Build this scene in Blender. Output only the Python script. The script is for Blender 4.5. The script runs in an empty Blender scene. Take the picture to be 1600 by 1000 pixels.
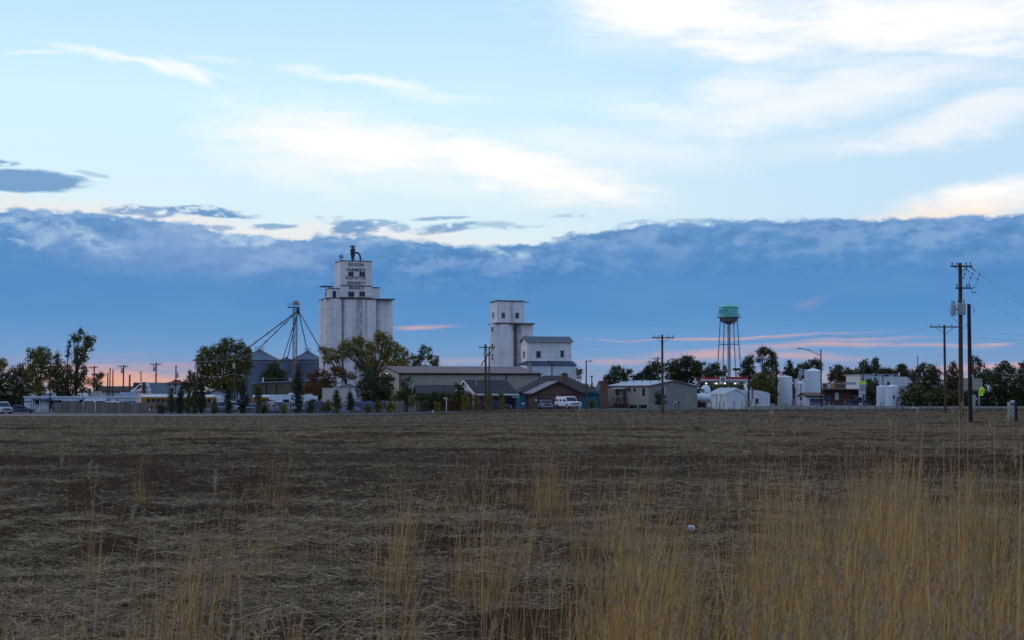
import bpy, bmesh, math, random
import numpy as np
from mathutils import Vector, Matrix, Euler

scene = bpy.context.scene
COL = scene.collection
rnd = random.Random(7)
rng = np.random.default_rng(11)

# ------------------------------------------------------------------ camera
H = 1.7                    # eye height above the near ground
F = 2370.0                 # focal length in pixels of a 1600 px wide picture
TH = math.radians(2.947)   # the camera looks up this much
CT, ST = math.cos(TH), math.sin(TH)
cam_d = bpy.data.cameras.new('camera')
cam = bpy.data.objects.new('camera', cam_d)
COL.objects.link(cam)
cam.location = (0, 0, H)
cam.rotation_euler = (math.radians(90) + TH, 0, 0)
cam_d.sensor_width = 36
cam_d.lens = 36 * F / 1600
cam_d.clip_start = 0.1
cam_d.clip_end = 30000
cam_d.dof.use_dof = True
cam_d.dof.focus_distance = 25
cam_d.dof.aperture_fstop = 8.0
scene.camera = cam
scene.render.resolution_x, scene.render.resolution_y = 1024, 640
scene.view_settings.view_transform = 'Standard'
scene.view_settings.look = 'None'
scene.view_settings.exposure = 0.0
scene.view_settings.gamma = 1.0
scene.view_settings.use_curve_mapping = False
scene.cycles.max_bounces = 6
scene.cycles.transparent_max_bounces = 4

# ------------------------------------------------------------------ sky (world)
SUN_EL, SUN_AZ = 4.0, -62.0     # degrees; azimuth from the view direction, negative = left
world = bpy.data.worlds.new('World')
scene.world = world
world.use_nodes = True
wt = world.node_tree
wt.nodes.clear()
WN, WL = wt.nodes, wt.links


def _in(sock, v):
    if isinstance(v, bpy.types.NodeSocket):
        WL.new(v, sock)
    elif isinstance(v, (tuple, list)) and sock.type == 'RGBA':
        sock.default_value = tuple(v) + (1,) * (4 - len(v))
    else:
        sock.default_value = v


def m(op, a, b=None, c=None, clamp=False):
    n = WN.new('ShaderNodeMath')
    n.operation = op
    n.use_clamp = clamp
    _in(n.inputs[0], a)
    if b is not None:
        _in(n.inputs[1], b)
    if c is not None:
        _in(n.inputs[2], c)
    return n.outputs[0]


def sstep(x, a, b):
    n = WN.new('ShaderNodeMapRange')
    n.interpolation_type = 'SMOOTHSTEP'
    _in(n.inputs['Value'], x)
    n.inputs['From Min'].default_value = a
    n.inputs['From Max'].default_value = b
    return n.outputs[0]


def mixc(f, a, b):
    n = WN.new('ShaderNodeMix')
    n.data_type = 'RGBA'
    _in(n.inputs[0], f)
    _in(n.inputs[6], a)
    _in(n.inputs[7], b)
    return n.outputs[2]


def comb(x, y, z=0.0):
    n = WN.new('ShaderNodeCombineXYZ')
    _in(n.inputs[0], x)
    _in(n.inputs[1], y)
    _in(n.inputs[2], z)
    return n.outputs[0]


def noise(vec, scale, detail=4.0, rough=0.55):
    n = WN.new('ShaderNodeTexNoise')
    _in(n.inputs['Vector'], vec)
    n.inputs['Scale'].default_value = scale
    n.inputs['Detail'].default_value = detail
    n.inputs['Roughness'].default_value = rough
    return n.outputs[0]


def uv(px, py):
    """direction of a pixel as (azimuth, elevation) in units of 100 px"""
    t = (500 - py) / F
    d = Vector(((px - 800) / F, CT - t * ST, ST + t * CT)).normalized()
    return math.atan2(d.x, d.y) * F / 100, math.asin(d.z) * F / 100


tc = WN.new('ShaderNodeTexCoord')
sp = WN.new('ShaderNodeSeparateXYZ')
WL.new(tc.outputs['Generated'], sp.inputs[0])
K = F / 100
U = m('MULTIPLY', m('ARCTAN2', sp.outputs[0], sp.outputs[1]), K)
V = m('MULTIPLY', m('ARCSINE', m('MAXIMUM', m('MINIMUM', sp.outputs[2], 1.0), -1.0)), K)

# warped coordinates: cloud edges fray along the wind
w1 = noise(comb(m('MULTIPLY', U, 0.45), V, 1.7), 1.1, 3.0)
w2 = noise(comb(m('MULTIPLY', U, 0.45), V, 9.3), 1.1, 3.0)
w3 = noise(comb(m('MULTIPLY', U, 0.55), m('MULTIPLY', V, 2.2), 4.1), 2.6, 6.0, 0.62)
UW = m('ADD', U, m('MULTIPLY', m('SUBTRACT', w1, 0.5), 1.3))
VW = m('ADD', V, m('MULTIPLY', m('SUBTRACT', w2, 0.5), 0.55))


def blob(b, uu=None, vv=None, soft=(1.45, 0.12), frag=1.25):
    px, py, rx, ry, ang, s = b
    u0, v0 = uv(px, py)
    du = m('SUBTRACT', uu if uu is not None else UW, u0)
    dv = m('SUBTRACT', vv if vv is not None else VW, v0)
    ca, sa = math.cos(math.radians(ang)), math.sin(math.radians(ang))
    a = m('MULTIPLY_ADD', du, ca * 100 / rx, m('MULTIPLY', dv, sa * 100 / rx))
    c = m('MULTIPLY_ADD', dv, ca * 100 / ry, m('MULTIPLY', du, -sa * 100 / ry))
    d = m('SQRT', m('ADD', m('MULTIPLY', a, a), m('MULTIPLY', c, c)))
    d = m('ADD', d, m('MULTIPLY', m('SUBTRACT', w3, 0.5), frag))
    return m('MULTIPLY', sstep(d, soft[0], soft[1]), s)


def union(bs, **kw):
    r = None
    for b in bs:
        x = blob(b, **kw)
        r = x if r is None else m('MAXIMUM', r, x)
    return r


def ramp(x, lo, hi, stops):
    n = WN.new('ShaderNodeValToRGB')
    f = m('DIVIDE', m('SUBTRACT', x, lo), hi - lo, clamp=True)
    WL.new(f, n.inputs[0])
    el = n.color_ramp.elements
    while len(el) < len(stops):
        el.new(0.5)
    for e, (p, c) in zip(el, stops):
        e.position = (p - lo) / (hi - lo)
        e.color = tuple(c) + (1,)
    return n.outputs[0]


# clear sky, from the horizon to the zenith
clear = ramp(V, 0.0, 37.2, [
    (0.0, (.55, .68, .80)), (2.0, (.66, .83, .93)), (2.8, (.66, .82, .90)), (3.6, (.64, .83, .945)), (4.6, (.61, .85, .98)),
    (6.3, (.47, .73, .98)), (10.0, (.44, .62, .93)), (20.0, (.36, .50, .80)), (37.2, (.32, .43, .70))])
clear = mixc(m('MULTIPLY', sstep(U, -1.5, 7.5), 0.70), clear, (.47, .665, .88))
nish = WN.new('ShaderNodeTexSky')
nish.sky_type = 'NISHITA'
nish.sun_disc = False
nish.sun_elevation = math.radians(SUN_EL)
nish.sun_rotation = math.radians(SUN_AZ)
nish.altitude = 1600
nb = WN.new('ShaderNodeMix')
nb.data_type = 'RGBA'
nb.blend_type = 'ADD'
nb.inputs[0].default_value = 0.02
WL.new(clear, nb.inputs[6])
WL.new(nish.outputs[0], nb.inputs[7])
clear = nb.outputs[2]

# high white cirrus
cirrus = union([
    (560, 225, 230, 52, -6, 1.0), (770, 258, 250, 42, -11, 1.0), (915, 293, 110, 19, -13, 1.0), (960, 232, 230, 34, -4, .40),
    (450, 266, 130, 30, -10, .45), (1050, 14, 230, 48, -8, 1.0), (1150, 74, 130, 22, -2, 1.0), (1440, 28, 280, 64, 0, 1.0),
    (1540, 78, 130, 17, -3, .8), (1170, 140, 100, 36, 0, .6), (1300, 150, 300, 38, 10, .62), (1080, 175, 190, 24, -6, .42), (1380, 110, 260, 24, -8, .35), (1030, 60, 190, 40, -10, .35), (640, 285, 200, 22, -8, .3), (1330, 225, 240, 26, 6, .22),
    (1490, 190, 190, 30, 12, .62), (1230, 40, 120, 60, -25, .6), (1530, 322, 170, 30, 9, 1.0), (215, 98, 120, 8, -10, .8), (285, 115, 60, 9, -24, .7),
    (80, 83, 70, 5, 3, .45), (330, 96, 70, 8, -4, .25), (590, 130, 120, 8, -8, .6), (475, 108, 45, 12, -4, .4), (690, 150, 90, 8, -3, .3)])
fr = m('MAXIMUM', sstep(V, 6.5, 9.5), sstep(m('ABSOLUTE', U), 8.3, 10.5))
gen = noise(comb(m('MULTIPLY', UW, 0.16), m('MULTIPLY', VW, 0.75), 3.0), 1.0, 5.0)
gen = m('MULTIPLY', m('MULTIPLY', sstep(gen, 0.5, 0.72), fr), sstep(V, 2.5, 5.0))
fib = noise(comb(m('MULTIPLY', UW, 0.35), m('MULTIPLY', VW, 3.2), 6.0), 1.6, 6.0, 0.6)
cirrus = m('MAXIMUM', cirrus, m('MULTIPLY', gen, 0.8))
cirrus = m('MULTIPLY', cirrus, m('ADD', 0.74, m('MULTIPLY', sstep(fib, 0.25, 0.6), 0.30)))
cream = ramp(V, 2.0, 5.0, [(2.2, (.98, .76, .60)), (2.75, (1.0, .86, .74)), (3.05, (1.06, 1.02, .99)), (5.0, (1.07, 1.04, 1.03))])
sky = mixc(m('MINIMUM', cirrus, 1.0), clear, cream)

# the long blue cloud bank over the horizon
EDGE = [(0, 326), (110, 330), (200, 336), (270, 345), (330, 356), (400, 368), (500, 366), (600, 371), (680, 376), (760, 380),
        (840, 376), (900, 365), (960, 356), (1050, 346), (1150, 343), (1300, 340), (1450, 340), (1600, 332)]
fc = WN.new('ShaderNodeFloatCurve')
WL.new(m('DIVIDE', m('ADD', U, 10.0), 20.0, clamp=True), fc.inputs['Value'])
cv = fc.mapping.curves[0]
pts = [((uv(px, py)[0] + 10) / 20, uv(px, py)[1] / 5) for px, py in EDGE]
pts = [(0.0, pts[0][1])] + pts + [(1.0, pts[-1][1])]
cv.points[0].location, cv.points[1].location = pts[0], pts[-1]
for p in pts[1:-1]:
    cv.points.new(*p)
fc.mapping.update()
edge = m('MULTIPLY', fc.outputs[0], 5.0)
puff = noise(comb(m('MULTIPLY', U, 0.8), m('MULTIPLY', V, 1.6), 2.0), 1.9, 7.0, 0.58)
puff2 = noise(comb(m('MULTIPLY', U, 0.9), m('MULTIPLY', V, 1.5), 7.0), 4.2, 5.0, 0.6)
edge_n = m('ADD', edge, m('ADD', m('MULTIPLY', m('SUBTRACT', puff, 0.5), 0.48), m('MULTIPLY', m('SUBTRACT', puff2, 0.5), 0.16)))
depth = m('SUBTRACT', edge_n, V)
bank = sstep(depth, -0.03, 0.07)
hole = union([(120, 360, 70, 14, -25, .75), (30, 352, 30, 10, 0, .8), (60, 372, 40, 12, 30, .5), (390, 374, 75, 9, 3, .95), (10, 384, 18, 6, 0, .7),
              (780, 388, 60, 9, -6, 1.0), (640, 372, 60, 9, 0, .7), (560, 378, 60, 6, 0, .4), (290, 352, 55, 6, 4, .8), (870, 378, 30, 6, 8, .7)], soft=(1.3, 0.4))
hole = m('MULTIPLY', hole, sstep(puff2, 0.34, 0.66))
bank = m('MULTIPLY', bank, m('SUBTRACT', 1.0, m('MULTIPLY', hole, 0.48)))
low = ramp(V, 0.0, 4.0, [(0.0, (.31, .36, .52)), (0.35, (.25, .33, .52)), (0.75, (.165, .33, .59)), (1.25, (.098, .28, .58)), (2.0, (.080, .245, .545)),
                         (2.6, (.115, .285, .57)), (3.1, (.15, .31, .575))])
tone = sstep(noise(comb(m('MULTIPLY', U, 0.25), m('MULTIPLY', V, 1.1), 5.0), 1.5, 5.0), 0.35, 0.65)
low = mixc(m('MULTIPLY', tone, 0.14), low, (.20, .40, .70))
puffl = m('MULTIPLY', sstep(m('ADD', puff, m('MULTIPLY', m('SUBTRACT', puff2, 0.5), 0.5)), 0.42, 0.66), m('MULTIPLY', sstep(depth, 1.1, 0.12), 0.42))
low = mixc(puffl, low, (.32, .475, .71))
# folds: the same billows lit from above and the left
pu2 = noise(comb(m('MULTIPLY', m('ADD', U, 0.10), 0.8), m('MULTIPLY', m('SUBTRACT', V, 0.10), 1.6), 2.0), 1.9, 7.0, 0.58)
rel = m('SUBTRACT', puff, pu2)
band = m('MULTIPLY', sstep(depth, 0.95, 0.15), sstep(depth, -.05, .15))
low = mixc(m('MULTIPLY', sstep(rel, 0.0, 0.16), m('MULTIPLY', band, .42)), low, (.27, .43, .69))
low = mixc(m('MULTIPLY', sstep(rel, 0.0, -0.16), m('MULTIPLY', band, .50)), low, (.085, .21, .46))
# blue-violet on the left end, where a thin veil is lit
veil = blob((330, 385, 230, 45, 0, .30), soft=(1.5, 0.0))
low = mixc(veil, low, (.42, .55, .78))
sky = mixc(bank, sky, low)
rim = m('MULTIPLY', m('MULTIPLY', sstep(depth, -0.30, -0.02), sstep(depth, 0.05, -0.02)), sstep(U, 2.0, -2.0))
sky = mixc(m('MULTIPLY', rim, 0.45), sky, (.98, .80, .72))
# a low lenticular cloud and ragged scud in front of the clear strip
VS = m('ADD', V, m('MULTIPLY', m('SUBTRACT', w2, 0.5), 0.30))
scud = union([(125, 279, 42, 7, -6, .7), (8, 255, 32, 5, 0, .8), (225, 332, 60, 9, 0, .85), (320, 333, 75, 8, -2, 1.0), (420, 353, 36, 6, 5, .8),
              (345, 359, 26, 5, 0, .7), (540, 354, 42, 14, -4, .95), (548, 368, 22, 12, 0, .8), (590, 349, 36, 6, 5, .7), (700, 357, 72, 8, 5, .85), (700, 341, 50, 4, 2, .7), (620, 357, 20, 10, 0, .6),
              (775, 352, 60, 6, 0, .5), (885, 338, 26, 3, 0, .35), (510, 336, 30, 4, 0, .35), (1100, 345, 60, 6, 0, .5), (1000, 352, 50, 6, 4, .5), (160, 272, 30, 3, -8, .4)], soft=(1.25, 0.6), frag=2.6, vv=VS)
scud = m('MULTIPLY', scud, m('ADD', .12, m('MULTIPLY', sstep(m('ADD', m('MULTIPLY', puff2, .6), m('MULTIPLY', w3, .4)), 0.40, 0.50), .88)))
lens = blob((38, 283, 92, 17, 0, 1.0), uu=U, vv=V, soft=(1.2, .85), frag=.9)
scud = m('MAXIMUM', scud, m('MULTIPLY', lens, .95))
sky = mixc(scud, sky, (.17, .345, .60))
# afterglow on the low streaks
pink = union([(1130, 527, 180, 2.2, 1, .6), (1290, 541, 130, 4.5, 0, .65), (1330, 533, 100, 3, 1, .4), (1105, 553, 85, 9, 2, .7), (1230, 557, 90, 6, -4, .55), (672, 511, 52, 3.6, 1, .75), (1440, 541, 110, 3, 0, .5),
              (1560, 572, 110, 6, 3, .7), (1555, 537, 20, 2, 0, .7), (980, 566, 90, 5, 2, .40), (740, 566, 90, 5, 0, .25), (1255, 470, 30, 8, 15, .12), (1400, 588, 300, 9, 0, .3)], soft=(1.6, 0.0), vv=m('ADD', V, m('MULTIPLY', m('SUBTRACT', w2, 0.5), 0.22)))
sky = mixc(pink, sky, (.72, .42, .40))
glow = blob((170, 596, 240, 34, 0, .72), uu=U, vv=V, soft=(1.5, 0.1))
gs = noise(comb(m('MULTIPLY', U, 0.5), m('MULTIPLY', V, 4.0), 2.2), 1.6, 4.0)
sky = mixc(m('MULTIPLY', glow, m('ADD', 0.15, m('MULTIPLY', sstep(gs, 0.42, 0.66), 0.65))), sky, (.92, .40, .27))
glow2 = blob((195, 594, 150, 12, 0, .50), uu=U, vv=V, soft=(1.6, 0.0))
sky = mixc(glow2, sky, (.98, .46, .24))
west = m('MULTIPLY', sstep(m('ABSOLUTE', m('ADD', U, 26.0)), 26.0, 6.0), sstep(V, 2.2, 0.0))
west = m('MULTIPLY', west, sstep(U, -7.5, -11.0))
sky = mixc(m('MULTIPLY', west, 0.85), sky, (1.25, .52, .26))
# the sky away from the sunset is a little deeper
east = sstep(sp.outputs[1], 0.3, -0.8)
sky = mixc(m('MULTIPLY', east, 0.8), sky, (.33, .46, .76))
sky = mixc(sstep(V, 0.0, -0.6), sky, (.05, .05, .05))
bg = WN.new('ShaderNodeBackground')
WL.new(sky, bg.inputs[0])
bg.inputs[1].default_value = 1.0
wo = WN.new('ShaderNodeOutputWorld')
WL.new(bg.outputs[0], wo.inputs[0])
world.cycles.sampling_method = 'MANUAL'
world.cycles.sample_map_resolution = 512

# last warm light from the west, far below a high sun's strength
sun_d = bpy.data.lights.new('sun', 'SUN')
sun_d.energy = 0.45
sun_d.color = (1.0, 0.66, 0.44)
sun_d.angle = math.radians(14)
sun = bpy.data.objects.new('sun', sun_d)
COL.objects.link(sun)
_a, _e = math.radians(SUN_AZ), math.radians(SUN_EL + 5)
sd = Vector((math.sin(_a) * math.cos(_e), math.cos(_a) * math.cos(_e), math.sin(_e)))
sun.rotation_euler = (-sd).to_track_quat('-Z', 'Y').to_euler()

# ------------------------------------------------------------------ projection helpers
def zc(Y, Z):
    return Y * CT + (Z - H) * ST


def zat(py, Y):
    t = (500 - py) / F
    return H + Y * (t * CT + ST) / (CT - t * ST)


def xat(px, Y, Z=3.0):
    return (px - 800) / F * zc(Y, Z)


def ss(x, a, b):
    t = np.clip((np.asarray(x, float) - a) / (b - a), 0, 1)
    return t * t * (3 - 2 * t)


def gz(X, Y):
    """far relief: the ground under the town dips a little to the left"""
    X = np.asarray(X, float)
    side = -0.62 * (1 - ss(X, -24, 8)) + 0.16 * ss(X, 20, 60)
    return side * ss(Y, 100, 200)


def gzf(X, Y):
    return float(gz(X, Y))


# ------------------------------------------------------------------ noise on arrays
def vnoise(x, y, seed=0):
    r = np.random.default_rng(seed).random((256, 256))
    xi, yi = np.floor(x).astype(int), np.floor(y).astype(int)
    fx, fy = x - xi, y - yi
    fx, fy = fx * fx * (3 - 2 * fx), fy * fy * (3 - 2 * fy)
    a, b = r[xi & 255, yi & 255], r[(xi + 1) & 255, yi & 255]
    c, d = r[xi & 255, (yi + 1) & 255], r[(xi + 1) & 255, (yi + 1) & 255]
    return (a * (1 - fx) + b * fx) * (1 - fy) + (c * (1 - fx) + d * fx) * fy


def fbm(x, y, seed=0, o=4):
    s, a, t = 0, 1.0, 0
    for i in range(o):
        s = s + a * vnoise(x * 2 ** i, y * 2 ** i, seed + i)
        t += a
        a *= 0.5
    return s / t


# ------------------------------------------------------------------ materials
MATS = {}


def mat(name, col, rough=0.8, col2=None, scale=1.5, stretch=(1, 1, 1), metal=0.0, spec=0.3, bump=0.0, bscale=20, island=None,
        emit=None, ribs=None, contrast=(0.35, 0.65)):
    """principled material; col2 = second colour of a noise mix, island = per-piece third colour"""
    if name in MATS:
        return MATS[name]
    mt = bpy.data.materials.new(name)
    mt.use_nodes = True
    t = mt.node_tree
    N, L = t.nodes, t.links
    b = N['Principled BSDF']
    b.inputs['Roughness'].default_value = rough
    b.inputs['Metallic'].default_value = metal
    b.inputs['Specular IOR Level'].default_value = spec
    b.inputs['Base Color'].default_value = tuple(col) + (1,)
    tcn = N.new('ShaderNodeTexCoord')
    cur = None
    if col2 is not None:
        mp = N.new('ShaderNodeMapping')
        mp.inputs['Scale'].default_value = stretch
        L.new(tcn.outputs['Object'], mp.inputs[0])
        nz = N.new('ShaderNodeTexNoise')
        nz.inputs['Scale'].default_value = scale
        nz.inputs['Detail'].default_value = 6
        nz.inputs['Roughness'].default_value = 0.6
        L.new(mp.outputs[0], nz.inputs['Vector'])
        mr = N.new('ShaderNodeMapRange')
        mr.inputs['From Min'].default_value, mr.inputs['From Max'].default_value = contrast
        L.new(nz.outputs[0], mr.inputs[0])
        mx = N.new('ShaderNodeMix')
        mx.data_type = 'RGBA'
        mx.inputs[6].default_value = tuple(col) + (1,)
        mx.inputs[7].default_value = tuple(col2) + (1,)
        L.new(mr.outputs[0], mx.inputs[0])
        cur = mx.outputs[2]
    if island is not None:
        g = N.new('ShaderNodeNewGeometry')
        mx = N.new('ShaderNodeMix')
        mx.data_type = 'RGBA'
        pw = N.new('ShaderNodeMath')
        pw.operation = 'POWER'
        L.new(g.outputs['Random Per Island'], pw.inputs[0])
        pw.inputs[1].default_value = 1.6
        L.new(pw.outputs[0], mx.inputs[0])
        if cur is not None:
            L.new(cur, mx.inputs[6])
        else:
            mx.inputs[6].default_value = tuple(col) + (1,)
        mx.inputs[7].default_value = tuple(island) + (1,)
        cur = mx.outputs[2]
    if cur is not None:
        L.new(cur, b.inputs['Base Color'])
    if bump or ribs:
        bp = N.new('ShaderNodeBump')
        if ribs:
            wv = N.new('ShaderNodeTexWave')
            wv.bands_direction = ribs[0]
            wv.inputs['Scale'].default_value = ribs[1]
            L.new(tcn.outputs['Object'], wv.inputs['Vector'])
            L.new(wv.outputs['Fac'], bp.inputs['Height'])
            bp.inputs['Distance'].default_value = ribs[2]
            bp.inputs['Strength'].default_value = 1.0
        else:
            n2 = N.new('ShaderNodeTexNoise')
            n2.inputs['Scale'].default_value = bscale
            n2.inputs['Detail'].default_value = 5
            L.new(tcn.outputs['Object'], n2.inputs['Vector'])
            L.new(n2.outputs[0], bp.inputs['Height'])
            bp.inputs['Distance'].default_value = bump
            bp.inputs['Strength'].default_value = 1.0
        L.new(bp.outputs[0], b.inputs['Normal'])
    if emit:
        b.inputs['Emission Color'].default_value = tuple(emit[:3]) + (1,)
        b.inputs['Emission Strength'].default_value = emit[3]
    MATS[name] = mt
    return mt


# ------------------------------------------------------------------ mesh building
class MB:
    def __init__(self):
        self.v, self.f = [], []

    def add(self, vs, fs):
        n = len(self.v)
        self.v += [tuple(p) for p in vs]
        self.f += [tuple(i + n for i in f) for f in fs]
        return self

    def box(self, x0, x1, y0, y1, z0, z1):
        return self.add([(x0, y0, z0), (x1, y0, z0), (x1, y1, z0), (x0, y1, z0), (x0, y0, z1), (x1, y0, z1), (x1, y1, z1), (x0, y1, z1)],
                        [(0, 3, 2, 1), (4, 5, 6, 7), (0, 1, 5, 4), (1, 2, 6, 5), (2, 3, 7, 6), (3, 0, 4, 7)])

    def prism(self, poly, d0, d1, axis='y'):
        """poly in the plane across the axis, extruded from d0 to d1"""
        n = len(poly)
        def P(a, b, d):
            return (a, d, b) if axis == 'y' else ((d, a, b) if axis == 'x' else (a, b, d))
        vs = [P(a, b, d0) for a, b in poly] + [P(a, b, d1) for a, b in poly]
        fs = [tuple(range(n)), tuple(range(2 * n - 1, n - 1, -1))]
        fs += [(i, i + n, (i + 1) % n + n, (i + 1) % n) for i in range(n)]
        return self.add(vs, fs)

    def tube(self, p0, p1, r0, r1=None, n=8, cap=True):
        p0, p1 = Vector(p0), Vector(p1)
        r1 = r0 if r1 is None else r1
        d = (p1 - p0)
        if d.length < 1e-6:
            return self
        d.normalize()
        a = d.orthogonal().normalized()
        b = d.cross(a)
        vs = []
        for p, r in ((p0, r0), (p1, r1)):
            for i in range(n):
                t = 2 * math.pi * i / n
                vs.append(p + (a * math.cos(t) + b * math.sin(t)) * r)
        fs = [(i, (i + 1) % n, (i + 1) % n + n, i + n) for i in range(n)]
        if cap:
            fs += [tuple(range(n - 1, -1, -1)), tuple(range(n, 2 * n))]
        return self.add(vs, fs)

    def lathe(self, prof, cx=0, cy=0, n=32, a0=0.0, a1=2 * math.pi):
        full = abs(a1 - a0 - 2 * math.pi) < 1e-6
        k = n if full else n + 1
        vs, fs = [], []
        for r, z in prof:
            for i in range(k):
                t = a0 + (a1 - a0) * i / n
                vs.append((cx + r * math.cos(t), cy + r * math.sin(t), z))
        for j in range(len(prof) - 1):
            for i in range(n if full else n):
                i2 = (i + 1) % k if full else i + 1
                fs.append((j * k + i, j * k + i2, (j + 1) * k + i2, (j + 1) * k + i))
        return self.add(vs, fs)

    def path(self, pts, r, n=6):
        for a, b in zip(pts[:-1], pts[1:]):
            self.tube(a, b, r, r, n)
        return self

    def slab(self, quad, t):
        """a sloping sheet of thickness t under four corner points"""
        q = [Vector(p) for p in quad]
        nrm = (q[1] - q[0]).cross(q[3] - q[0]).normalized()
        if nrm.z < 0:
            nrm = -nrm
        lo = [p - nrm * t for p in q]
        return self.add(q + lo, [(0, 1, 2, 3), (7, 6, 5, 4), (0, 4, 5, 1), (1, 5, 6, 2), (2, 6, 7, 3), (3, 7, 4, 0)])

    def build(self, name, material, parent=None, smooth=False, loc=None, rotz=None):
        me = bpy.data.meshes.new(name)
        me.from_pydata(self.v, [], self.f)
        bm = bmesh.new()
        bm.from_mesh(me)
        bmesh.ops.recalc_face_normals(bm, faces=bm.faces)
        bm.to_mesh(me)
        bm.free()
        if material:
            me.materials.append(material)
        if smooth:
            me.polygons.foreach_set('use_smooth', [True] * len(me.polygons))
            me.set_sharp_from_angle(angle=math.radians(40))
        o = bpy.data.objects.new(name, me)
        COL.objects.link(o)
        if parent:
            o.parent = parent
        if loc is not None:
            o.location = loc
        if rotz is not None:
            o.rotation_euler.z = rotz
        return o


def raw_mesh(name, verts, faces_flat, nper, material, parent=None):
    """fast mesh from numpy arrays: every face has nper corners"""
    me = bpy.data.meshes.new(name)
    nv, nl = len(verts), len(faces_flat)
    me.vertices.add(nv)
    me.vertices.foreach_set('co', np.ascontiguousarray(verts, dtype=np.float32).ravel())
    me.loops.add(nl)
    me.loops.foreach_set('vertex_index', np.ascontiguousarray(faces_flat, dtype=np.int32))
    nf = nl // nper
    me.polygons.add(nf)
    me.polygons.foreach_set('loop_start', np.arange(0, nl, nper, dtype=np.int32))
    me.update(calc_edges=True)
    me.validate()
    if material:
        me.materials.append(material)
    o = bpy.data.objects.new(name, me)
    COL.objects.link(o)
    if parent:
        o.parent = parent
    return o


def tag(o, label=None, cat=None, group=None, kind=None):
    for k, v in (('label', label), ('category', cat), ('group', group), ('kind', kind)):
        if v:
            o[k] = v
    return o


def thing(name, label, cat, loc, rotz=0.0, group=None):
    o = bpy.data.objects.new(name, None)
    o.empty_display_size = 0.3
    COL.objects.link(o)
    o.location = loc
    o.rotation_euler.z = rotz
    return tag(o, label, cat, group)


def copy_tree(o, parent=None):
    c = o.copy()
    COL.objects.link(c)
    if parent:
        c.parent = parent
    for ch in list(o.children):
        copy_tree(ch, c)
    return c

# ------------------------------------------------------------------ palette
M = {}
M['soil'] = mat('soil', (.060, .047, .040), 0.95, (.030, .024, .021), 6.0, bump=0.03, bscale=14, spec=0.1)
M['wood_pole'] = mat('pole_wood', (.115, .062, .036), 0.85, (.055, .032, .022), 3.0, (6, 6, .5))
M['wood_dark'] = mat('dark_pole_wood', (.035, .025, .022), 0.85, (.018, .014, .013), 3.0, (6, 6, .5))
M['steel'] = mat('grey_steel', (.30, .32, .34), 0.45, (.22, .24, .26), 2.0, metal=0.6)
M['dark_steel'] = mat('dark_steel', (.05, .055, .06), 0.5, metal=0.4)
M['rust_steel'] = mat('rusty_steel', (.30, .19, .15), 0.7, (.20, .14, .13), 2.5, metal=0.2)
M['galv'] = mat('galvanised_steel', (.19, .25, .34), 0.5, (.13, .185, .27), .8, metal=0.25, ribs=('Z', 3.0, .05))
M['galv_roof'] = mat('galvanised_roof', (.12, .16, .22), 0.5, (.08, .11, .17), .8, metal=0.25)
M['transformer'] = mat('transformer_paint', (.34, .37, .40), 0.45)
M['insul'] = mat('insulator_glaze', (.10, .07, .06), 0.25)
M['wire'] = mat('wire_metal', (.12, .13, .15), 0.5)
M['wire_pale'] = mat('pale_wire_metal', (.45, .47, .48), 0.5)
M['concrete'] = mat('whitewashed_concrete', (.76, .725, .73), 0.85, (.58, .56, .58), 0.55, (1.6, 1.6, .16), bump=0.02, bscale=2.5, contrast=(.40, .72))
M['concrete2'] = mat('weathered_white_concrete', (.74, .72, .74), 0.85, (.50, .49, .52), 0.6, (1.2, 1.2, .35), bump=0.02, bscale=3, contrast=(.45, .75))
M['slab'] = mat('roof_slab', (.12, .11, .11), 0.8, (.07, .065, .065), 2.0)
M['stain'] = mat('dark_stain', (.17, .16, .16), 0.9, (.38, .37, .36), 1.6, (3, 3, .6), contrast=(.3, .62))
M['glass'] = mat('dark_window_glass', (.018, .024, .036), 0.15, spec=0.25)
M['glass_shine'] = mat('windscreen_glass', (.012, .022, .05), 0.15, spec=0.18)
M['white'] = mat('white_paint', (.60, .64, .70), 0.45, (.48, .52, .58), 1.5, (1, 1, .5))
M['white_clean'] = mat('clean_white_paint', (.66, .70, .77), 0.4, (.58, .62, .69), 1.2)
M['white_siding'] = mat('white_siding', (.62, .65, .70), 0.6, (.50, .53, .58), 1.0, (1, 1, .4), ribs=('Z', 2.0, .02))
M['beige'] = mat('beige_metal_siding', (.38, .335, .27), 0.6, (.33, .30, .27), 0.5, (1, 1, .2), ribs=('X', 2.4, .03))
M['beige_siding'] = mat('beige_siding', (.36, .31, .245), 0.7, (.34, .31, .27), 0.6, ribs=('Z', 2.4, .02))
M['grey_siding'] = mat('grey_siding', (.225, .225, .21), 0.7, (.185, .19, .18), 0.6, ribs=('Z', 2.4, .02))
M['tan'] = mat('tan_metal_siding', (.17, .145, .10), 0.6, (.13, .115, .085), 0.6, ribs=('X', 2.0, .03))
M['barn_roof'] = mat('brown_metal_roof', (.135, .100, .098), 0.7, (.17, .13, .125), 0.25, (1, .3, 1), ribs=('X', 2.0, .03), contrast=(.4, .7))
M['shingle'] = mat('dark_shingles', (.028, .030, .040), 0.9, (.042, .042, .052), 1.2, (1, 1, 4), bump=0.02, bscale=9)
M['shingle_b'] = mat('brown_shingles', (.040, .034, .038), 0.9, (.055, .048, .050), 1.2, bump=0.02, bscale=9)
M['trim_dark'] = mat('dark_trim', (.02, .02, .02), 0.7)
M['trim_white'] = mat('white_trim', (.70, .70, .70), 0.6)
M['brick'] = mat('red_brown_brick', (.125, .060, .044), 0.9, (.070, .042, .038), 3.0, bump=0.02, bscale=12)
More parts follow.
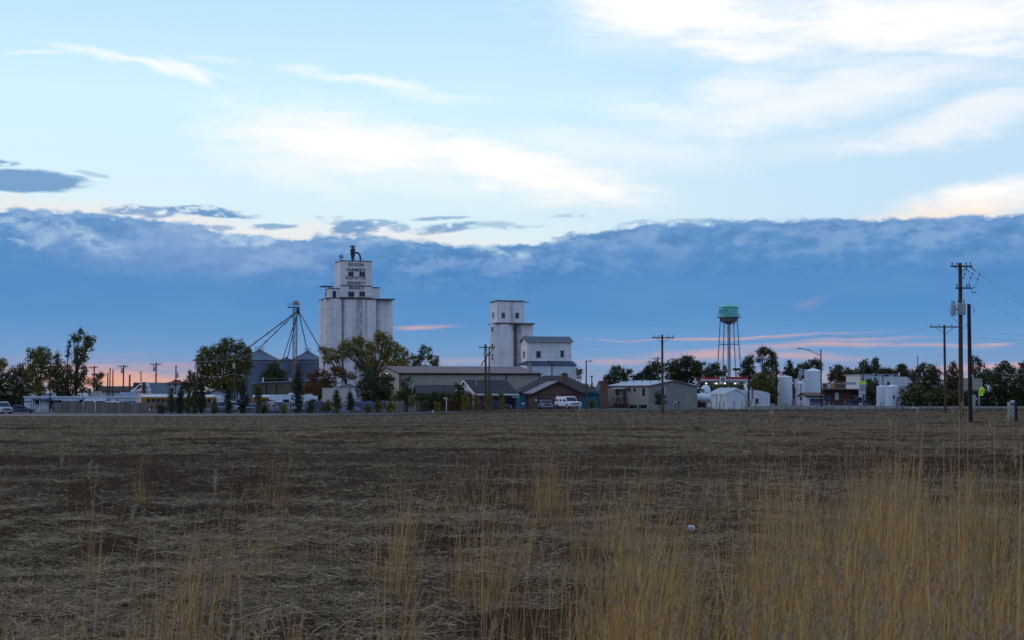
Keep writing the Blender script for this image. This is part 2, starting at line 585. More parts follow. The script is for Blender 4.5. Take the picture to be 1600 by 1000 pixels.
M['brick_col'] = mat('mottled_brick', (.16, .075, .055), 0.9, (.12, .10, .085), 1.2, (1, 1, 2), bump=0.03, bscale=8)
M['brown'] = mat('brown_siding', (.140, .078, .058), 0.8, (.11, .064, .05), 0.8)
M['teal'] = mat('teal_paint', (.020, .145, .19), 0.7, (.016, .115, .155), 0.8)
M['roof_white'] = mat('pale_metal_roof', (.36, .40, .48), 0.5, (.29, .33, .41), 0.5)
M['roof_lit'] = mat('grey_lit_roof', (.15, .135, .16), 0.6, (.11, .10, .125), 0.5)  # grey of the lit left slope put into the whole roof's base colour
M['fence_wood'] = mat('grey_fence_wood', (.20, .165, .14), 0.9, (.12, .098, .09), 1.0, (.35, 4, .4), island=(.26, .21, .18))
M['fence_metal'] = mat('fence_metal', (.12, .14, .19), 0.5, metal=0.3)
M['tyre'] = mat('tyre_rubber', (.015, .015, .016), 0.8)
M['rim'] = mat('wheel_rim', (.35, .36, .38), 0.35, metal=0.6)
M['bus_yellow'] = mat('bus_yellow', (.42, .19, .012), 0.45, (.36, .155, .01), 0.8)
M['black'] = mat('black_trim', (.012, .012, .013), 0.6)
M['ink'] = mat('black_sign_paint', (.020, .022, .028), 0.8)
M['red'] = mat('red_paint', (.36, .018, .018), 0.5)
M['yellow'] = mat('yellow_bollard_paint', (.34, .29, .10), 0.6, (.26, .23, .09), 2)
M['lime'] = mat('fluorescent_sign', (.42, .80, .02), 0.5, emit=(.3, .75, .0, .10))  # faint emission added to the colour; the sign is no lamp
M['tower_ink'] = mat('faded_tower_lettering', (.03, .12, .12), 0.7)
M['water_teal'] = mat('water_tower_paint', (.17, .58, .52), 0.5, (.13, .50, .46), 0.7, (1, 1, .3))
M['tower_leg'] = mat('tower_leg_paint', (.12, .15, .20), 0.6, (.17, .15, .17), .5)
M['tower_riser'] = mat('tower_riser_paint', (.36, .36, .40), 0.6, (.30, .30, .34), .3)
M['cow'] = mat('tank_bowl_rust', (.26, .20, .19), 0.8, (.12, .22, .22), 1.0)
M['gravel'] = mat('road_gravel', (.175, .150, .135), 0.95, (.130, .112, .10), 0.8, bump=0.02, bscale=8)
M['asphalt'] = mat('asphalt', (.125, .12, .125), 0.9, (.10, .098, .105), 1.2, bump=0.01, bscale=15)
M['blue_cap'] = mat('blue_paint', (.035, .10, .27), 0.4)
M['navy'] = mat('navy_car_paint', (.018, .032, .075), 0.3, spec=0.5)
M['silver'] = mat('silver_car_paint', (.34, .38, .45), 0.35, metal=0.3)
M['green_wall'] = mat('green_metal_wall', (.012, .062, .052), 0.6, (.01, .05, .045), 1)
M['slate_roof'] = mat('slate_blue_roof', (.045, .075, .115), 0.6, (.035, .06, .095), .6)
M['lamp_warm'] = mat('lit_lamp', (.9, .85, .6), 0.5, emit=(1.0, .93, .52, 2.2))
M['lamp_cool'] = mat('lit_cool_lamp', (.9, .9, .85), 0.5, emit=(.9, 1.0, .92, 1.6))
M['grey_car'] = mat('dark_grey_car_paint', (.10, .12, .16), .4)
M['purple'] = mat('dark_purple_sign', (.055, .035, .075), 0.6)
M['orange'] = mat('orange_panel', (.55, .25, .02), 0.5)

# ------------------------------------------------------------------ ground sheet to the horizon
NEAR_END = 178.0


def swell(X, Y):
    """low ridges left by the plough, running across the view"""
    w = fbm(X * 0.035 + 9, Y * 0.035, 21, 3) * 9
    h = 0.05 * ss(Y, 14, 30) * np.sin(Y * 0.95 + w) * ss(fbm(X * .05, Y * .09, 31, 3), .30, .62)
    h = h + 0.025 * np.sin(Y * 2.1 + w * 1.7 + 1.0) * ss(fbm(X * .12, Y * .2, 41, 2), .35, .6)
    h = h + 0.20 * (fbm(X * .35, Y * .5, 51, 4) - .5)
    fade = 1 - ss(Y, 60, 120) * 0.75
    return h * fade


def clod(X, Y):
    a = fbm(X * 2.6, Y * 2.6, 61, 4) - .5
    return 0.20 * a * (1 - ss(Y, 25, 70) * .7)


def fz(X, Y):
    return gz(X, Y) + (swell(X, Y) + clod(X, Y)) * ss(NEAR_END - Y, 0, 12)


def straw_density(X, Y):
    """0 bare soil .. 1 thick litter"""
    nr = 1 - ss(Y, 16, 42)
    a = fbm(X * .16 + 3, Y * .26, 71, 4) * (1 - nr) + fbm(X * .45 + 7, Y * .17, 73, 4) * nr
    b = fbm(X * 1.3, Y * .8, 81, 3)
    d = ss(a * .55 + b * .45, .34, .62)
    band = np.exp(-((Y - 42 - 5 * (fbm(X * .03, Y * 0, 91, 2) - .5)) / 5.0) ** 2)       # the darker worked strip
    return np.clip(d * (1 - .72 * band), 0, 1)


ys = np.concatenate([np.arange(-3, 9, .30), np.arange(9, 34, .10), np.arange(34, 60, .22), np.arange(60, NEAR_END + .1, .8)])
xs = np.concatenate([-np.geomspace(95, 16, 60), np.arange(-15.9, 15.9, .12), np.geomspace(16, 95, 60)])
GX, GY = np.meshgrid(xs, ys)
GZ = fz(GX, GY)
nv = GX.size
idx = np.arange(nv).reshape(GX.shape)
q = np.stack([idx[:-1, :-1], idx[:-1, 1:], idx[1:, 1:], idx[1:, :-1]], -1).reshape(-1)
field = raw_mesh('field', np.stack([GX, GY, GZ], -1).reshape(-1, 3), q, 4, None)
field.data.polygons.foreach_set('use_smooth', np.ones(len(field.data.polygons), bool))
tag(field, 'dark ploughed field strewn with straw', kind='structure')
# litter amount as a colour attribute the soil material reads
at = field.data.color_attributes.new('litter', 'FLOAT_COLOR', 'POINT')
dd = straw_density(GX, GY).reshape(-1)
far = ss(GY.reshape(-1), 22, 75)
cc = np.ones((nv, 4), np.float32)
cc[:, 0] = dd
cc[:, 1] = far
at.data.foreach_set('color', cc.ravel())


def field_material():
    mt = bpy.data.materials.new('field_soil')
    mt.use_nodes = True
    N, L = mt.node_tree.nodes, mt.node_tree.links
    b = N['Principled BSDF']
    b.inputs['Roughness'].default_value = .95
    b.inputs['Specular IOR Level'].default_value = .0
    geo = N.new('ShaderNodeNewGeometry')

    def nz(scale, st=(1, 1, 1), d=6, r=.6):
        mp = N.new('ShaderNodeMapping')
        mp.inputs['Scale'].default_value = st
        L.new(geo.outputs['Position'], mp.inputs[0])
        n = N.new('ShaderNodeTexNoise')
        n.inputs['Scale'].default_value = scale
        n.inputs['Detail'].default_value = d
        n.inputs['Roughness'].default_value = r
        L.new(mp.outputs[0], n.inputs['Vector'])
        return n.outputs[0]

    def mx(f, a, c):
        n = N.new('ShaderNodeMix')
        n.data_type = 'RGBA'
        for i, v in ((0, f), (6, a), (7, c)):
            if isinstance(v, (tuple, list)):
                n.inputs[i].default_value = tuple(v) + (1,)
            elif isinstance(v, float):
                n.inputs[i].default_value = v
            else:
                L.new(v, n.inputs[i])
        return n.outputs[2]

    def mr(v, a, c, lo=0.0, hi=1.0):
        n = N.new('ShaderNodeMapRange')
        L.new(v, n.inputs[0])
        for k, x in zip((1, 2, 3, 4), (a, c, lo, hi)):
            n.inputs[k].default_value = x
        return n.outputs[0]

    def mul(a, c):
        n = N.new('ShaderNodeMath')
        n.operation = 'MULTIPLY'
        L.new(a, n.inputs[0])
        if isinstance(c, float):
            n.inputs[1].default_value = c
        else:
            L.new(c, n.inputs[1])
        return n.outputs[0]
    ca = N.new('ShaderNodeVertexColor')
    ca.layer_name = 'litter'
    sx = N.new('ShaderNodeSeparateColor')
    L.new(ca.outputs[0], sx.inputs[0])
    soil = mx(mr(nz(3.5), .35, .65), (.056, .036, .023), (.026, .018, .0125))
    soil = mx(mr(nz(40.0), .4, .7, 0, .6), soil, (.095, .064, .042))
    # chaff too fine to be pieces
    chaff = mr(nz(30.0, (1.0, 2.2, 1), 4, .7), .50, .66)
    chaff = mul(chaff, sx.outputs[0])
    near_c = mx(mul(chaff, .55), soil, (.20, .14, .085))
    stub = mx(mr(nz(1.3, (1, .55, 1), 7, .68), .36, .66), (.215, .148, .086), (.072, .050, .032))
    stub = mx(mr(nz(.20, (.3, 1.3, 1), 4, .6), .42, .64, 0, .35), stub, (.055, .043, .038))
    far_c = mx(mr(sx.outputs[0], .05, .8), soil, stub)
    col = mx(sx.outputs[1], near_c, far_c)
    L.new(col, b.inputs['Base Color'])
    bp = N.new('ShaderNodeBump')
    bp.inputs['Distance'].default_value = .05
    L.new(nz(9.0, (1, 1, 1), 8, .7), bp.inputs['Height'])
    L.new(bp.outputs[0], b.inputs['Normal'])
    return mt


field.data.materials.append(field_material())

# far ground: town lots and plain beyond, one sheet
gxs = np.concatenate([[-9000, -3000, -900, -300], np.arange(-160, 161, 8), [300, 900, 3000, 9000]])
gys = np.concatenate([[-400, -60, 0, 60, 100, 120, 140, 160, 170], np.arange(178, 420, 12), [480, 700, 1200, 3000, 9000, 16000]])
GX2, GY2 = np.meshgrid(gxs.astype(float), gys.astype(float))
GZ2 = gz(GX2, GY2) - 0.03 - .6 * ((GY2 < NEAR_END - 2) & (np.abs(GX2) < 90))
idx = np.arange(GX2.size).reshape(GX2.shape)
q = np.stack([idx[:-1, :-1], idx[:-1, 1:], idx[1:, 1:], idx[1:, :-1]], -1).reshape(-1)
ground = raw_mesh('ground', np.stack([GX2, GY2, GZ2], -1).reshape(-1, 3), q, 4,
                  mat('dry_ground', (.085, .075, .055), .95, (.048, .046, .038), .12, bump=.05, bscale=2))
tag(ground, 'dry grassy ground reaching the horizon', kind='structure')


def strip(name, pts_a, pts_b, material, lift, label):
    v, f = [], []
    for (xa, ya), (xb, yb) in zip(pts_a, pts_b):
        for t in np.linspace(0, 1, 5):
            x, y = xa + (xb - xa) * t, ya + (yb - ya) * t
            v.append((x, y, gzf(x, y) + lift))
    for i in range(len(pts_a) - 1):
        for j in range(4):
            a = i * 5 + j
            f.append((a, a + 1, a + 6, a + 5))
    mb = MB()
    mb.add(v, f)
    o = mb.build(name, material)
    return tag(o, label, kind='structure')


XR = np.arange(-130, 131, 5.0)


def road_near(x):
    return float(np.interp(x, [-130, -60, -35, 0, 30, 60, 90, 130], [184, 190, 198, 206, 213, 218, 222, 226]))


def road_far(x):
    return float(np.interp(x, [-130, -60, -35, 0, 30, 60, 90, 130], [214, 216, 216, 220, 236, 250, 256, 260]))


def road_piece(name, x0, x1, material, label):
    xs_ = [x for x in XR if x0 <= x <= x1]
    return strip(name, [(x, road_near(x)) for x in xs_], [(x, road_far(x)) for x in xs_], material, .03, label)


road_piece('dirt_road', -130, -25, M['gravel'], 'pale dirt road before the plank and picket fences')
road_piece('lane', -25, 30, mat('dark_lane', (.085, .074, .062), .95, (.055, .050, .042), .3, (1, 2, 1), bump=.03, bscale=5), 'dark dirt lane before the houses')
road_piece('road', 30, 130, M['asphalt'], 'asphalt road at the right edge of town')
verge = strip('verge', [(x, NEAR_END - 1) for x in XR], [(x, road_near(x) - .5) for x in XR],
              mat('verge_weeds', (.060, .052, .038), .95, (.032, .032, .026), .35, (1, 2, 1), bump=.1, bscale=3), .015, 'weedy verge between the field and the road')
lot = strip('lot', [(x, road_far(x) + 1) for x in XR], [(x, 330) for x in XR],
            mat('lot_gravel', (.105, .098, .095), .95, (.07, .066, .064), .2, bump=.02, bscale=5), .012, 'gravel lots between the buildings')


# ------------------------------------------------------------------ straw, stubble, grass
def ribbons(base, direc, length, width, bend, segs=2, side=None, taper=.25):
    """n thin curved ribbons -> verts, quads. bend = vector added quadratically"""
    n = len(base)
    direc = direc / np.linalg.norm(direc, axis=1, keepdims=True)
    if side is None:
        side = np.cross(direc, rng.normal(size=(n, 3)))
    side = side / (np.linalg.norm(side, axis=1, keepdims=True) + 1e-9)
    vs = np.empty((n, (segs + 1) * 2, 3), np.float32)
    for k in range(segs + 1):
        t = k / segs
        c = base + direc * (length * t)[:, None] + bend * (t * t)
        w = (width * (1 - (1 - taper) * t) * .5)[:, None]
        vs[:, 2 * k] = c - side * w
        vs[:, 2 * k + 1] = c + side * w
    fl = []
    for k in range(segs):
        fl.append([2 * k, 2 * k + 1, 2 * k + 3, 2 * k + 2])
    fl = np.array(fl, np.int64)
    faces = (np.arange(n) * (segs + 1) * 2)[:, None, None] + fl[None]
    return vs.reshape(-1, 3), faces.reshape(-1)


def join(parts_):
    vs, fs, o = [], [], 0
    for v, f in parts_:
        vs.append(v)
        fs.append(f + o)
        o += len(v)
    return np.concatenate(vs), np.concatenate(fs)


def scatter(n, y0, y1, spread=.40, pad=2.5, power=1.0):
    """points in a widening strip of field, denser near"""
    u = rng.random(n)
    Y = (y0 ** (2 - power) + u * (y1 ** (2 - power) - y0 ** (2 - power))) ** (1 / (2 - power)) if power != 2 else y0 * (y1 / y0) ** u
    X = (rng.random(n) * 2 - 1) * (Y * spread + pad)
    return X, Y


straw_m = mat('straw', (.27, .185, .100), .75, (.11, .072, .042), .8, island=(.58, .44, .28), spec=.1)


def litter(n, y0, y1, l0, l1, w0, w1, power, up=.22):
    X, Y = scatter(n, y0, y1, power=power)
    keep = rng.random(n) < (.06 + .94 * straw_density(X, Y) ** 1.3)
    X, Y = X[keep], Y[keep]
    n = len(X)
    az = rng.uniform(-math.pi, math.pi, n) * np.where(rng.random(n) < .7, 1, .25)
    el = np.abs(rng.normal(0, up, n))
    d = np.stack([np.cos(az) * np.cos(el), np.sin(az) * np.cos(el), np.sin(el)], -1)
    d[rng.random(n) < .5, :2] *= -1
    L = rng.uniform(l0, l1, n) * (.5 + rng.random(n))
    W = rng.uniform(w0, w1, n)
    base = np.stack([X, Y, fz(X, Y) + rng.random(n) * .035 + .004], -1)
    bend = rng.normal(0, .22, (n, 3)) * L[:, None]
    bend[:, 2] *= .25
    return ribbons(base, d, L, W, bend, 2, taper=.6)


tris = [litter(250000, 8.5, 22, .03, .16, .0025, .0055, 1.0), litter(7000, 8.5, 24, .12, .22, .003, .006, 1.0, .4), litter(240000, 20, 48, .04, .13, .003, .0065, 1.2),
        litter(150000, 46, 110, .08, .19, .006, .012, 1.2, .35), litter(40000, 100, 176, .12, .26, .014, .028, 1.0, .5)]
v, f = join(tris)
o = raw_mesh('straw', v, f, 4, straw_m)
tag(o, 'pale broken straw lying over the ploughed field', 'straw', kind='stuff')


def stubble(n, y0, y1, h0, h1, w0, w1, power):
    X, Y = scatter(n, y0, y1, power=power)
    Y = np.where(rng.random(n) < .7, np.round(Y / .35) * .35 + rng.normal(0, .03, n), Y)
    keep = rng.random(n) < straw_density(X, Y)
    X, Y = X[keep], Y[keep]
    n = len(X)
    d = np.stack([rng.normal(0, .35, n), rng.normal(0, .35, n), np.ones(n)], -1)
    L = rng.uniform(h0, h1, n)
    base = np.stack([X, Y, fz(X, Y) - .01], -1)
    return ribbons(base, d, L, rng.uniform(w0, w1, n), rng.normal(0, .03, (n, 3)), 1, taper=.8)


v, f = join([stubble(26000, 9, 30, .05, .16, .003, .006, 1.0), stubble(50000, 30, 90, .08, .20, .006, .014, 1.2), stubble(60000, 90, 177, .10, .24, .015, .03, 1.1)])
o = raw_mesh('stubble', v, f, 4, mat('stubble_straw', (.17, .13, .09), .8, (.075, .058, .044), .3, island=(.24, .19, .14)))
tag(o, 'short cut stubble standing in the far half of the field', 'stubble', kind='stuff')

# verge weeds, thin bands at the far end of the field
n = 26000
X = rng.uniform(-75, 85, n)
Y = 176 + 34 * rng.random(n) ** 1.2
k = Y < np.interp(X, [-60, -35, 0, 30, 60, 90], [188, 196, 204, 211, 216, 220])
X, Y = X[k], Y[k]
n = len(X)
tall = (.12 + .38 * ss(fbm(X * .12, Y * .15, 5, 3), .42, .68)) * (.5 + .9 * rng.random(n)) * (.25 + .75 * ss(X, -32, -5))
d = np.stack([rng.normal(0, .35, n), rng.normal(0, .35, n), np.ones(n)], -1)
v, f = ribbons(np.stack([X, Y, gz(X, Y)], -1), d, tall, rng.uniform(.02, .05, n), rng.normal(0, .06, (n, 3)), 1, taper=.4)
o = raw_mesh('verge_weeds', v, f, 4, mat('weeds', (.050, .050, .032), .9, (.085, .072, .045), .25, island=(.15, .12, .075)))
tag(o, 'dry brown and green weeds along the road verge', 'weeds', kind='stuff')

# tall dry grass close to the camera
grass_m = mat('dry_grass_stalk', (.80, .49, .17), .7, (.58, .35, .12), 1.1, island=(.19, .115, .055), spec=.04)
leaf_m = mat('dry_grass_leaf', (.42, .26, .10), .75, (.22, .14, .065), 1.6, island=(.10, .065, .035), spec=.03)
head_m = mat('grass_seed_head', (.30, .22, .13), .85, (.22, .165, .10), 6, island=(.42, .34, .22), spec=.0)


def grass_prob(X, Y):
    u = X / Y * F            # lateral position, in picture widths at that distance
    base = .05 + .13 * ss(u, -780, -300) + .58 * ss(u, -330, -80) + .10 * ss(u, 50, 420)
    base = base * (1.25 - .35 * ss(Y, 5, 9))
    base = base + .42 * np.exp(-((u + 555) / 100) ** 2)
    reach = 8.0 + 4.0 * ss(u, -700, 0) + 10 * ss(u, 150, 600)
    return base * (1 - .97 * ss(Y, reach * .35, reach * .9)) + .010


st, lf, hd = [], [], []
NCL = 0
for _ in range(8200):
    Y = 2.6 + 22 * rng.random() ** 1.25
    X = (rng.random() * 2 - 1) * (.38 * Y + 1.2)
    pr = float(grass_prob(X, Y))
    if rng.random() > pr * (.05 + 1.9 * float(ss(fbm(np.array(X * 1.7), np.array(Y * .55), 15, 3), .45, .62))):
        continue
    NCL += 1
    ns = int(rng.integers(8, 30))
    hh = rng.uniform(.62, 1.12) * (1.0 if X / Y * F > -100 else .88)
    lean = rng.normal(0, .075, 2) + np.array([.03, 0])
    z0 = fz(np.array([X]), np.array([Y]))[0]
    a = rng.normal(0, .055, (ns, 2))
    base = np.stack([X + a[:, 0], Y + a[:, 1], np.full(ns, z0 - .02)], -1)
    d = np.stack([lean[0] + a[:, 0] * 1.1 + rng.normal(0, .05, ns), lean[1] + a[:, 1] * 1.1 + rng.normal(0, .05, ns), np.ones(ns)], -1)
    L = hh * rng.uniform(.62, 1.22, ns)
    L = np.minimum(L, 1.52)
    tallm = rng.random(ns) < .03
    L[tallm] *= 1.22
    bend = rng.normal(0, .07, (ns, 3)) * L[:, None]
    bend[:, 2] = -np.abs(bend[:, 2]) * .3
    bend[:, 0] += .04
    W = rng.uniform(.0028, .0050, ns)
    st.append((base, d, L, W, bend))
    dn = d / np.linalg.norm(d, axis=1, keepdims=True)
    tip = base + dn * L[:, None] + bend
    tdir = dn * L[:, None] + 2 * bend
    tdir /= np.linalg.norm(tdir, axis=1, keepdims=True)
    kk = rng.random(ns) < .40
    hd.append((tip[kk], tdir[kk], L[kk]))
    nl = int(ns * 1.5)
    a = rng.normal(0, .09, (nl, 2))
    base = np.stack([X + a[:, 0], Y + a[:, 1], np.full(nl, z0 - .02)], -1)
    d = np.stack([lean[0] + a[:, 0] * 2 + rng.normal(0, .14, nl), lean[1] + a[:, 1] * 2 + rng.normal(0, .14, nl), np.ones(nl)], -1)
    L = hh * rng.uniform(.25, .72, nl)
    bend = rng.normal(0, .16, (nl, 3)) * L[:, None]
    bend[:, 2] = -np.abs(bend[:, 2]) * .6
    lf.append((base, d, L, rng.uniform(.003, .0065, nl), bend))


# a few single tall stems that stand out above the rest: (px, y of the tip, px at the bottom edge, distance)
for pxt, pyt, pxb, Y in ((905, 642, 925, 4.2), (98, 702, 80, 4.4), (142, 725, 108, 4.8), (337, 742, 296, 4.6), (1205, 650, 1262, 4.3), (1076, 690, 1045, 5.2), (1170, 684, 1120, 5.0), (1240, 668, 1275, 5.4),
                         (1490, 640, 1500, 5.5), (1503, 635, 1512, 5.0), (1545, 655, 1560, 5.6), (1575, 640, 1560, 5.0), (1392, 660, 1400, 6.0), (1435, 664, 1410, 6.0), (1320, 705, 1350, 5.4), (985, 760, 975, 4.0), (208, 800, 200, 4.0),
                         (305, 838, 303, 3.6), (700, 800, 712, 4.0), (745, 742, 760, 5.2), (1585, 690, 1590, 4.4), (1465, 688, 1478, 5.0)):
    z1 = zat(pyt, Y)
    X1, X0 = xat(pxt, Y, z1), xat(pxb, Y, .3)
    base = np.array([[X0 + (X0 - X1) * .5, Y, 0.0]])
    d = np.array([[X1 - base[0, 0], 0.0, z1]])
    st.append((base, d, np.array([np.linalg.norm(d)]), np.array([.0052]), np.array([[.02, 0, 0.0]])))
    dn = d / np.linalg.norm(d)
    hd.append((base + d, dn, np.array([1.0])))
    g_n = 9
    a = rng.normal(0, .035, (g_n, 2))
    b2 = np.stack([base[0, 0] + a[:, 0], Y + a[:, 1], np.zeros(g_n)], -1)
    d2 = dn + np.stack([rng.normal(0, .05, g_n), rng.normal(0, .05, g_n), np.zeros(g_n)], -1)
    st.append((b2, d2, z1 * rng.uniform(.45, .85, g_n), rng.uniform(.003, .005, g_n), rng.normal(0, .04, (g_n, 3))))


def cat(lst):
    return [np.concatenate([x[i] for x in lst]) for i in range(len(lst[0]))]


b_, d_, L_, W_, B_ = cat(st)
v, f = ribbons(b_, d_, L_, W_, B_, 6, taper=.35)
o = raw_mesh('dry_grass', v, f, 4, grass_m)
tag(o, 'tall tan dry grass stalks in front of the field', 'grass', kind='stuff')
print('grass clumps', NCL, 'stalks', len(b_))
b_, d_, L_, W_, B_ = cat(lf)
v, f = ribbons(b_, d_, L_, W_, B_, 5, taper=.15)
o = raw_mesh('grass_blades', v, f, 4, leaf_m)
tag(o, 'curled dry blades low among the tall grass stalks', 'grass', kind='stuff')
tip, tdir, L_ = cat(hd)
n = len(tip)
NS = 14
hl = rng.uniform(.045, .085, n)
t = np.tile(np.linspace(0, 1, NS), n)
T = np.repeat(tip, NS, 0) + np.repeat(tdir, NS, 0) * ((t - .85) * np.repeat(hl, NS))[:, None]
sd_ = rng.normal(size=(n * NS, 3))
sd_ -= np.repeat(tdir, NS, 0) * (sd_ * np.repeat(tdir, NS, 0)).sum(1)[:, None]
sd_ /= np.linalg.norm(sd_, axis=1, keepdims=True)
dr = np.repeat(tdir, NS, 0) * .8 + sd_ * .55
ln = .012 + .012 * np.sin(np.clip(t, 0.05, 1) * math.pi)
v, f = ribbons(T, dr, ln, np.full(n * NS, .0045), np.zeros((n * NS, 3)), 1, taper=.2)
o = raw_mesh('seed_heads', v, f, 4, head_m)
tag(o, 'fuzzy pale seed heads on the tall dry grass', 'grass', kind='stuff')

def noise_at(c):
    return float(fbm(np.array(c.x * 22 + 5), np.array(c.z * 22 + c.y * 13), 33, 3))


# scrap of white litter in the field
sx_, sy_ = xat(1081, 19.6, 0.1), 19.6
bm_ = bmesh.new()
bmesh.ops.create_icosphere(bm_, subdivisions=3, radius=.042)
rs_ = random.Random(3)
for vv in bm_.verts:
    k_ = 1 + .45 * (noise_at(vv.co) - .5) * 2
    vv.co = Vector((vv.co.x * k_ * 1.1, vv.co.y * k_ * .7, vv.co.z * k_ * 1.15 + .06))
me = bpy.data.meshes.new('plastic_scrap')
bm_.to_mesh(me)
bm_.free()
me.materials.append(M['white_clean'])
o = bpy.data.objects.new('plastic_scrap', me)
COL.objects.link(o)
o.location = (sx_, sy_, float(fz(np.array(sx_), np.array(sy_))))
tag(o, 'crumpled white plastic scrap lying in the field straw', 'litter')


def lift_lines(mt):
    """faint pour lines and patches on a concrete wall material"""
    N, L = mt.node_tree.nodes, mt.node_tree.links
    bs = N['Principled BSDF']
    src = bs.inputs['Base Color'].links[0].from_socket
    tcn = N.new('ShaderNodeTexCoord')
    out = src
    for st, sc, lo, hi, amt in (((.12, .12, 3.2), 1.0, .50, .62, .28), ((.6, .6, .35), 1.0, .56, .70, .35)):
        mp = N.new('ShaderNodeMapping')
        mp.inputs['Scale'].default_value = st
        L.new(tcn.outputs['Object'], mp.inputs[0])
        nz = N.new('ShaderNodeTexNoise')
        nz.inputs['Scale'].default_value = sc
        nz.inputs['Detail'].default_value = 5
        L.new(mp.outputs[0], nz.inputs['Vector'])
        mr = N.new('ShaderNodeMapRange')
        L.new(nz.outputs[0], mr.inputs[0])
        mr.inputs[1].default_value, mr.inputs[2].default_value, mr.inputs[4].default_value = lo, hi, amt
        mx = N.new('ShaderNodeMix')
        mx.data_type = 'RGBA'
        L.new(mr.outputs[0], mx.inputs[0])
        L.new(out, mx.inputs[6])
        mx.inputs[7].default_value = (.36, .34, .335, 1)
        out = mx.outputs[2]
    L.new(out, bs.inputs['Base Color'])


lift_lines(M['concrete'])
lift_lines(M['concrete2'])

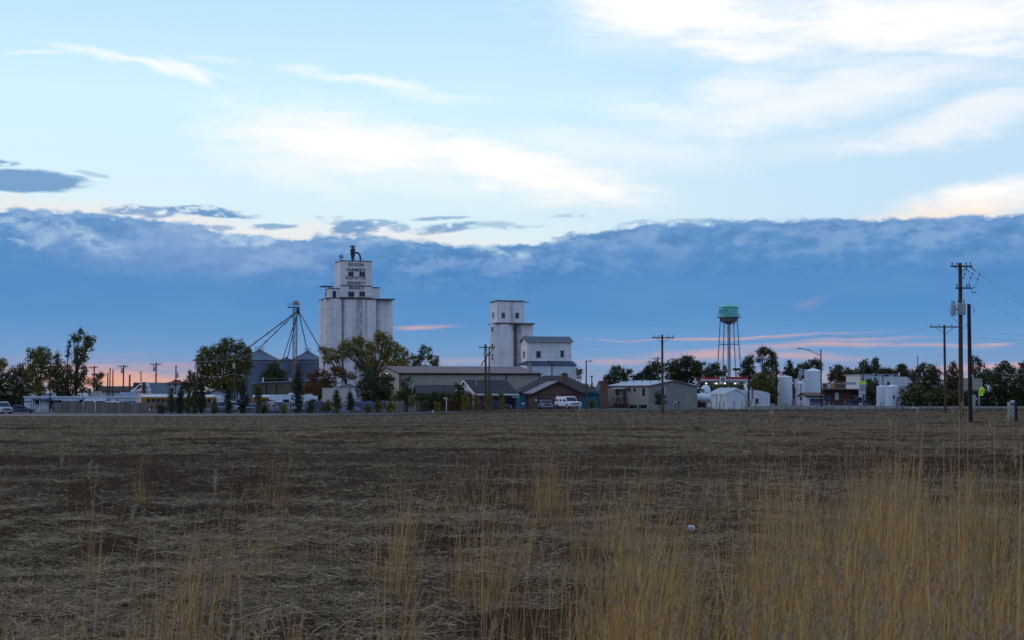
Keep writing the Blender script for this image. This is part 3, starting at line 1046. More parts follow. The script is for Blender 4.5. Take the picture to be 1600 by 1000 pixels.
# ------------------------------------------------------------------ buildings
class Bld:
    """a rectangular building seen from a corner: wall u runs right from the near corner, wall v runs left and back"""

    def __init__(self, name, label, cat, pxA, pxB, pxC, D, yaw, base=None, group=None, W=None, L=None):
        self.D = D
        th = math.radians(yaw)
        self.x = xat(pxB, D)
        self.u = Vector((math.cos(th), math.sin(th)))
        self.v = Vector((-math.sin(th), math.cos(th)))
        self.base = gzf(self.x, D) if base is None else base
        self.L = L or self.solve(self.u, pxC)
        self.W = W or self.solve(self.v, pxA)
        self.root = thing(name, label, cat, (self.x, D, self.base), th, group)

    def solve(self, w, px):
        k = (px - 800) / F
        a = k * CT
        # X = k*(Y*CT + c), c = (3-H)*ST
        c = k * (3.0 - H) * ST
        return (a * self.D + c - self.x) / (w.x - a * w.y)

    def ua(self, px, v):
        """u of the point that stands at depth v on the sight line of column px"""
        k = (px - 800) / F
        x0, y0 = self.x + self.v.x * v, self.D + self.v.y * v
        return (k * (y0 * CT + (3.0 - H) * ST) - x0) / (self.u.x - k * CT * self.u.y)

    def on(self, wall, px, py):
        """pixel -> (distance along the wall, height above base)"""
        w = self.u if wall == 'u' else self.v
        t = self.solve(w, px)
        Y = self.D + w.y * t
        return t, zat(py, Y) - self.base

    def z(self, py, u=0.0, v=0.0):
        return zat(py, self.D + self.u.y * u + self.v.y * v) - self.base

    def part(self, name, mb, material, parent=None, smooth=False):
        return mb.build(name, material, parent or self.root, smooth)

    def box(self, name, u0, u1, v0, v1, z0, z1, material, parent=None):
        return self.part(name, MB().box(u0, u1, v0, v1, z0, z1), material, parent)

    def walls(self, z1, material, z0=-0.4, name='wall'):
        return self.box(name, 0, self.L, 0, self.W, z0, z1, material)

    def gable(self, ridge, ze, zr, wallm, roofm, over=.3, thick=.14, trim=None):
        """ridge 'u': runs along u, gables stand over the v walls"""
        L, W = self.L, self.W
        if ridge == 'u':
            poly = [(0, -.4), (W, -.4), (W, ze), (W / 2, zr), (0, ze)]
            self.part('wall', MB().prism(poly, 0, L, 'x'), wallm)
            s = (zr - ze) / (W / 2)
            e = ze - over * s + thick * .6
            mb = MB().slab([(-over, -over, e), (L + over, -over, e), (L + over, W / 2, zr + thick * .6), (-over, W / 2, zr + thick * .6)], thick)
            mb.slab([(-over, W + over, e), (L + over, W + over, e), (L + over, W / 2, zr + thick * .6), (-over, W / 2, zr + thick * .6)], thick)
            r = self.part('roof', mb, roofm)
            if trim:
                t = MB().box(-over - .03, L + over + .03, -over - .06, -over + .06, e - .30, e - .02)
                for s0 in (-over - .06, L + over):
                    t.slab([(s0, -over, e - .05), (s0 + .06, -over, e - .05), (s0 + .06, W / 2, zr + .02), (s0, W / 2, zr + .02)], .22)
                    t.slab([(s0, W + over, e - .05), (s0 + .06, W + over, e - .05), (s0 + .06, W / 2, zr + .02), (s0, W / 2, zr + .02)], .22)
                self.part('fascia', t, trim, r)
        else:
            poly = [(0, -.4), (L, -.4), (L, ze), (L / 2, zr), (0, ze)]
            self.part('wall', MB().prism(poly, 0, W, 'y'), wallm)
            s = (zr - ze) / (L / 2)
            e = ze - over * s + thick * .6
            mb = MB().slab([(-over, -over, e), (-over, W + over, e), (L / 2, W + over, zr + thick * .6), (L / 2, -over, zr + thick * .6)], thick)
            mb.slab([(L + over, -over, e), (L + over, W + over, e), (L / 2, W + over, zr + thick * .6), (L / 2, -over, zr + thick * .6)], thick)
            r = self.part('roof', mb, roofm)
            if trim:
                t = MB().box(-over - .06, -over + .06, -over, W + over, e - .30, e - .02)
                s0 = -over - .06
                t.slab([(-over, s0, e - .05), (-over, s0 + .06, e - .05), (L / 2, s0 + .06, zr + .02), (L / 2, s0, zr + .02)], .22)
                t.slab([(L + over, s0, e - .05), (L + over, s0 + .06, e - .05), (L / 2, s0 + .06, zr + .02), (L / 2, s0, zr + .02)], .22)
                self.part('fascia', t, trim, r)
        return r

    def hip(self, ze, zr, roofm, inset=None, over=.4, u0=0, u1=None, v0=0, v1=None):
        u1 = self.L if u1 is None else u1
        v1 = self.W if v1 is None else v1
        i = (v1 - v0) / 2 if inset is None else inset
        a, b, c, d = (u0 - over, v0 - over, ze), (u1 + over, v0 - over, ze), (u1 + over, v1 + over, ze), (u0 - over, v1 + over, ze)
        r0, r1 = (u0 + i, (v0 + v1) / 2, zr), (u1 - i, (v0 + v1) / 2, zr)
        vs = [a, b, c, d, r0, r1] + [(x, y, z - .2) for x, y, z in (a, b, c, d)]
        mb = MB().add(vs, [(0, 1, 5, 4), (1, 2, 5), (2, 3, 4, 5), (3, 0, 4), (0, 6, 7, 1), (1, 7, 8, 2), (2, 8, 9, 3), (3, 9, 6, 0), (9, 8, 7, 6)])
        return self.part('roof', mb, roofm)

    def rect(self, wall, t0, t1, z0, z1, d0, d1):
        return MB().box(t0, t1, -d1, -d0, z0, z1) if wall == 'u' else MB().box(-d1, -d0, t0, t1, z0, z1)

    def win(self, wall, px0, py0, px1, py1, name='window', frame='trim_white', glass='glass', fw=.09, bars=0, proud=0.0):
        """window by its pixel box on that wall: a frame with its pane"""
        t0, z1 = self.on(wall, px0, py0)
        t1, z0 = self.on(wall, px1, py1)
        z1 = (z1 + self.on(wall, px1, py0)[1]) / 2
        z0 = (z0 + self.on(wall, px0, py1)[1]) / 2
        t0, t1 = min(t0, t1), max(t0, t1)
        p = proud
        mb = MB()
        for a in (self.rect(wall, t0 - fw, t0, z0 - fw, z1 + fw, p + .005, p + .07), self.rect(wall, t1, t1 + fw, z0 - fw, z1 + fw, p + .005, p + .07),
                  self.rect(wall, t0, t1, z0 - fw, z0, p + .005, p + .07), self.rect(wall, t0, t1, z1, z1 + fw, p + .005, p + .07)):
            mb.add(a.v, a.f)
        for i in range(bars):
            tm = t0 + (t1 - t0) * (i + 1) / (bars + 1)
            a = self.rect(wall, tm - .03, tm + .03, z0, z1, p + .035, p + .06)
            mb.add(a.v, a.f)
        f = self.part(name, mb, M[frame])
        self.part('pane', self.rect(wall, t0, t1, z0, z1, p + .01, p + .03), M[glass], f)
        return f

    def panel(self, name, wall, px0, py0, px1, py1, material, proud=.04, parent=None):
        t0, z1 = self.on(wall, px0, py0)
        t1, z0 = self.on(wall, px1, py1)
        t0, t1 = min(t0, t1), max(t0, t1)
        return self.part(name, self.rect(wall, t0, t1, z0, z1, .006, proud), material, parent)


def text_mesh(s, size, material, name, parent, loc, rot=(math.pi / 2, 0, 0), width=None, extrude=.03, align='CENTER', bold=.0):
    c = bpy.data.curves.new(name, 'FONT')
    c.body = s
    c.size = size
    c.align_x = align
    c.align_y = 'CENTER'
    c.extrude = extrude
    c.offset = bold
    c.space_character = 1.15
    c.resolution_u = 3
    t = bpy.data.objects.new(name, c)
    COL.objects.link(t)
    bpy.context.view_layer.update()
    dg = bpy.context.evaluated_depsgraph_get()
    me = bpy.data.meshes.new_from_object(t.evaluated_get(dg))
    bpy.data.objects.remove(t)
    me.name = name
    me.materials.clear()
    me.materials.append(material)
    if width:
        xs_ = [v.co.x for v in me.vertices]
        k = width / (max(xs_) - min(xs_))
        for v in me.vertices:
            v.co.x *= k
    o = bpy.data.objects.new(name, me)
    COL.objects.link(o)
    o.parent = parent
    o.location = loc
    o.rotation_euler = rot
    return o


def streaked(name, base, bands):
    """copy of a wall material with dark weather streaks in vertical bands (centre, half width, strength) of the part's own x"""
    mt = base.copy()
    mt.name = name
    N, L = mt.node_tree.nodes, mt.node_tree.links
    bs = N['Principled BSDF']
    src = bs.inputs['Base Color'].links[0].from_socket
    tcn = N.new('ShaderNodeTexCoord')
    sep = N.new('ShaderNodeSeparateXYZ')
    L.new(tcn.outputs['Object'], sep.inputs[0])
    tot = None

    def mm(op, a, b=None):
        n = N.new('ShaderNodeMath')
        n.operation = op
        for i, v in enumerate((a, b)):
            if v is None:
                continue
            if isinstance(v, (int, float)):
                n.inputs[i].default_value = v
            else:
                L.new(v, n.inputs[i])
        return n.outputs[0]
    for c, w, s in bands:
        d = mm('DIVIDE', mm('ABSOLUTE', mm('SUBTRACT', sep.outputs[0], c)), w)
        d = mm('MULTIPLY', mm('MAXIMUM', mm('SUBTRACT', 1.3, d), 0.0), s)
        tot = d if tot is None else mm('MAXIMUM', tot, d)
    mp = N.new('ShaderNodeMapping')
    mp.inputs['Scale'].default_value = (2.2, 2.2, .45)
    L.new(tcn.outputs['Object'], mp.inputs[0])
    nz = N.new('ShaderNodeTexNoise')
    nz.inputs['Scale'].default_value = 1.4
    nz.inputs['Detail'].default_value = 7
    nz.inputs['Roughness'].default_value = .7
    L.new(mp.outputs[0], nz.inputs['Vector'])
    mr = N.new('ShaderNodeMapRange')
    L.new(nz.outputs[0], mr.inputs[0])
    mr.inputs[1].default_value, mr.inputs[2].default_value = .36, .60
    f = mm('MULTIPLY', mr.outputs[0], tot)
    f = mm('MINIMUM', f, .8)
    mx = N.new('ShaderNodeMix')
    mx.data_type = 'RGBA'
    L.new(f, mx.inputs[0])
    L.new(src, mx.inputs[6])
    mx.inputs[7].default_value = (.13, .115, .11, 1)
    L.new(mx.outputs[2], bs.inputs['Base Color'])
    return mt


# ---- the large grain elevator -------------------------------------------------
b = Bld('grain_elevator', 'tall white concrete grain elevator with black lettering on its headhouse', 'grain elevator', 505, 530.5, 593.5, 380, 16)
r = b.root
zt = b.z(467)
uA = b.on('u', 498, 500)[0]
R = 2.55
su0 = b.ua(520.5, R - .4)
su1 = b.ua(594.5, 3.9)
for (cu, cv_, rr) in ((su0, R - .4, R), (su1, 4.2, 3.1), (b.ua(498.6, 8.2) + 2.6, 8.2, 2.6), (su1 - .4, 10.0, 2.9), ((su0 + su1) / 2, 9.0, 3.0)):
    prof = [(rr, -1)] + [(rr, z_) for z_ in np.arange(1.2, zt, 1.22)] + [(rr, zt)]
    b.part('silo', MB().lathe(prof, cu, cv_, 40), M['concrete'], smooth=True)
c0, c1 = b.on('u', 536, 500)[0], b.on('u', 587.2, 500)[0]
b.box('bay_wall', c0, c1, .05, 6, -1, zt, streaked('streaked_concrete', M['concrete'], [(b.on('u', 561, 500)[0], 1.1, .75), (b.on('u', 571, 500)[0], .45, .6), (b.on('u', 538, 500)[0], .5, .5)]))
for px in (553.5, 568.5):
    t = b.on('u', px, 500)[0]
    b.part('pilaster', MB().box(t - .16, t + .16, -.12, .05, -1, zt - .1), M['concrete'])
for px in (536.3, 587.6):
    t = b.on('u', px, 500)[0]
    b.part('joint', MB().box(t - .12, t + .05, .02, .5, -1, zt - .1), M['stain'])
s0, s1 = b.ua(497.3, 11), b.ua(613.8, 2.0)
b.part('roof_slab', MB().box(s0, s1, -.18, 11, zt, zt + .28), M['slab'])
z2 = b.z(449.5)
z3 = b.z(407.8)
z_mid = b.z(446)
TW = 7.5
tu1 = b.on('u', 580, 430)[0]
lu0 = b.on('u', 507, 460)[0]
b.part('lower_headhouse', MB().box(0.03, tu1 + .03, -.1, TW, zt + .28, z_mid), M['concrete'])
lu0 = b.ua(507.2, 7.0)
b.part('annex', MB().box(lu0, 0.02, .5, 7.0, zt + .28, b.z(451)), M['concrete'])
b.part('annex', MB().prism([(tu1 + .04, zt + .28), (b.on('u', 593.5, 460)[0], zt + .28), (b.on('u', 593.5, 460)[0], b.z(448)), (b.on('u', 583, 460)[0], b.z(448)), (tu1 + .04, b.z(446.5))], .8, TW), M['concrete'])
b.part('annex_roof', MB().box(lu0 - .15, .01, .3, 7.2, b.z(450.8), b.z(449.9)), M['slab'])
b.part('annex_roof', MB().box(tu1 + .05, b.on('u', 594, 460)[0], .5, TW + .2, b.z(447.9), b.z(447.2)), M['slab'])
b.part('canopy_plate', MB().box(b.on('u', 502.7, 447)[0], b.on('u', 522, 447)[0], 1.5, 5, b.z(447.3), b.z(446.3)), M['slab'])
b.part('headhouse', MB().box(0, tu1, 0, TW, z_mid, z3), M['concrete'])
b.part('headhouse_roof', MB().box(-.12, tu1 + .12, -.12, TW + .1, z3, z3 + .2), M['slab'])
b.part('ledge', MB().box(-.02, tu1 + .06, -.22, -.11, z_mid - .1, z_mid + .12), M['slab'])
b.part('ledge', MB().box(.03, tu1 + .03, -.28, -.11, zt + .28, zt + .5), M['slab'])
for px0, px1, y0, y1 in ((543.5, 551, 425, 431.5), (561, 569, 425, 431.5)):
    b.win('u', px0, y0, px1, y1, frame='stain', bars=1, fw=.12)
for px0, px1, y0, y1 in ((543.5, 552, 456, 463.3), (561, 569, 456, 463)):
    b.win('u', px0, y0, px1, y1, frame='stain', bars=1, fw=.12, proud=.1)
t0, t1 = b.on('u', 519.7, 460)[0], b.on('u', 524.3, 460)[0]
dz0, dz1 = b.z(465.2), b.z(455)
dr = b.part('door', MB().box(t0, t1, .44, .495, dz0, dz1), M['glass'])
b.part('door_frame', MB().box(t0 - .12, t1 + .12, .46, .493, dz0, dz1 + .14), M['stain'], dr)
t0, t1 = b.on('u', 507.7, 460)[0], b.on('u', 509.6, 460)[0]
b.part('window', MB().box(t0, t1, .44, .495, b.z(464), b.z(456)), M['glass'])
for s_, yy, px0, px1 in (('ROGGEN', 413.2, 544.0, 567.2), ("FARMER'S", 421.4, 541.3, 569.3), ('ELEVATOR', 433.8, 539.2, 570.8), ('BENNETT', 442.0, 541.8, 570.2), ('BRANCH', 449.7, 544.8, 567.6)):
    t0, t1 = b.on('u', px0, yy)[0], b.on('u', px1, yy)[0]
    text_mesh(s_, 1.08, M['ink'], 'lettering', r, ((t0 + t1) / 2, -.13 if s_ == 'BRANCH' else -.03, b.z(yy)), width=(t1 - t0), bold=.02)
# cyclone, mast, dish and aerials
cx_ = b.on('u', 552.5, 400)[0]
mb = MB().lathe([(.25, z3 + .2), (.38, z3 + 1.0), (.62, z3 + 2.2), (.62, z3 + 3.0), (.75, z3 + 3.05), (.75, z3 + 3.2), (.3, z3 + 3.45), (.3, z3 + 3.8), (.85, z3 + 3.85), (.5, z3 + 4.2), (0, z3 + 4.2)], cx_, 2.5, 16)
b.part('cyclone', mb, M['dark_steel'], smooth=True)
pts_ = [(cx_ + .5, 2.5, z3 + 2.4)] + [(cx_ + .5 + 2.0 * math.sin(a) * .75, 2.5, z3 + 2.4 - (1 - math.cos(a)) * 1.4 + .25 * math.sin(a * 2)) for a in np.linspace(.2, 1.45, 6)] + [(cx_ + 2.0, 2.5, z3 + .2)]
b.part('duct', MB().path(pts_, .24, 8), M['dark_steel'])
mx_ = b.on('u', 557.6, 400)[0]
mb = MB().tube((mx_, 4, z3 + .2), (mx_, 4, b.z(385.5)), .07, .04, 6)
mb.lathe([(0, b.z(396.5)), (.22, b.z(396)), (.22, b.z(394.8)), (0, b.z(394.3))], mx_, 4, 8)
mb.box(mx_ - .14, mx_ + .14, 3.9, 4.1, b.z(386.8), b.z(385.2))
b.part('mast', mb, M['dark_steel'])
dx_ = b.on('u', 532.6, 400)[0]
ds = MB()
zc_ = b.z(401.5)
for i in range(12):
    pass
ds.add([(dx_, .9, zc_)] + [(dx_ + .62 * math.cos(a), .7, zc_ + .62 * math.sin(a)) for a in np.linspace(0, 2 * math.pi, 13)[:-1]], [(0, 1 + i, 1 + (i + 1) % 12) for i in range(12)])
ds.add([(dx_, 1.0, zc_)] + [(dx_ + .62 * math.cos(a), .8, zc_ + .62 * math.sin(a)) for a in np.linspace(0, 2 * math.pi, 13)[:-1]], [(0, 1 + i, 1 + (i + 1) % 12) for i in range(12)])
d_o = b.part('dish', ds, M['transformer'])
b.part('dish_post', MB().tube((dx_, 1.0, z3 + .2), (dx_, 1.0, zc_ - .2), .06, n=6).tube((dx_ + .35, 1.0, z3 + .2), (dx_ + .35, 1.0, zc_ + 1.6), .03, n=5), M['dark_steel'], d_o)
for yy in (413, 437.5):
    z_ = b.z(yy)
    ae = MB().tube((-.05, 5.4, z_ + .45), (-1.5, 5.4, z_ + .45), .03, n=5).tube((-.05, 5.4, z_ - .35), (-1.5, 5.4, z_ - .35), .03, n=5)
    ae.tube((-1.45, 5.4, z_ - .75), (-1.45, 5.4, z_ + .85), .05, n=5).tube((-.8, 5.4, z_ - .5), (-.8, 5.4, z_ + .6), .03, n=5)
    b.part('aerial', ae, M['transformer'])
b.part('aerial', MB().tube((b.on('u', 570, 400)[0], 3, z3 + .2), (b.on('u', 570, 400)[0], 3, z3 + 1.1), .03, n=5).box(b.on('u', 570, 400)[0] - .3, b.on('u', 570, 400)[0] + .3, 2.97, 3.03, z3 + .8, z3 + .86), M['transformer'])

# ---- the old elevator with its annex ------------------------------------------
b = Bld('grain_elevator', 'shorter old white elevator with a square top house and streaked side', 'grain elevator', 766.7, 776.5, 818.8, 335, 14)
r = b.root
zs = b.z(506)
ztop = b.z(470.5)
TW = b.W
c0 = b.ua(765.2, 2.6)
c1 = b.ua(802, 2.6)
Rr = (c1 - c0) / 2
prof = [(Rr, -1)] + [(Rr, z_) for z_ in np.arange(1.2, zs, 1.22)] + [(Rr, zs)]
b.part('silo', MB().lathe(prof, (c0 + c1) / 2, Rr - .3, 48), M['concrete2'], smooth=True)
rx0, rx1 = b.on('u', 801.8, 520)[0], b.on('u', 834, 520)[0]
b.box('rear_block', rx0 + 1.2, rx1, .6, 7.5, -1, zs, streaked('streaked_rear', M['concrete2'], [(rx0 + 1.6, .6, .8)]))
b.box('recess_wall', rx0 - 1.0, rx0 + 1.25, 1.5, 6, -1, zs, M['stain'])
b.part('window', MB().box(rx0 + .05, rx0 + .85, 1.40, 1.49, b.z(518), b.z(510.3)), M['glass'])
lad = MB()
lx = rx0 + .7
lad.tube((lx, 1.1, 0), (lx, 1.1, b.z(520)), .05, n=5).tube((lx + .55, 1.1, 0), (lx + .55, 1.1, b.z(520)), .05, n=5)
for z_ in np.arange(.5, b.z(520), .5):
    lad.box(lx, lx + .55, 1.07, 1.13, z_, z_ + .05)
b.part('ladder', lad, M['dark_steel'])
b.part('roof_slab', MB().box(b.ua(763.2, 6.5), rx1 + .15, -.4, 6.5, zs, zs + .26), M['slab'])
b.part('top_house', MB().box(0, b.L, 0, TW, zs + .26, ztop), streaked('streaked_top', M['concrete2'], [(b.on('u', 799.5, 480)[0], .5, .6)]))
b.part('top_roof', MB().box(-.25, b.L + .15, -.25, TW + .2, ztop, ztop + .2), M['slab'])
b.part('hoist_beam', MB().box(b.L + .3, b.on('u', 827.5, 471)[0], .4, .7, b.z(472.1), b.z(471)), M['slab'])
for a in ((784.1, 788.5, 489, 496.5), (805.8, 810.5, 489, 497.2)):
    b.win('u', a[0], a[2], a[1], a[3], frame='stain', bars=1, fw=.08)
b.win('v', 769.8, 488.5, 771.6, 496.5, frame='stain', fw=.08)
for yy in (512.5, 516, 538.5, 543, 555, 560):
    t = b.on('u', 771.5, yy)[0]
    ang = -1.15
    cxx, cyy = (c0 + c1) / 2, Rr - .3
    ax = cxx + (Rr + .01) * math.sin(ang) * .96
    ay = cyy - (Rr + .01) * math.cos(ang)
    b.part('vent_opening', MB().box(ax - .22, ax + .22, ay - .22, ay + .22, b.z(yy + 1.6), b.z(yy - 1.6)), M['glass'])

b = Bld('grain_barn', 'white gabled wooden grain barn with metal roof beside the old elevator', 'barn', 815, 823.6, 893, 318, 10)
b.W = 7.0
ze, zr = b.z(532.5), b.z(526, 0, 3.5)
b.gable('u', ze, zr, M['concrete2'], M['slate_roof'], .35, trim=M['stain'])
b.win('u', 838.5, 549, 844.2, 558.5, frame='stain', fw=.12)
b.win('u', 876.5, 548, 880.5, 557.5, frame='stain', fw=.12)
b.win('v', 818, 549.5, 820.2, 559, frame='stain', fw=.08)
# lean-to storey
lz0, lz1 = b.z(570.5), b.z(564)
l0, l1 = b.on('u', 800, 568)[0], b.on('u', 899, 568)[0]
b.part('lean_to_wall', MB().box(b.on('u', 822, 568)[0], b.on('u', 898, 568)[0], -1.6, -.01, -.4, lz0), M['white_siding'])
mb = MB().slab([(l0, -1.9, lz0), (l1, -1.9, lz0), (b.on('u', 893.5, 565)[0] + .3, -.02, lz1), (b.on('u', 823, 565)[0], -.02, lz1)], .12)
b.part('lean_to_roof', mb, M['slate_roof'])
b.part('side_spout', MB().tube((b.L + .9, -.5, lz0 - .5), (b.L + .9, -.5, lz0 - 2.2), .35, .2, 8), M['dark_steel'])


# ---- steel bins and the leg tower ------------------------------------------------
def grain_bin(label, pxc, pw, D, y_apex, y_eave, rim=True, ring=M['galv']):
    X = xat(pxc, D, 8)
    g = gzf(X, D)
    Rb = pw / 2 / F * D
    ze, za = zat(y_eave, D) - g, zat(y_apex, D) - g
    t = thing('grain_bin', label, 'grain bin', (X, D, g), 0, 'corrugated steel grain bins behind the trees')
    prof = []
    for z_ in np.arange(-.3, ze - .3, .85):
        prof += [(Rb, z_), (Rb, z_ + .78), (Rb + .05, z_ + .815)]
    prof += [(Rb, ze)]
    MB().lathe(prof, 0, 0, 40).build('bin_wall', ring, t, smooth=True)
    mb = MB().lathe([(Rb + .25, ze - .05), (Rb * .12, za - .1), (Rb * .12, za + .25), (0, za + .3)], 0, 0, 28)
    mb.build('cone_roof', M['galv_roof'], t)
    mb = MB()
    for i in range(28):
        a = 2 * math.pi * i / 28
        mb.tube((math.cos(a) * (Rb + .25), math.sin(a) * (Rb + .25), ze), (math.cos(a) * Rb * .13, math.sin(a) * Rb * .13, za - .05), .045, .03, 4, cap=False)
    mb.build('roof_rib', M['galv_roof'], t)['kind'] = 'stuff'
    if rim:
        mb = MB()
        n = 10
        for i in range(n):
            a, c = 2 * math.pi * i / n, 2 * math.pi * (i + 1) / n
            p, q_ = (math.cos(a) * Rb * .22, math.sin(a) * Rb * .22), (math.cos(c) * Rb * .22, math.sin(c) * Rb * .22)
            mb.tube((*p, za - .2), (*p, za + .95), .03, n=4)
            mb.tube((*p, za + .95), (*q_, za + .95), .03, n=4).tube((*p, za + .5), (*q_, za + .5), .03, n=4)
        mb.build('safety_rail', M['rust_steel'], t)
    return Vector((X, D, g + za + .3))


bin_tops = [grain_bin('large steel grain bin with cone roof right of the big poplar clump', 405, 64, 415, 547.5, 563, True),
            grain_bin('steel grain bin partly hidden behind the big poplar clump', 386, 58, 432, 548, 564.5, False),
            grain_bin('low steel bin under the leg tower spouts', 447, 26, 405, 559, 563.5, False),
            grain_bin('steel grain bin with cone roof against the tall white elevator', 480.5, 48, 410, 549.5, 562, True)]

D = 402
X = xat(461, D, 20)
g = gzf(X, D)
lt = thing('leg_tower', 'slender lattice grain leg tower with slanting spouts and a domed head', 'tower', (X, D, g))
mt_ = zat(480, D) - g
for sx_ in (-.48, .48):
    for sy_ in (-.48, .48):
        MB().box(sx_ - .07, sx_ + .07, sy_ - .07, sy_ + .07, 0, mt_).build('leg', M['rust_steel'], lt)
mb = MB()
k = 0
for z_ in np.arange(1.5, mt_, 2.2):
    for s_ in (-.48, .48):
        mb.box(-.48, .48, s_ - .04, s_ + .04, z_, z_ + .09)
        mb.box(s_ - .04, s_ + .04, -.48, .48, z_, z_ + .09)
    if z_ + 2.2 < mt_:
        s_ = 1 if k % 2 else -1
        mb.tube((-.48 * s_, -.48, z_), (.48 * s_, -.48, z_ + 2.2), .035, n=4)
        k += 1
mb.build('lattice_brace', M['rust_steel'], lt)
MB().box(-.16, -.04, -.1, .1, 0, mt_ + .5).box(.12, .22, -.1, .1, 0, mt_ + .5).build('elevator_trunk', M['steel'], lt)
hd_ = MB().prism([(.85 * math.cos(a) + .25, mt_ + .9 + .85 * math.sin(a)) for a in np.linspace(-.3, math.pi + .3, 12)], -.5, .5, 'y')
hd_.build('leg_head', M['steel'], lt)
pf = MB().box(-1.9, 1.1, -1.1, 1.1, mt_ - .12, mt_ + .02)
pf.build('platform', M['dark_steel'], lt)
mb = MB()
for x_ in np.linspace(-1.85, 1.05, 5):
    for y_ in (-1.05, 1.05):
        mb.tube((x_, y_, mt_), (x_, y_, mt_ + 1.1), .03, n=4)
for z_ in (.55, 1.1):
    for y_ in (-1.05, 1.05):
        mb.tube((-1.85, y_, mt_ + z_), (1.05, y_, mt_ + z_), .03, n=4)
    mb.tube((-1.85, -1.05, mt_ + z_), (-1.85, 1.05, mt_ + z_), .03, n=4)
mb.build('platform_rail', M['rust_steel'], lt)
head = Vector((.9, -.6, mt_ - .9))
MB().lathe([(.08, mt_ - 1.9), (.42, mt_ - 1.0), (.35, mt_ - .5), (.2, mt_ - .1)], .9, -.6, 10).build('distributor', M['dark_steel'], lt)


def spout(px, py, Dd, rr=.15, truss=0):
    e = Vector((xat(px, Dd, zat(py, Dd)), Dd, zat(py, Dd))) - Vector((X, D, g))
    s_ = MB().tube(head, e, rr, n=7)
    s_.build('spout', M['dark_steel'], lt)
    if truss:
        for i in range(truss):
            mb = MB()
            p = head.lerp(e, .32 + .5 * i / max(1, truss - 1))
            mb.tube(p + Vector((0, -.2, -.9)), p + Vector((0, -.2, .7)), .045, n=4).tube(p + Vector((-.7, -.2, .1)), p + Vector((.7, -.2, -.1)), .045, n=4)
            mb.build('spout_saddle', M['dark_steel'], lt)


spout(386, 545, 432, .16, 3)
spout(405, 544, 415, .13, 3)
spout(442, 561, 405, .12)
spout(448.6, 561, 404, .12)
spout(480.3, 548, 410, .13)
spout(498.5, 541.5, 396, .13)

# ---- water tower -------------------------------------------------------------------
D = 500
wx = xat(1138.8, D, 25)
g = gzf(wx, D)
wtw = thing('water_tower', 'turquoise water tower on tall slim legs above the filling station', 'water tower', (wx, D, g))
Rt = 30.0 / 2 / F * D
zb, zt_ = zat(496, D) - g, zat(479.8, D) - g
MB().lathe([(Rt, zb), (Rt, zt_)], 0, 0, 40).build('tank', M['water_teal'], wtw, smooth=True)
MB().lathe([(Rt + .25, zt_ - .15), (Rt + .25, zt_), (Rt * .55, zt_ + .95), (.3, zat(474.5, D) - g), (.1, zat(474, D) - g), (.06, zat(471.5, D) - g), (0, zat(471, D) - g)], 0, 0, 40).build('roof', M['water_teal'], wtw)
MB().lathe([(Rt, zb), (Rt * .93, zb - .8), (Rt * .72, zb - 1.6), (Rt * .35, zb - 2.1), (0.6, zb - 2.3)], 0, 0, 40).build('bowl', M['cow'], wtw, smooth=True)
mb = MB().lathe([(Rt + .02, zb - .1), (Rt + .75, zb - .1), (Rt + .75, zb + .02), (Rt + .02, zb + .02)], 0, 0, 40)
mb.build('balcony', M['tower_leg'], wtw)
mb = MB()
n = 24
for i in range(n):
    a, c = 2 * math.pi * i / n, 2 * math.pi * (i + 1) / n
    p, q_ = (math.cos(a) * (Rt + .72), math.sin(a) * (Rt + .72)), (math.cos(c) * (Rt + .72), math.sin(c) * (Rt + .72))
    mb.tube((*p, zb), (*p, zb + 1.1), .03, n=4)
    for z_ in (.55, 1.1):
        mb.tube((*p, zb + z_), (*q_, zb + z_), .03, n=4)
mb.build('balcony_rail', M['tower_leg'], wtw)
MB().lathe([(.55, 0), (.55, zb - 2.2)], 0, 0, 16).build('riser', M['tower_riser'], wtw, smooth=True)
legs_a = [math.radians(a) for a in (-70, 20, 110, 200)]
zq = zat(538, D) - g
foot = {}
for a in legs_a:
    p1 = Vector((math.cos(a) * (Rt - .05), math.sin(a) * (Rt - .05), zb - .3))
    p0 = Vector((math.cos(a) * (Rt + 1.9), math.sin(a) * (Rt + 1.9), -.2))
    foot[a] = (p0, p1)
    MB().tube(p0, p1, .17, .15, 8).build('leg', M['tower_leg'], wtw)
mb = MB()
for i, a in enumerate(legs_a):
    c = legs_a[(i + 1) % len(legs_a)]
    f0 = (zq + .2) / (zb - .1)
    pa, pc = foot[a][0].lerp(foot[a][1], f0), foot[c][0].lerp(foot[c][1], f0)
    mb.tube(pa, pc, .08, n=5)
    mb.tube(foot[a][0], pc, .02, n=4).tube(foot[c][0], pa, .02, n=4).tube(pa, foot[c][1], .02, n=4).tube(pc, foot[a][1], .02, n=4)
mb.build('strut', M['tower_leg'], wtw)
MB().tube((1.6, -1.9, zb - .6), (1.6, -1.9, zb - 2.7), .12, n=6).build('overflow_pipe', M['tower_leg'], wtw)
# the town name wrapped round the tank; the camera sees its last letters
sgn = text_mesh('BENNETT', 1.5, M['tower_ink'], 'lettering', wtw, (0, 0, (zb + zt_) / 2 + .1), rot=(0, 0, 0), width=6.9, bold=.0)
me = sgn.data
a_end = math.radians(-98)
for v_ in me.vertices:
    a = a_end + (v_.co.x - 3.45) / Rt
    rr = Rt + .03 + v_.co.z
    v_.co = Vector((math.cos(a) * rr, math.sin(a) * rr, v_.co.y))

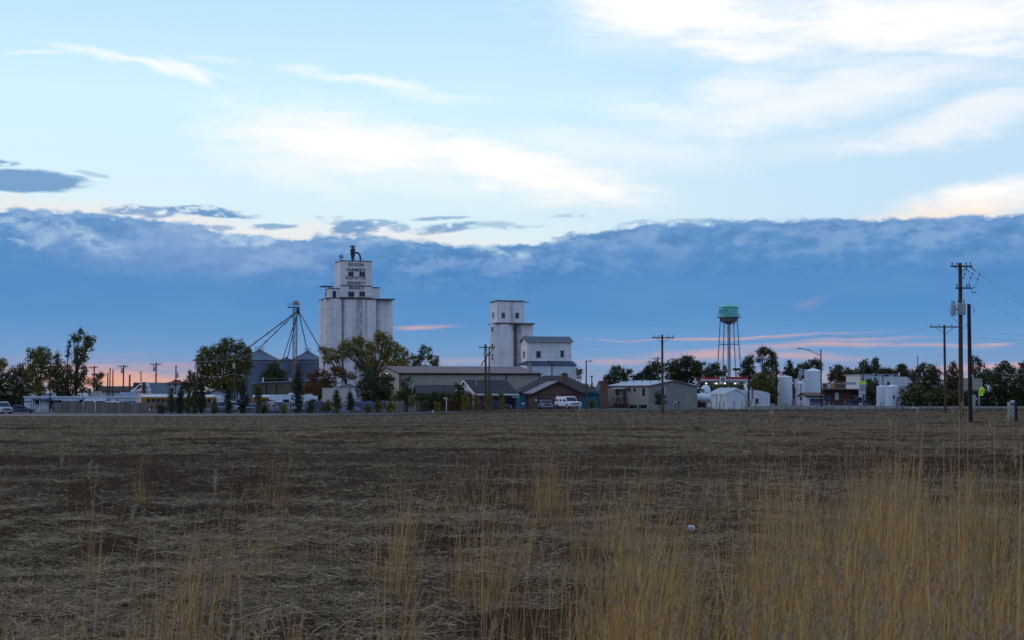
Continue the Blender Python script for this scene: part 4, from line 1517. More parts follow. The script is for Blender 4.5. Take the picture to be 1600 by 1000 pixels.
# ---- the big beige metal building ---------------------------------------------------
b = Bld('metal_building', 'long beige metal building with brown roof behind the dark roofed houses', 'building', 585.5, 624.4, 843.5, 262, 13)
b.W = max(6, b.W)
ze = b.z(583)
zr = zat(572.6, 262 + b.v.y * b.W / 2) - b.base
b.gable('u', ze, zr, M['beige'], M['barn_roof'], .25, trim=M['trim_dark'])
for px in (624.6, 791):
    t = b.on('u', px, 590)[0]
    b.part('corner_trim', MB().box(t - .1, t + .1, -.09, -.01, 0, ze - .1), M['trim_dark'])
b.part('downspout', MB().box(b.L - .12, b.L + .1, -.1, -.01, 0, ze - .1), M['trim_dark'])
lw = b.on('v', 605, 582)
lp = b.part('wall_lamp', MB().box(-.25, -.02, lw[0] - .12, lw[0] + .12, lw[1], lw[1] + .3), M['trim_dark'])
b.part('bulb', MB().lathe([(0, lw[1] - .2), (.14, lw[1] - .12), (.14, lw[1] - .01), (0, lw[1])], -.15, lw[0], 8), M['lamp_warm'], lp)
vt = b.on('u', 830.5, 580)
b.part('roof_vent', MB().tube((vt[0], 1.2, ze), (vt[0], 1.2, ze + 1.3), .35, .35, 10).tube((vt[0], 1.2, ze + 1.3), (vt[0], 1.2, ze + 1.9), .12, .12, 8), M['steel'])

# ---- low houses in the middle ----------------------------------------------------------
b = Bld('house', 'low house with long dark shingle roof behind the shrubs', 'house', 639, 655.5, 727, 246, 8)
b.W = 7.5
b.gable('u', b.z(614), zat(602.2, 249.7) - b.base, M['brick'], M['shingle'], .5, trim=M['trim_dark'])
b.win('u', 664, 618.5, 672, 624, frame='trim_white')
b.win('u', 696, 619, 703, 625, frame='trim_dark')

b = Bld('house', 'dark roofed brick house with a white gable end', 'house', 712, 744.5, 806, 236, 22)
Wg = b.W
ze = b.z(614.5)
zr = zat(594.2, 236 + b.v.y * Wg / 2) - b.base
b.gable('u', ze, zr, M['brick'], M['shingle'], .35, trim=M['trim_white'])
# white clad gable over the end wall
mb = MB().prism([(.02, -.3), (Wg - .02, -.3), (Wg - .02, ze - .15), (Wg / 2, zr - .25), (.02, ze - .15)], -.05, -.006, 'x')
b.part('gable_cladding', mb, M['white_siding'])
t_, z_ = b.on('v', 728, 602)
b.part('gable_vent', MB().box(-.09, -.055, t_ - .15, t_ + .15, z_ - .4, z_ + .4), M['trim_dark'])
t0, t1 = b.on('v', 738.5, 620)[0], b.on('v', 727.5, 620)[0]
mb = MB().prism([(t0, -.3), (t1, -.3), (t1, b.z(616)), ((t0 + t1) / 2, b.z(611)), (t0, b.z(616))], -1.6, -.06, 'x')
b.part('porch', mb, M['brown'])
b.win('u', 771, 617.5, 783.5, 627.5, bars=2, frame='trim_dark')
b.win('u', 790.5, 622, 803, 634, bars=2, frame='trim_dark')
b.panel('blind', 'u', 799.5, 615.5, 810.5, 621.5, M['white_siding'], .12)
b.part('vent_pipe', MB().tube((b.on('u', 753, 600)[0], 2.4, zr - 1.8), (b.on('u', 753, 600)[0], 2.4, b.z(592, 0, 2)), .07, n=6), M['steel'])
b.part('gutter', MB().box(-.3, b.L + .2, -.55, -.42, ze - .28, ze - .12), M['trim_white'])

b = Bld('house', 'broad house with dark hipped roof, chimney and turquoise wall', 'house', 798, 812, 934, 252, 4)
b.W = 13
ze = b.z(612.5)
b.walls(ze, M['teal'])
b.hip(ze, zat(586.8, 258.5) - b.base, M['shingle_b'], inset=4.6, over=.5)
cu0, cu1 = b.on('u', 879.5, 590)[0], b.on('u', 889, 590)[0]
chm = b.part('chimney', MB().box(cu0, cu1, 1.6, 2.7, ze, b.z(584.3)), M['brick_col'])
b.part('chimney_cap', MB().box(cu0 - .08, cu1 + .08, 1.5, 2.8, b.z(584.3), b.z(583.3)), M['trim_dark'], chm)
b.part('flue', MB().tube(((cu0 + cu1) / 2, 2.1, b.z(583.3)), ((cu0 + cu1) / 2, 2.1, b.z(582)), .2, n=8), M['trim_dark'], chm)
pv = b.on('u', 929.3, 590)[0]
b.part('vent_pipe', MB().tube((pv, 4, ze), (pv, 4, b.z(587, 0, 4)), .1, n=6).tube((pv, 4, b.z(589, 0, 4)), (pv, 4, b.z(587.3, 0, 4)), .22, n=8), M['dark_steel'])
b.win('u', 913.2, 616.5, 914.6, 620, frame='trim_dark')
t0 = b.on('u', 931, 620)[0]
b.part('gutter', MB().box(b.on('u', 908, 612)[0], b.L + .4, -.62, -.5, ze - .25, ze - .1), M['teal'])

b = Bld('shed', 'narrow turquoise gabled shed behind the brick column', 'shed', 930, 934, 950, 262, 4)
b.W = 6
b.gable('v', b.z(613), b.z(596.5) , M['teal'], M['slate_roof'], .3, trim=M['teal'])

b = Bld('garage', 'brown two door garage with a gabled roof behind the white vehicle', 'garage', 812, 835, 908.5, 233, 10)
b.W = 8.0
ze = b.z(613.6)
zr = b.z(596, b.L / 2)
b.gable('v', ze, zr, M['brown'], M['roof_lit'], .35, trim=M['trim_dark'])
for a in ((841.5, 617.5, 867, 640), (878.5, 616.5, 902, 640)):
    t0, z1 = b.on('u', a[0], a[1])
    t1, z0 = b.on('u', a[2], a[3])
    fr_ = MB()
    for q_ in ((t0 - .12, t0, 0, z1 + .12), (t1, t1 + .12, 0, z1 + .12), (t0, t1, z1, z1 + .12)):
        fr_.box(q_[0], q_[1], -.07, -.005, q_[2], q_[3])
    gd = b.part('garage_door', fr_, M['trim_dark'])
    for k in range(4):
        h_ = (z1 - .02) / 4
        b.part('door_panel', MB().box(t0 + .01, t1 - .01, -.05, -.008, k * h_ + .03, (k + 1) * h_), M['brown'], gd)
b.part('wall_light', MB().box(b.on('u', 837.2, 625)[0] - .08, b.on('u', 837.2, 625)[0] + .12, -.15, -.01, b.z(626.8), b.z(623.6)), M['trim_white'])
b.win('u', 845, 622, 860, 629.5, frame='trim_dark')

# brick column
Db = 236
X = xat(943, Db, 2)
g = gzf(X, Db)
bc = thing('brick_column', 'tall mottled brick chimney stack at the end of the beige mobile home', 'chimney', (X, Db, g), .1)
hw = 5.8 / F * Db
zt_ = zat(597.5, Db) - g
course = MB().box(-hw, hw, -.5, .5, -.3, zt_)
course.build('shaft', M['brick_col'], bc)
MB().box(-hw - .12, hw + .12, -.62, .62, zt_, zt_ + .25).box(-hw - .05, hw + .05, -.56, .56, zt_ - .5, zt_ - .35).build('cap', M['brick_col'], bc)
mb = MB()
for z_ in np.arange(0, zt_ - .6, .26):
    mb.box(-hw - .012, hw + .012, -.512, .512, z_, z_ + .20)
mb.build('brick_course', M['brick_col'], bc)

# ---- beige mobile home -----------------------------------------------------------------
b = Bld('mobile_home', 'beige mobile home with pale roof and wooden steps', 'mobile home', 948, 1013.3, 1089.3, 250, 38)
ze = b.z(602.5)
zr = zat(594.6, 250 + b.u.y * b.L / 2) - b.base
b.gable('v', ze, zr, M['grey_siding'], M['roof_white'], .12, .10, trim=M['brown'])
b.part('side_cladding', MB().box(-.05, -.004, 0, b.W, 0, ze - .1), M['beige_siding'])
b.win('v', 962, 609, 969.5, 618.5, bars=2, frame='trim_white', proud=.05)
b.win('v', 1004.8, 607.5, 1007.3, 617.2, frame='trim_dark', proud=.05)
b.win('v', 991, 607.8, 993, 610.5, frame='trim_dark', proud=.05)
b.win('v', 983, 608, 985, 610.5, frame='trim_dark', proud=.05)
b.win('u', 1035.5, 606, 1038, 622, frame='trim_white')
t0, z1 = b.on('v', 974, 611)
t1, z0 = b.on('v', 979, 630)
b.part('door', MB().box(-.10, -.055, min(t0, t1), max(t0, t1), z0, z1), M['brown'])
ta, tb = b.on('v', 961, 605)[0], b.on('v', 982, 605)[0]
aw = b.part('awning', MB().slab([(-1.3, min(ta, tb), b.z(607.5)), (-1.3, max(ta, tb), b.z(607.5)), (-.05, max(ta, tb), b.z(604.5)), (-.05, min(ta, tb), b.z(604.5))], .06), M['grey_siding'])
b.part('post', MB().box(-1.25, -1.15, (t0 + t1) / 2 + .7, (t0 + t1) / 2 + .8, 0, b.z(607)), M['brown'], aw)
for i in range(5):
    t = (i + .5) / 5 * b.W
    b.part('roof_vent', MB().tube((b.L * .3, t, zr - .5), (b.L * .3, t, zr + .35), .08, n=6), M['dark_steel'])
tv = b.on('u', 1057, 590)[0]
mb = MB().tube((b.L / 2 + .6, 1.5, zr - .2), (b.L / 2 + .6, 1.5, zr + 1.3), .03, n=5).tube((b.L / 2 - .5, 1.5, zr + 1.3), (b.L / 2 + 1.8, 1.5, zr + 1.3), .03, n=5)
for k in range(5):
    mb.tube((b.L / 2 - .4 + k * .5, 1.1, zr + 1.3), (b.L / 2 - .4 + k * .5, 1.9, zr + 1.3), .02, n=4)
b.part('tv_aerial', mb, M['steel'])
# steps and deck of the mobile home
dk = thing('porch_steps', 'brown wooden porch with stair rails against the beige mobile home', 'stairs',
           (b.x + b.v.x * (t0 + t1) / 2 - b.u.x * .1, b.D + b.v.y * (t0 + t1) / 2 - b.u.y * .1, b.base), math.radians(38 + 90))
dh = z0 - .05
MB().box(-.9, 1.1, .05, 1.5, dh - .12, dh).build('deck', M['brown'], dk)
for i in range(5):
    zz = dh * (1 - (i + 1) / 6)
    MB().box(1.1 + i * .28, 1.1 + (i + 1) * .28, .1, 1.3, zz - .06, zz).build('step', M['brown'], dk)
for y_ in (.1, 1.4):
    mb = MB().tube((1.1, y_, dh + .95), (2.6, y_, .95), .05, n=5).tube((-.9, y_, dh + .95), (1.1, y_, dh + .95), .05, n=5)
    for x_ in (-.85, .1, 1.1):
        mb.box(x_ - .05, x_ + .05, y_ - .05, y_ + .05, 0, dh + .95)
    mb.box(2.5, 2.6, y_ - .05, y_ + .05, 0, .98)
    mb.build('stair_rail', M['brown'], dk)

# ---- white shed ---------------------------------------------------------------------------
b = Bld('shed', 'small white metal shed ringed by yellow bollards', 'shed', 1110.3, 1134.5, 1163, 226, 33)
ze = b.z(613.2)
zr = zat(606, 226 + b.u.y * b.L / 2) - b.base
b.gable('v', ze, zr, M['white_siding'], M['roof_white'], .12, .07, trim=M['trim_white'])
t0, z1 = b.on('v', 1121, 616)
t1, z0 = b.on('v', 1125.2, 639)
b.part('door', MB().box(-.07, -.01, min(t0, t1), max(t0, t1), .05, z1), M['white_clean'])
t0, t1 = b.on('v', 1121.6, 616)[0], b.on('v', 1119.7, 616)[0]
b.part('door_gap', MB().box(-.05, -.008, min(t0, t1), max(t0, t1), .05, z1), M['slate_roof'])

bol = None
for i, (px, D, nm) in enumerate(((1104, 223, 'leftmost yellow bollard, just left of the white shed'), (1111, 224, 'yellow bollard at the left end of the white shed'),
                                 (1124, 222.5, 'yellow bollard in front of the white shed door'), (1131, 221.5, 'yellow bollard near the front corner of the white shed'),
                                 (1147, 221.5, 'yellow bollard before the middle of the shed gable'), (1159.5, 223.5, 'yellow bollard before the right end of the shed gable'),
                                 (1166.5, 226, 'yellow bollard just right of the white shed'), (1173.5, 223.5, 'rightmost yellow bollard of the ring round the white shed'))):
    X = xat(px, D, 1)
    if bol is None:
        bol = thing('bollard', nm, 'bollard', (X, D, gzf(X, D)), 0, 'yellow bollards around the white shed')
        MB().tube((0, 0, -.1), (0, 0, 1.15), .09, n=10).build('post', M['yellow'], bol)
        MB().lathe([(.09, 1.15), (.07, 1.20), (0, 1.23)], 0, 0, 10).build('cap', M['yellow'], bol)
        c = bol
    else:
        c = copy_tree(bol)
        c.location = (X, D, gzf(X, D))
        c['label'] = nm
for px, nm, a in ((1107.5, 'yellow pipe rail left of the white shed', .05), (1170, 'yellow pipe rail right of the white shed', .3)):
    X = xat(px, 223.8, 1)
    o_ = MB().tube((-.42, 0, .98), (.42, 0, .98), .06, n=8).build('pipe_rail', M['yellow'], None, loc=(X, 223.6, gzf(X, 223.8)), rotz=a)
    tag(o_, nm, 'rail', 'yellow pipe rails beside the shed')
X = xat(1023, 226, 1)
yr = thing('pipe_barrier', 'low yellow pipe barrier by the pole and the mobile home', 'barrier', (X, 226, gzf(X, 226)))
for s_ in (-.9, 0, .9):
    MB().tube((s_, 0, -.1), (s_, 0, .62), .05, n=8).build('post', M['yellow'], yr)
MB().tube((-.9, 0, .60), (.9, 0, .60), .05, n=8).build('rail', M['yellow'], yr)
for px, nm, hh in ((1055.5, 'white topped post box left of the dark one by the grey wall', 1.25), (1060.5, 'dark post box on a thin stand by the grey wall', 1.2)):
    X = xat(px, 229, 1)
    mbx = thing('mailbox', nm, 'mailbox', (X, 229, gzf(X, 229)))
    MB().box(-.05, .05, -.05, .05, -.1, hh - .25).build('post', M['wood_dark'], mbx)
    MB().prism([(-.13, 0), (.13, 0), (.13, .14), (.09, .22), (-.09, .22), (-.13, .14)], -.25, .25, 'y').build('box', M['white'] if 'white' in nm else M['black'], mbx).location.z = hh - .25

# ---- filling station canopy ---------------------------------------------------------------------
D = 300
X0, X1 = xat(1101.5, D, 5), xat(1170.5, D, 5)
xc = (X0 + X1) / 2
g = gzf(xc, D)
gs_ = thing('fuel_canopy', 'red filling station canopy with white stripe and lit lamps', 'canopy', (xc, D, g))
hw = (X1 - X0) / 2
zt_, zm, zb = zat(589, D) - g, zat(592.8, D) - g, zat(594.3, D) - g
MB().box(-hw, hw, 0, 7, zm, zt_).build('fascia', M['red'], gs_)
MB().box(-hw - .02, hw + .02, -.02, 7.02, zb, zm - .002).build('stripe', M['trim_white'], gs_)
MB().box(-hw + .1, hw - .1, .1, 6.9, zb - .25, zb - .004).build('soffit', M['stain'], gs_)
px = 1129.3
sxx = xat(px, D, 5) - xc
sh = 4.6 / F * D
zc_ = zat(593.3, D) - g
MB().box(sxx - sh, sxx + sh, -.16, -.04, zc_ - sh, zc_ + sh).build('sign', M['trim_white'], gs_)
for k, (a, c) in enumerate(((-.36, .36), (.36, .36), (-.36, -.36), (.36, -.36))):
    MB().box(sxx + (a - .29) * sh, sxx + (a + .29) * sh, -.19, -.165, zc_ + (c - .27) * sh, zc_ + (c + .27) * sh).build('sign_mark', mat('sign_magenta', (.16, .02, .07), .5) if k in (1, 2) else mat('sign_navy', (.03, .02, .08), .5), gs_)
for px, mm in ((1104.6, 'lamp_cool'), (1120.6, 'lamp_warm'), (1134, 'lamp_warm'), (1150, 'lamp_cool')):
    xx = xat(px, D, 5) - xc
    lo = MB().box(xx - .2, xx + .2, 1.0, 1.4, zb - .48, zb - .25).build('lamp', M['steel'], gs_)
    MB().lathe([(0, zb - .74), (.15, zb - .70), (.20, zb - .60), (.17, zb - .50), (0, zb - .485)], xx, 1.2, 12).build('bulb', M[mm], lo, smooth=True)
for px in (1111.3, 1141.5):
    xx = xat(px, D, 3) - xc
    MB().box(xx - .1, xx + .1, 3.0, 3.2, -.1, zb - .25).build('post', M['steel'], gs_)

# curved-roof white building
b = Bld('white_building', 'white curved roof building with a red vertical sign', 'building', 1163, 1173.5, 1203, 296, 14)
b.W = 8
L = b.L
zz0, zz1 = b.z(609), b.z(614.5, L)
poly = [(0, -.3), (L, -.3), (L, zz1)] + [(L * t, zz1 + (zz0 - zz1) * (1 - t ** 1.7)) for t in (.8, .6, .4, .2)] + [(0, zz0)]
b.part('wall', MB().prism(poly, 0, b.W, 'y'), M['white_siding'])
b.part('side_wall', MB().box(-1.5, -.01, 2, b.W, -.3, zz0 - .3), M['white_siding'])
for k, a in enumerate((609.5, 613.2, 616.8, 620.4)):
    z_ = b.z(a)
    b.part('sign_letter', MB().box(.12, .42, -.06, -.02, z_ - .36, z_).add([(.12, -.07, z_ - .2), (.3, -.07, z_ - .2), (.3, -.07, z_ - .14), (.12, -.07, z_ - .14)], [(0, 1, 2, 3)]), M['red'])
b.win('u', 1181, 623.5, 1184, 629.5, frame='trim_dark')
b.part('meter_box', MB().box(.05, .35, -.18, -.01, b.z(627.5), b.z(625)), M['steel'])

# tanks
def tank(label, px0, px1, D, ytop_eave, ytop, ybot=None, material='white_clean', leg=None, group='white storage tanks in the yard'):
    pxc = (px0 + px1) / 2
    X = xat(pxc, D, 4)
    g = gzf(X, D) if ybot is None else zat(ybot, D)
    Rk = (px1 - px0) / 2 / F * D
    ze, za = zat(ytop_eave, D) - g, zat(ytop, D) - g
    t = thing('storage_tank', label, 'tank', (X, D, g), 0, group)
    MB().lathe([(Rk, 0), (Rk, ze)], 0, 0, 36).build('shell', M[material], t, smooth=True)
    MB().lathe([(Rk + .04, ze - .06), (Rk + .04, ze), (Rk * .6, ze + (za - ze) * .55), (Rk * .2, ze + (za - ze) * .92), (0, za - .0)], 0, 0, 36).build('dome', M[material], t, smooth=True)
    MB().tube((0, 0, za - .05), (0, 0, za + .18), .22, n=12).build('hatch', M[material], t)
    return t, Rk, ze, za


tank('white tank standing alone left of the ladder', 1215, 1237.7, 330, 589, 586.8)
t2, r2, e2, a2 = tank('narrow white tank between the two big white tanks', 1241.8, 1257, 326, 599, 595.8)
MB().tube((.05, -r2 - .12, 0), (.05, -r2 - .12, e2), .06, n=6).build('pipe', M['trim_dark'], t2)
for s_ in (-.45, .55):
    MB().tube((s_ * 1.2, -.3, a2 - .4), (s_ * 1.2, -.3, a2 + .55), .2, .2, 8).build('valve', M['white_clean'], t2)
t3, r3, e3, a3 = tank('largest white tank with a cone top behind the small pump house', 1257.2, 1283.5, 334, 580, 575.6)
lad = MB()
px_ = 1245
for (pa, ya, pb, yb) in ((1245.2, 596, 1250, 577.5), (1249, 596, 1254, 577.5), (1250, 577.5, 1262, 577.8), (1250.5, 582, 1260, 581.5), (1250.5, 585.5, 1260, 585.2)):
    A = Vector((xat(pa, 331, 8), 331, zat(ya, 331))) - Vector(t3.location)
    B_ = Vector((xat(pb, 331, 8), 331, zat(yb, 331))) - Vector(t3.location)
    lad.tube(A, B_, .07, n=5)
for k in range(7):
    t_ = (k + .5) / 7
    A = Vector((xat(1245.2 + 4.8 * t_, 331, 8), 331, zat(596 - 18.5 * t_, 331))) - Vector(t3.location)
    B_ = Vector((xat(1249 + 5 * t_, 331, 8), 331, zat(596 - 18.5 * t_, 331))) - Vector(t3.location)
    lad.tube(A, B_, .05, n=4)
for pa in (1250.3, 1254, 1258):
    A = Vector((xat(pa, 331, 8), 331, zat(577.5, 331))) - Vector(t3.location)
    B_ = Vector((xat(pa, 331, 8), 331, zat(586, 331))) - Vector(t3.location)
    lad.tube(A, B_, .05, n=4)
lad.build('access_ladder', M['white'], t3)
tank('left white tank of the pair by the roadside', 1369.5, 1384.2, 297, 603.8, 602.2, group='pair of white tanks by the road')
tt, rt_, et_, at_ = tank('right white tank of the pair by the roadside, the wider one', 1383.2, 1404, 292, 603.8, 601.4, group='pair of white tanks by the road')
MB().box(-.15, .15, -rt_ - .05, -rt_ + .05, et_ - 2.4, et_ - 1.7).build('gauge', M['trim_dark'], tt)
# control column between the tanks
X = xat(1239.6, 325, 3)
pp = thing('pipe_stand', 'dark pipe stand between the white tanks', 'pipework', (X, 325, gzf(X, 325)))
MB().tube((0, 0, 0), (0, 0, 4.2), .09, n=6).tube((.35, 0, 0), (.35, 0, 3.8), .06, n=6).build('pipe', M['dark_steel'], pp)
MB().box(-.7, .6, -.05, .05, 3.4, 3.5).build('crossbar', M['dark_steel'], pp)
MB().box(-.35, .4, -.15, .15, 0, 1.3).build('control_box', M['rust_steel'], pp)

b = Bld('pump_house', 'small white pump house with dark roof below the largest tank', 'shed', 1247.5, 1260.5, 1286.5, 308, 16)
b.W = min(b.W, 4)
b.gable('u', b.z(618.3), zat(613.8, 310) - b.base, M['white'], M['brown'], .25, .12, trim=M['trim_dark'])
b.win('v', 1250.5, 620.5, 1253, 624.5, frame='trim_dark')
X = xat(1278, 300, 1)
bb = thing('banner_board', 'low dark board with pale purple marks in front of the pump house', 'sign', (X, 300, gzf(X, 300)), .02)
MB().box(-1.6, 1.6, -.05, .05, .15, 1.45).build('board', M['purple'], bb)
for a in (-1.2, .0, 1.1):
    MB().box(a - .04, a + .04, .06, .12, -.1, 1.3).build('post', M['wood_dark'], bb)
pm = mat('pale_violet_mark', (.40, .30, .50), .6)
for k, (x0, x1, z0, z1) in enumerate(((-1.3, -1.05, .35, .75), (-.75, -.45, .40, .60), (-.5, .1, .30, .42), (.0, .25, .45, .6), (.45, .7, .35, .5), (1.05, 1.2, .3, 1.0), (1.3, 1.45, .3, 1.05))):
    MB().box(x0, x1, -.065, -.052, z0, z1).build('mark', pm, bb)

# brown brick store with sign board
b = Bld('store', 'brown brick store with a framed roof sign', 'building', 1283, 1286, 1342, 342, 3)
b.W = 9
b.walls(b.z(607.5), M['brick'])
b.box('parapet', -.1, b.on('u', 1322, 607)[0], -.15, .3, b.z(607.5), b.z(598.5), M['brick'])
b.box('roof_block', b.on('u', 1313, 600)[0], b.on('u', 1325, 600)[0], 3, 6, b.z(607.5), b.z(594.5), M['brown'])
b.part('roof_sheet', MB().box(b.on('u', 1324, 600)[0], b.L, 2, 6, b.z(600.5), b.z(597)), M['roof_white'])
b.part('canopy', MB().box(-.3, b.L + .1, -1.6, 0, b.z(609.5), b.z(608)), M['brown'])
sg = b.root
u0, u1 = b.on('u', 1284.5, 600)[0], b.on('u', 1321, 600)[0]
z0, z1 = b.z(607.2), b.z(598.7)
mb = MB()
for q_ in ((u0, u1, z0, z0 + .14), (u0, u1, z1 - .14, z1), (u0, u0 + .14, z0, z1), (u1 - .14, u1, z0, z1)):
    mb.box(q_[0], q_[1], -.26, -.2, q_[2], q_[3])
fr_ = b.part('sign_frame', mb, mat('sign_frame_tan', (.42, .33, .26), .6))
b.part('sign_panel', MB().box(u0 + .16, u1 - .16, -.22, -.16, z0 + .16, z1 - .16), mat('sign_panel_brown', (.12, .075, .065), .6), fr_)
for a, c, mm in ((1292.5, 1297.5, M['white']), (1298.2, 1304, M['orange'])):
    ua, uc = b.on('u', a, 600)[0], b.on('u', c, 600)[0]
    b.part('sign_square', MB().box(ua, uc, -.25, -.225, z0 + .2, z1 - .2), mm, fr_)
    b.part('sign_mark', MB().box(ua + .25, uc - .3, -.27, -.252, z0 + .4, z1 - .45), mat('sign_grey_green', (.25, .32, .28), .6) if mm is M['white'] else mat('sign_dark_orange', (.40, .14, .02), .6), fr_)
b.win('u', 1304.5, 613.5, 1310.5, 625, glass='white_siding', frame='slate_roof')
b.win('u', 1330, 612, 1340, 616, frame='trim_dark')
b.win('u', 1330, 621, 1342, 627, frame='trim_dark')
b.panel('door', 'u', 1293, 619, 1297.5, 626, M['blue_cap'])

b = Bld('white_building', 'long flat roofed white building with small high windows', 'building', 1342, 1343, 1402.5, 372, 3)
b.W = 12
b.walls(b.z(585.6), M['white_siding'])
b.part('roof_edge', MB().box(-.3, b.L + .2, -.3, b.W, b.z(585.5), b.z(584.6)), M['roof_white'])
u2 = b.on('u', 1419, 590)[0]
b.box('lower_block', b.L + .01, u2, .3, b.W, -.4, b.z(588.8), M['white_siding'])
b.box('low_wing', u2 + .01, b.on('u', 1436, 590)[0], 2, b.W, -.4, b.z(590.5), M['white_siding'])
for a in ((1367.5, 586.2, 1370, 587.6), (1382.5, 586, 1388.5, 587.8), (1397.8, 586, 1400.5, 587.8), (1386.5, 597, 1390, 602)):
    b.win('u', *a, frame='trim_dark', fw=.03)
b.part('downspout', MB().box(b.on('u', 1379.8, 590)[0] - .09, b.on('u', 1379.8, 590)[0] + .09, -.12, -.01, b.z(603), b.z(585.5)), M['trim_dark'])
b.part('flue', MB().tube((b.on('u', 1409.3, 590)[0], 2, b.z(589)), (b.on('u', 1409.3, 590)[0], 2, b.z(582)), .16, n=8), M['white'])
b = Bld('trailer', 'beige trailer box behind the right white tank', 'trailer', 1403, 1404, 1440, 330, 2)
b.W = 3
b.walls(b.z(603), M['beige_siding'], z0=.9)
b.panel('poster', 'u', 1406.5, 607.5, 1411, 614.5, M['brown'])
for a in (1410, 1415, 1432):
    b.part('wheel', MB().tube((b.on('u', a, 620)[0], -.02, .5), (b.on('u', a, 620)[0], .3, .5), .48, n=14), M['tyre'])

# ---- left part of town ------------------------------------------------------------------------
b = Bld('mobile_home', 'long pale blue mobile home behind the plank fence', 'mobile home', 31, 38, 212, 252, 6)
b.W = 4.2
ze = b.z(621.5)
b.walls(ze, M['white_siding'], z0=0)
b.part('roof', MB().box(-.15, b.L + .1, -.2, b.W + .15, ze, b.z(619)), M['white'])
b.part('stripe', MB().box(0, b.L, -.03, -.005, ze - .75, ze - .55), M['slate_roof'])
b.win('u', 48.5, 625, 54, 636.5, glass='beige_siding')
b.win('v', 34, 624, 35.2, 630.5, frame='trim_dark')
for a in ((57, 624, 63, 631), (78, 626, 96, 638), (125, 625, 147, 630), (165, 625, 171, 631), (183, 625, 190, 630)):
    b.win('u', *a, frame='slate_roof', bars=1)
t0, t1 = b.on('u', 64, 620)[0], b.on('u', 72, 620)[0]
pr_ = b.part('porch_or_lit_slope', MB().slab([(t0 - 1.2, -1.4, b.z(624.5)), (t1 + 1.0, -1.4, b.z(624.5)), (t1 + 1.0, -.01, b.z(623)), (t0 - 1.2, -.01, b.z(623))], .08), M['slate_roof'])
b.part('door', MB().box(t0, t0 + .9, -.08, -.01, .4, 2.35), M['white_clean'])
for t in (t0 - 1.1, t0 + .05, t1 + .9):
    b.part('post', MB().box(t, t + .1, -1.35, -1.25, 0, b.z(624.8)), M['white'], pr_)
b.part('skirting', MB().box(t0 + 1.8, b.on('u', 95, 630)[0], -.06, -.008, 0, b.z(632)), M['fence_wood'])
for px0, px1, y0, y1, mm in ((127.5, 135.5, 614, 619.5, 'white'), (140, 155, 611, 619.5, 'beige_siding'), (186, 211, 612.5, 619, 'roof_white')):
    hx0, hx1 = b.on('u', px0, 615)[0], b.on('u', px1, 615)[0]
    b.part('rooftop_cooler', MB().box(hx0, hx1, 1.0, 2.6, b.z(619), b.z(y0)), M[mm])

b = Bld('long_shed', 'long dark roofed shed behind the mobile home', 'shed', 148, 150, 209, 300, 4)
b.W = 7
b.gable('u', b.z(611.5), b.z(604, 0, 3.5), M['white_siding'], M['shingle_b'], .3)
b = Bld('green_building', 'dark green metal walled building behind the slate roofed house', 'building', 206, 208, 254, 290, 3)
b.W = 8
b.walls(b.z(598.2), M['green_wall'])
b.box('roof_edge', -.1, b.L + .1, -.1, 8.1, b.z(598.2), b.z(597.6), M['trim_white'])
b = Bld('house', 'house with slate blue roof and left roof slope coloured pale as lit behind the yellow bus', 'house', 207, 239, 271, 272, 35)
ze = b.z(614.5)
zr = zat(598.5, 272 + b.u.y * b.L * .5) - b.base
b.gable('u', ze, zr, M['white_siding'], M['slate_roof'], .4, trim=M['trim_white'])
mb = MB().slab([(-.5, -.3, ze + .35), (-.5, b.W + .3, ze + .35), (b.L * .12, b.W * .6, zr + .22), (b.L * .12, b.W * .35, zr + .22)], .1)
b.part('porch_or_lit_slope', mb, M['roof_white'])  # pale sheet standing for the lit left slope; the light is in its colour
cf = b.on('u', 219, 603)
b.part('chimney', MB().box(-.9, -.4, b.W * .25, b.W * .25 + .5, ze, ze + 2.0), M['brick'])
b = Bld('house', 'small two storey house with a dark red roof behind the bus yard', 'house', 256, 258, 284, 330, 3)
b.W = 8
b.walls(b.z(599.5), M['white_siding'])
b.hip(b.z(599), b.z(593.5, 0, 4), mat('dark_red_roof', (.10, .022, .022), .8), inset=2.4, over=.6)
b.win('u', 262, 600.5, 266, 604)
b.win('u', 272, 600.5, 276, 604)
b = Bld('shed', 'small pale blue gabled shed behind the buses', 'shed', 321, 323, 356, 282, 3)
b.W = 6
b.gable('v', b.z(614.5), b.z(608.3), M['white_siding'], M['shingle'], .4, trim=M['slate_roof'])
b = Bld('white_cabin', 'small white cabin left of the slate roofed house', 'shed', 60, 62, 82, 275, 3)
b.W = 4
b.gable('u', b.z(615.5), b.z(612.5, 0, 2), M['white_siding'], M['roof_white'], .2)

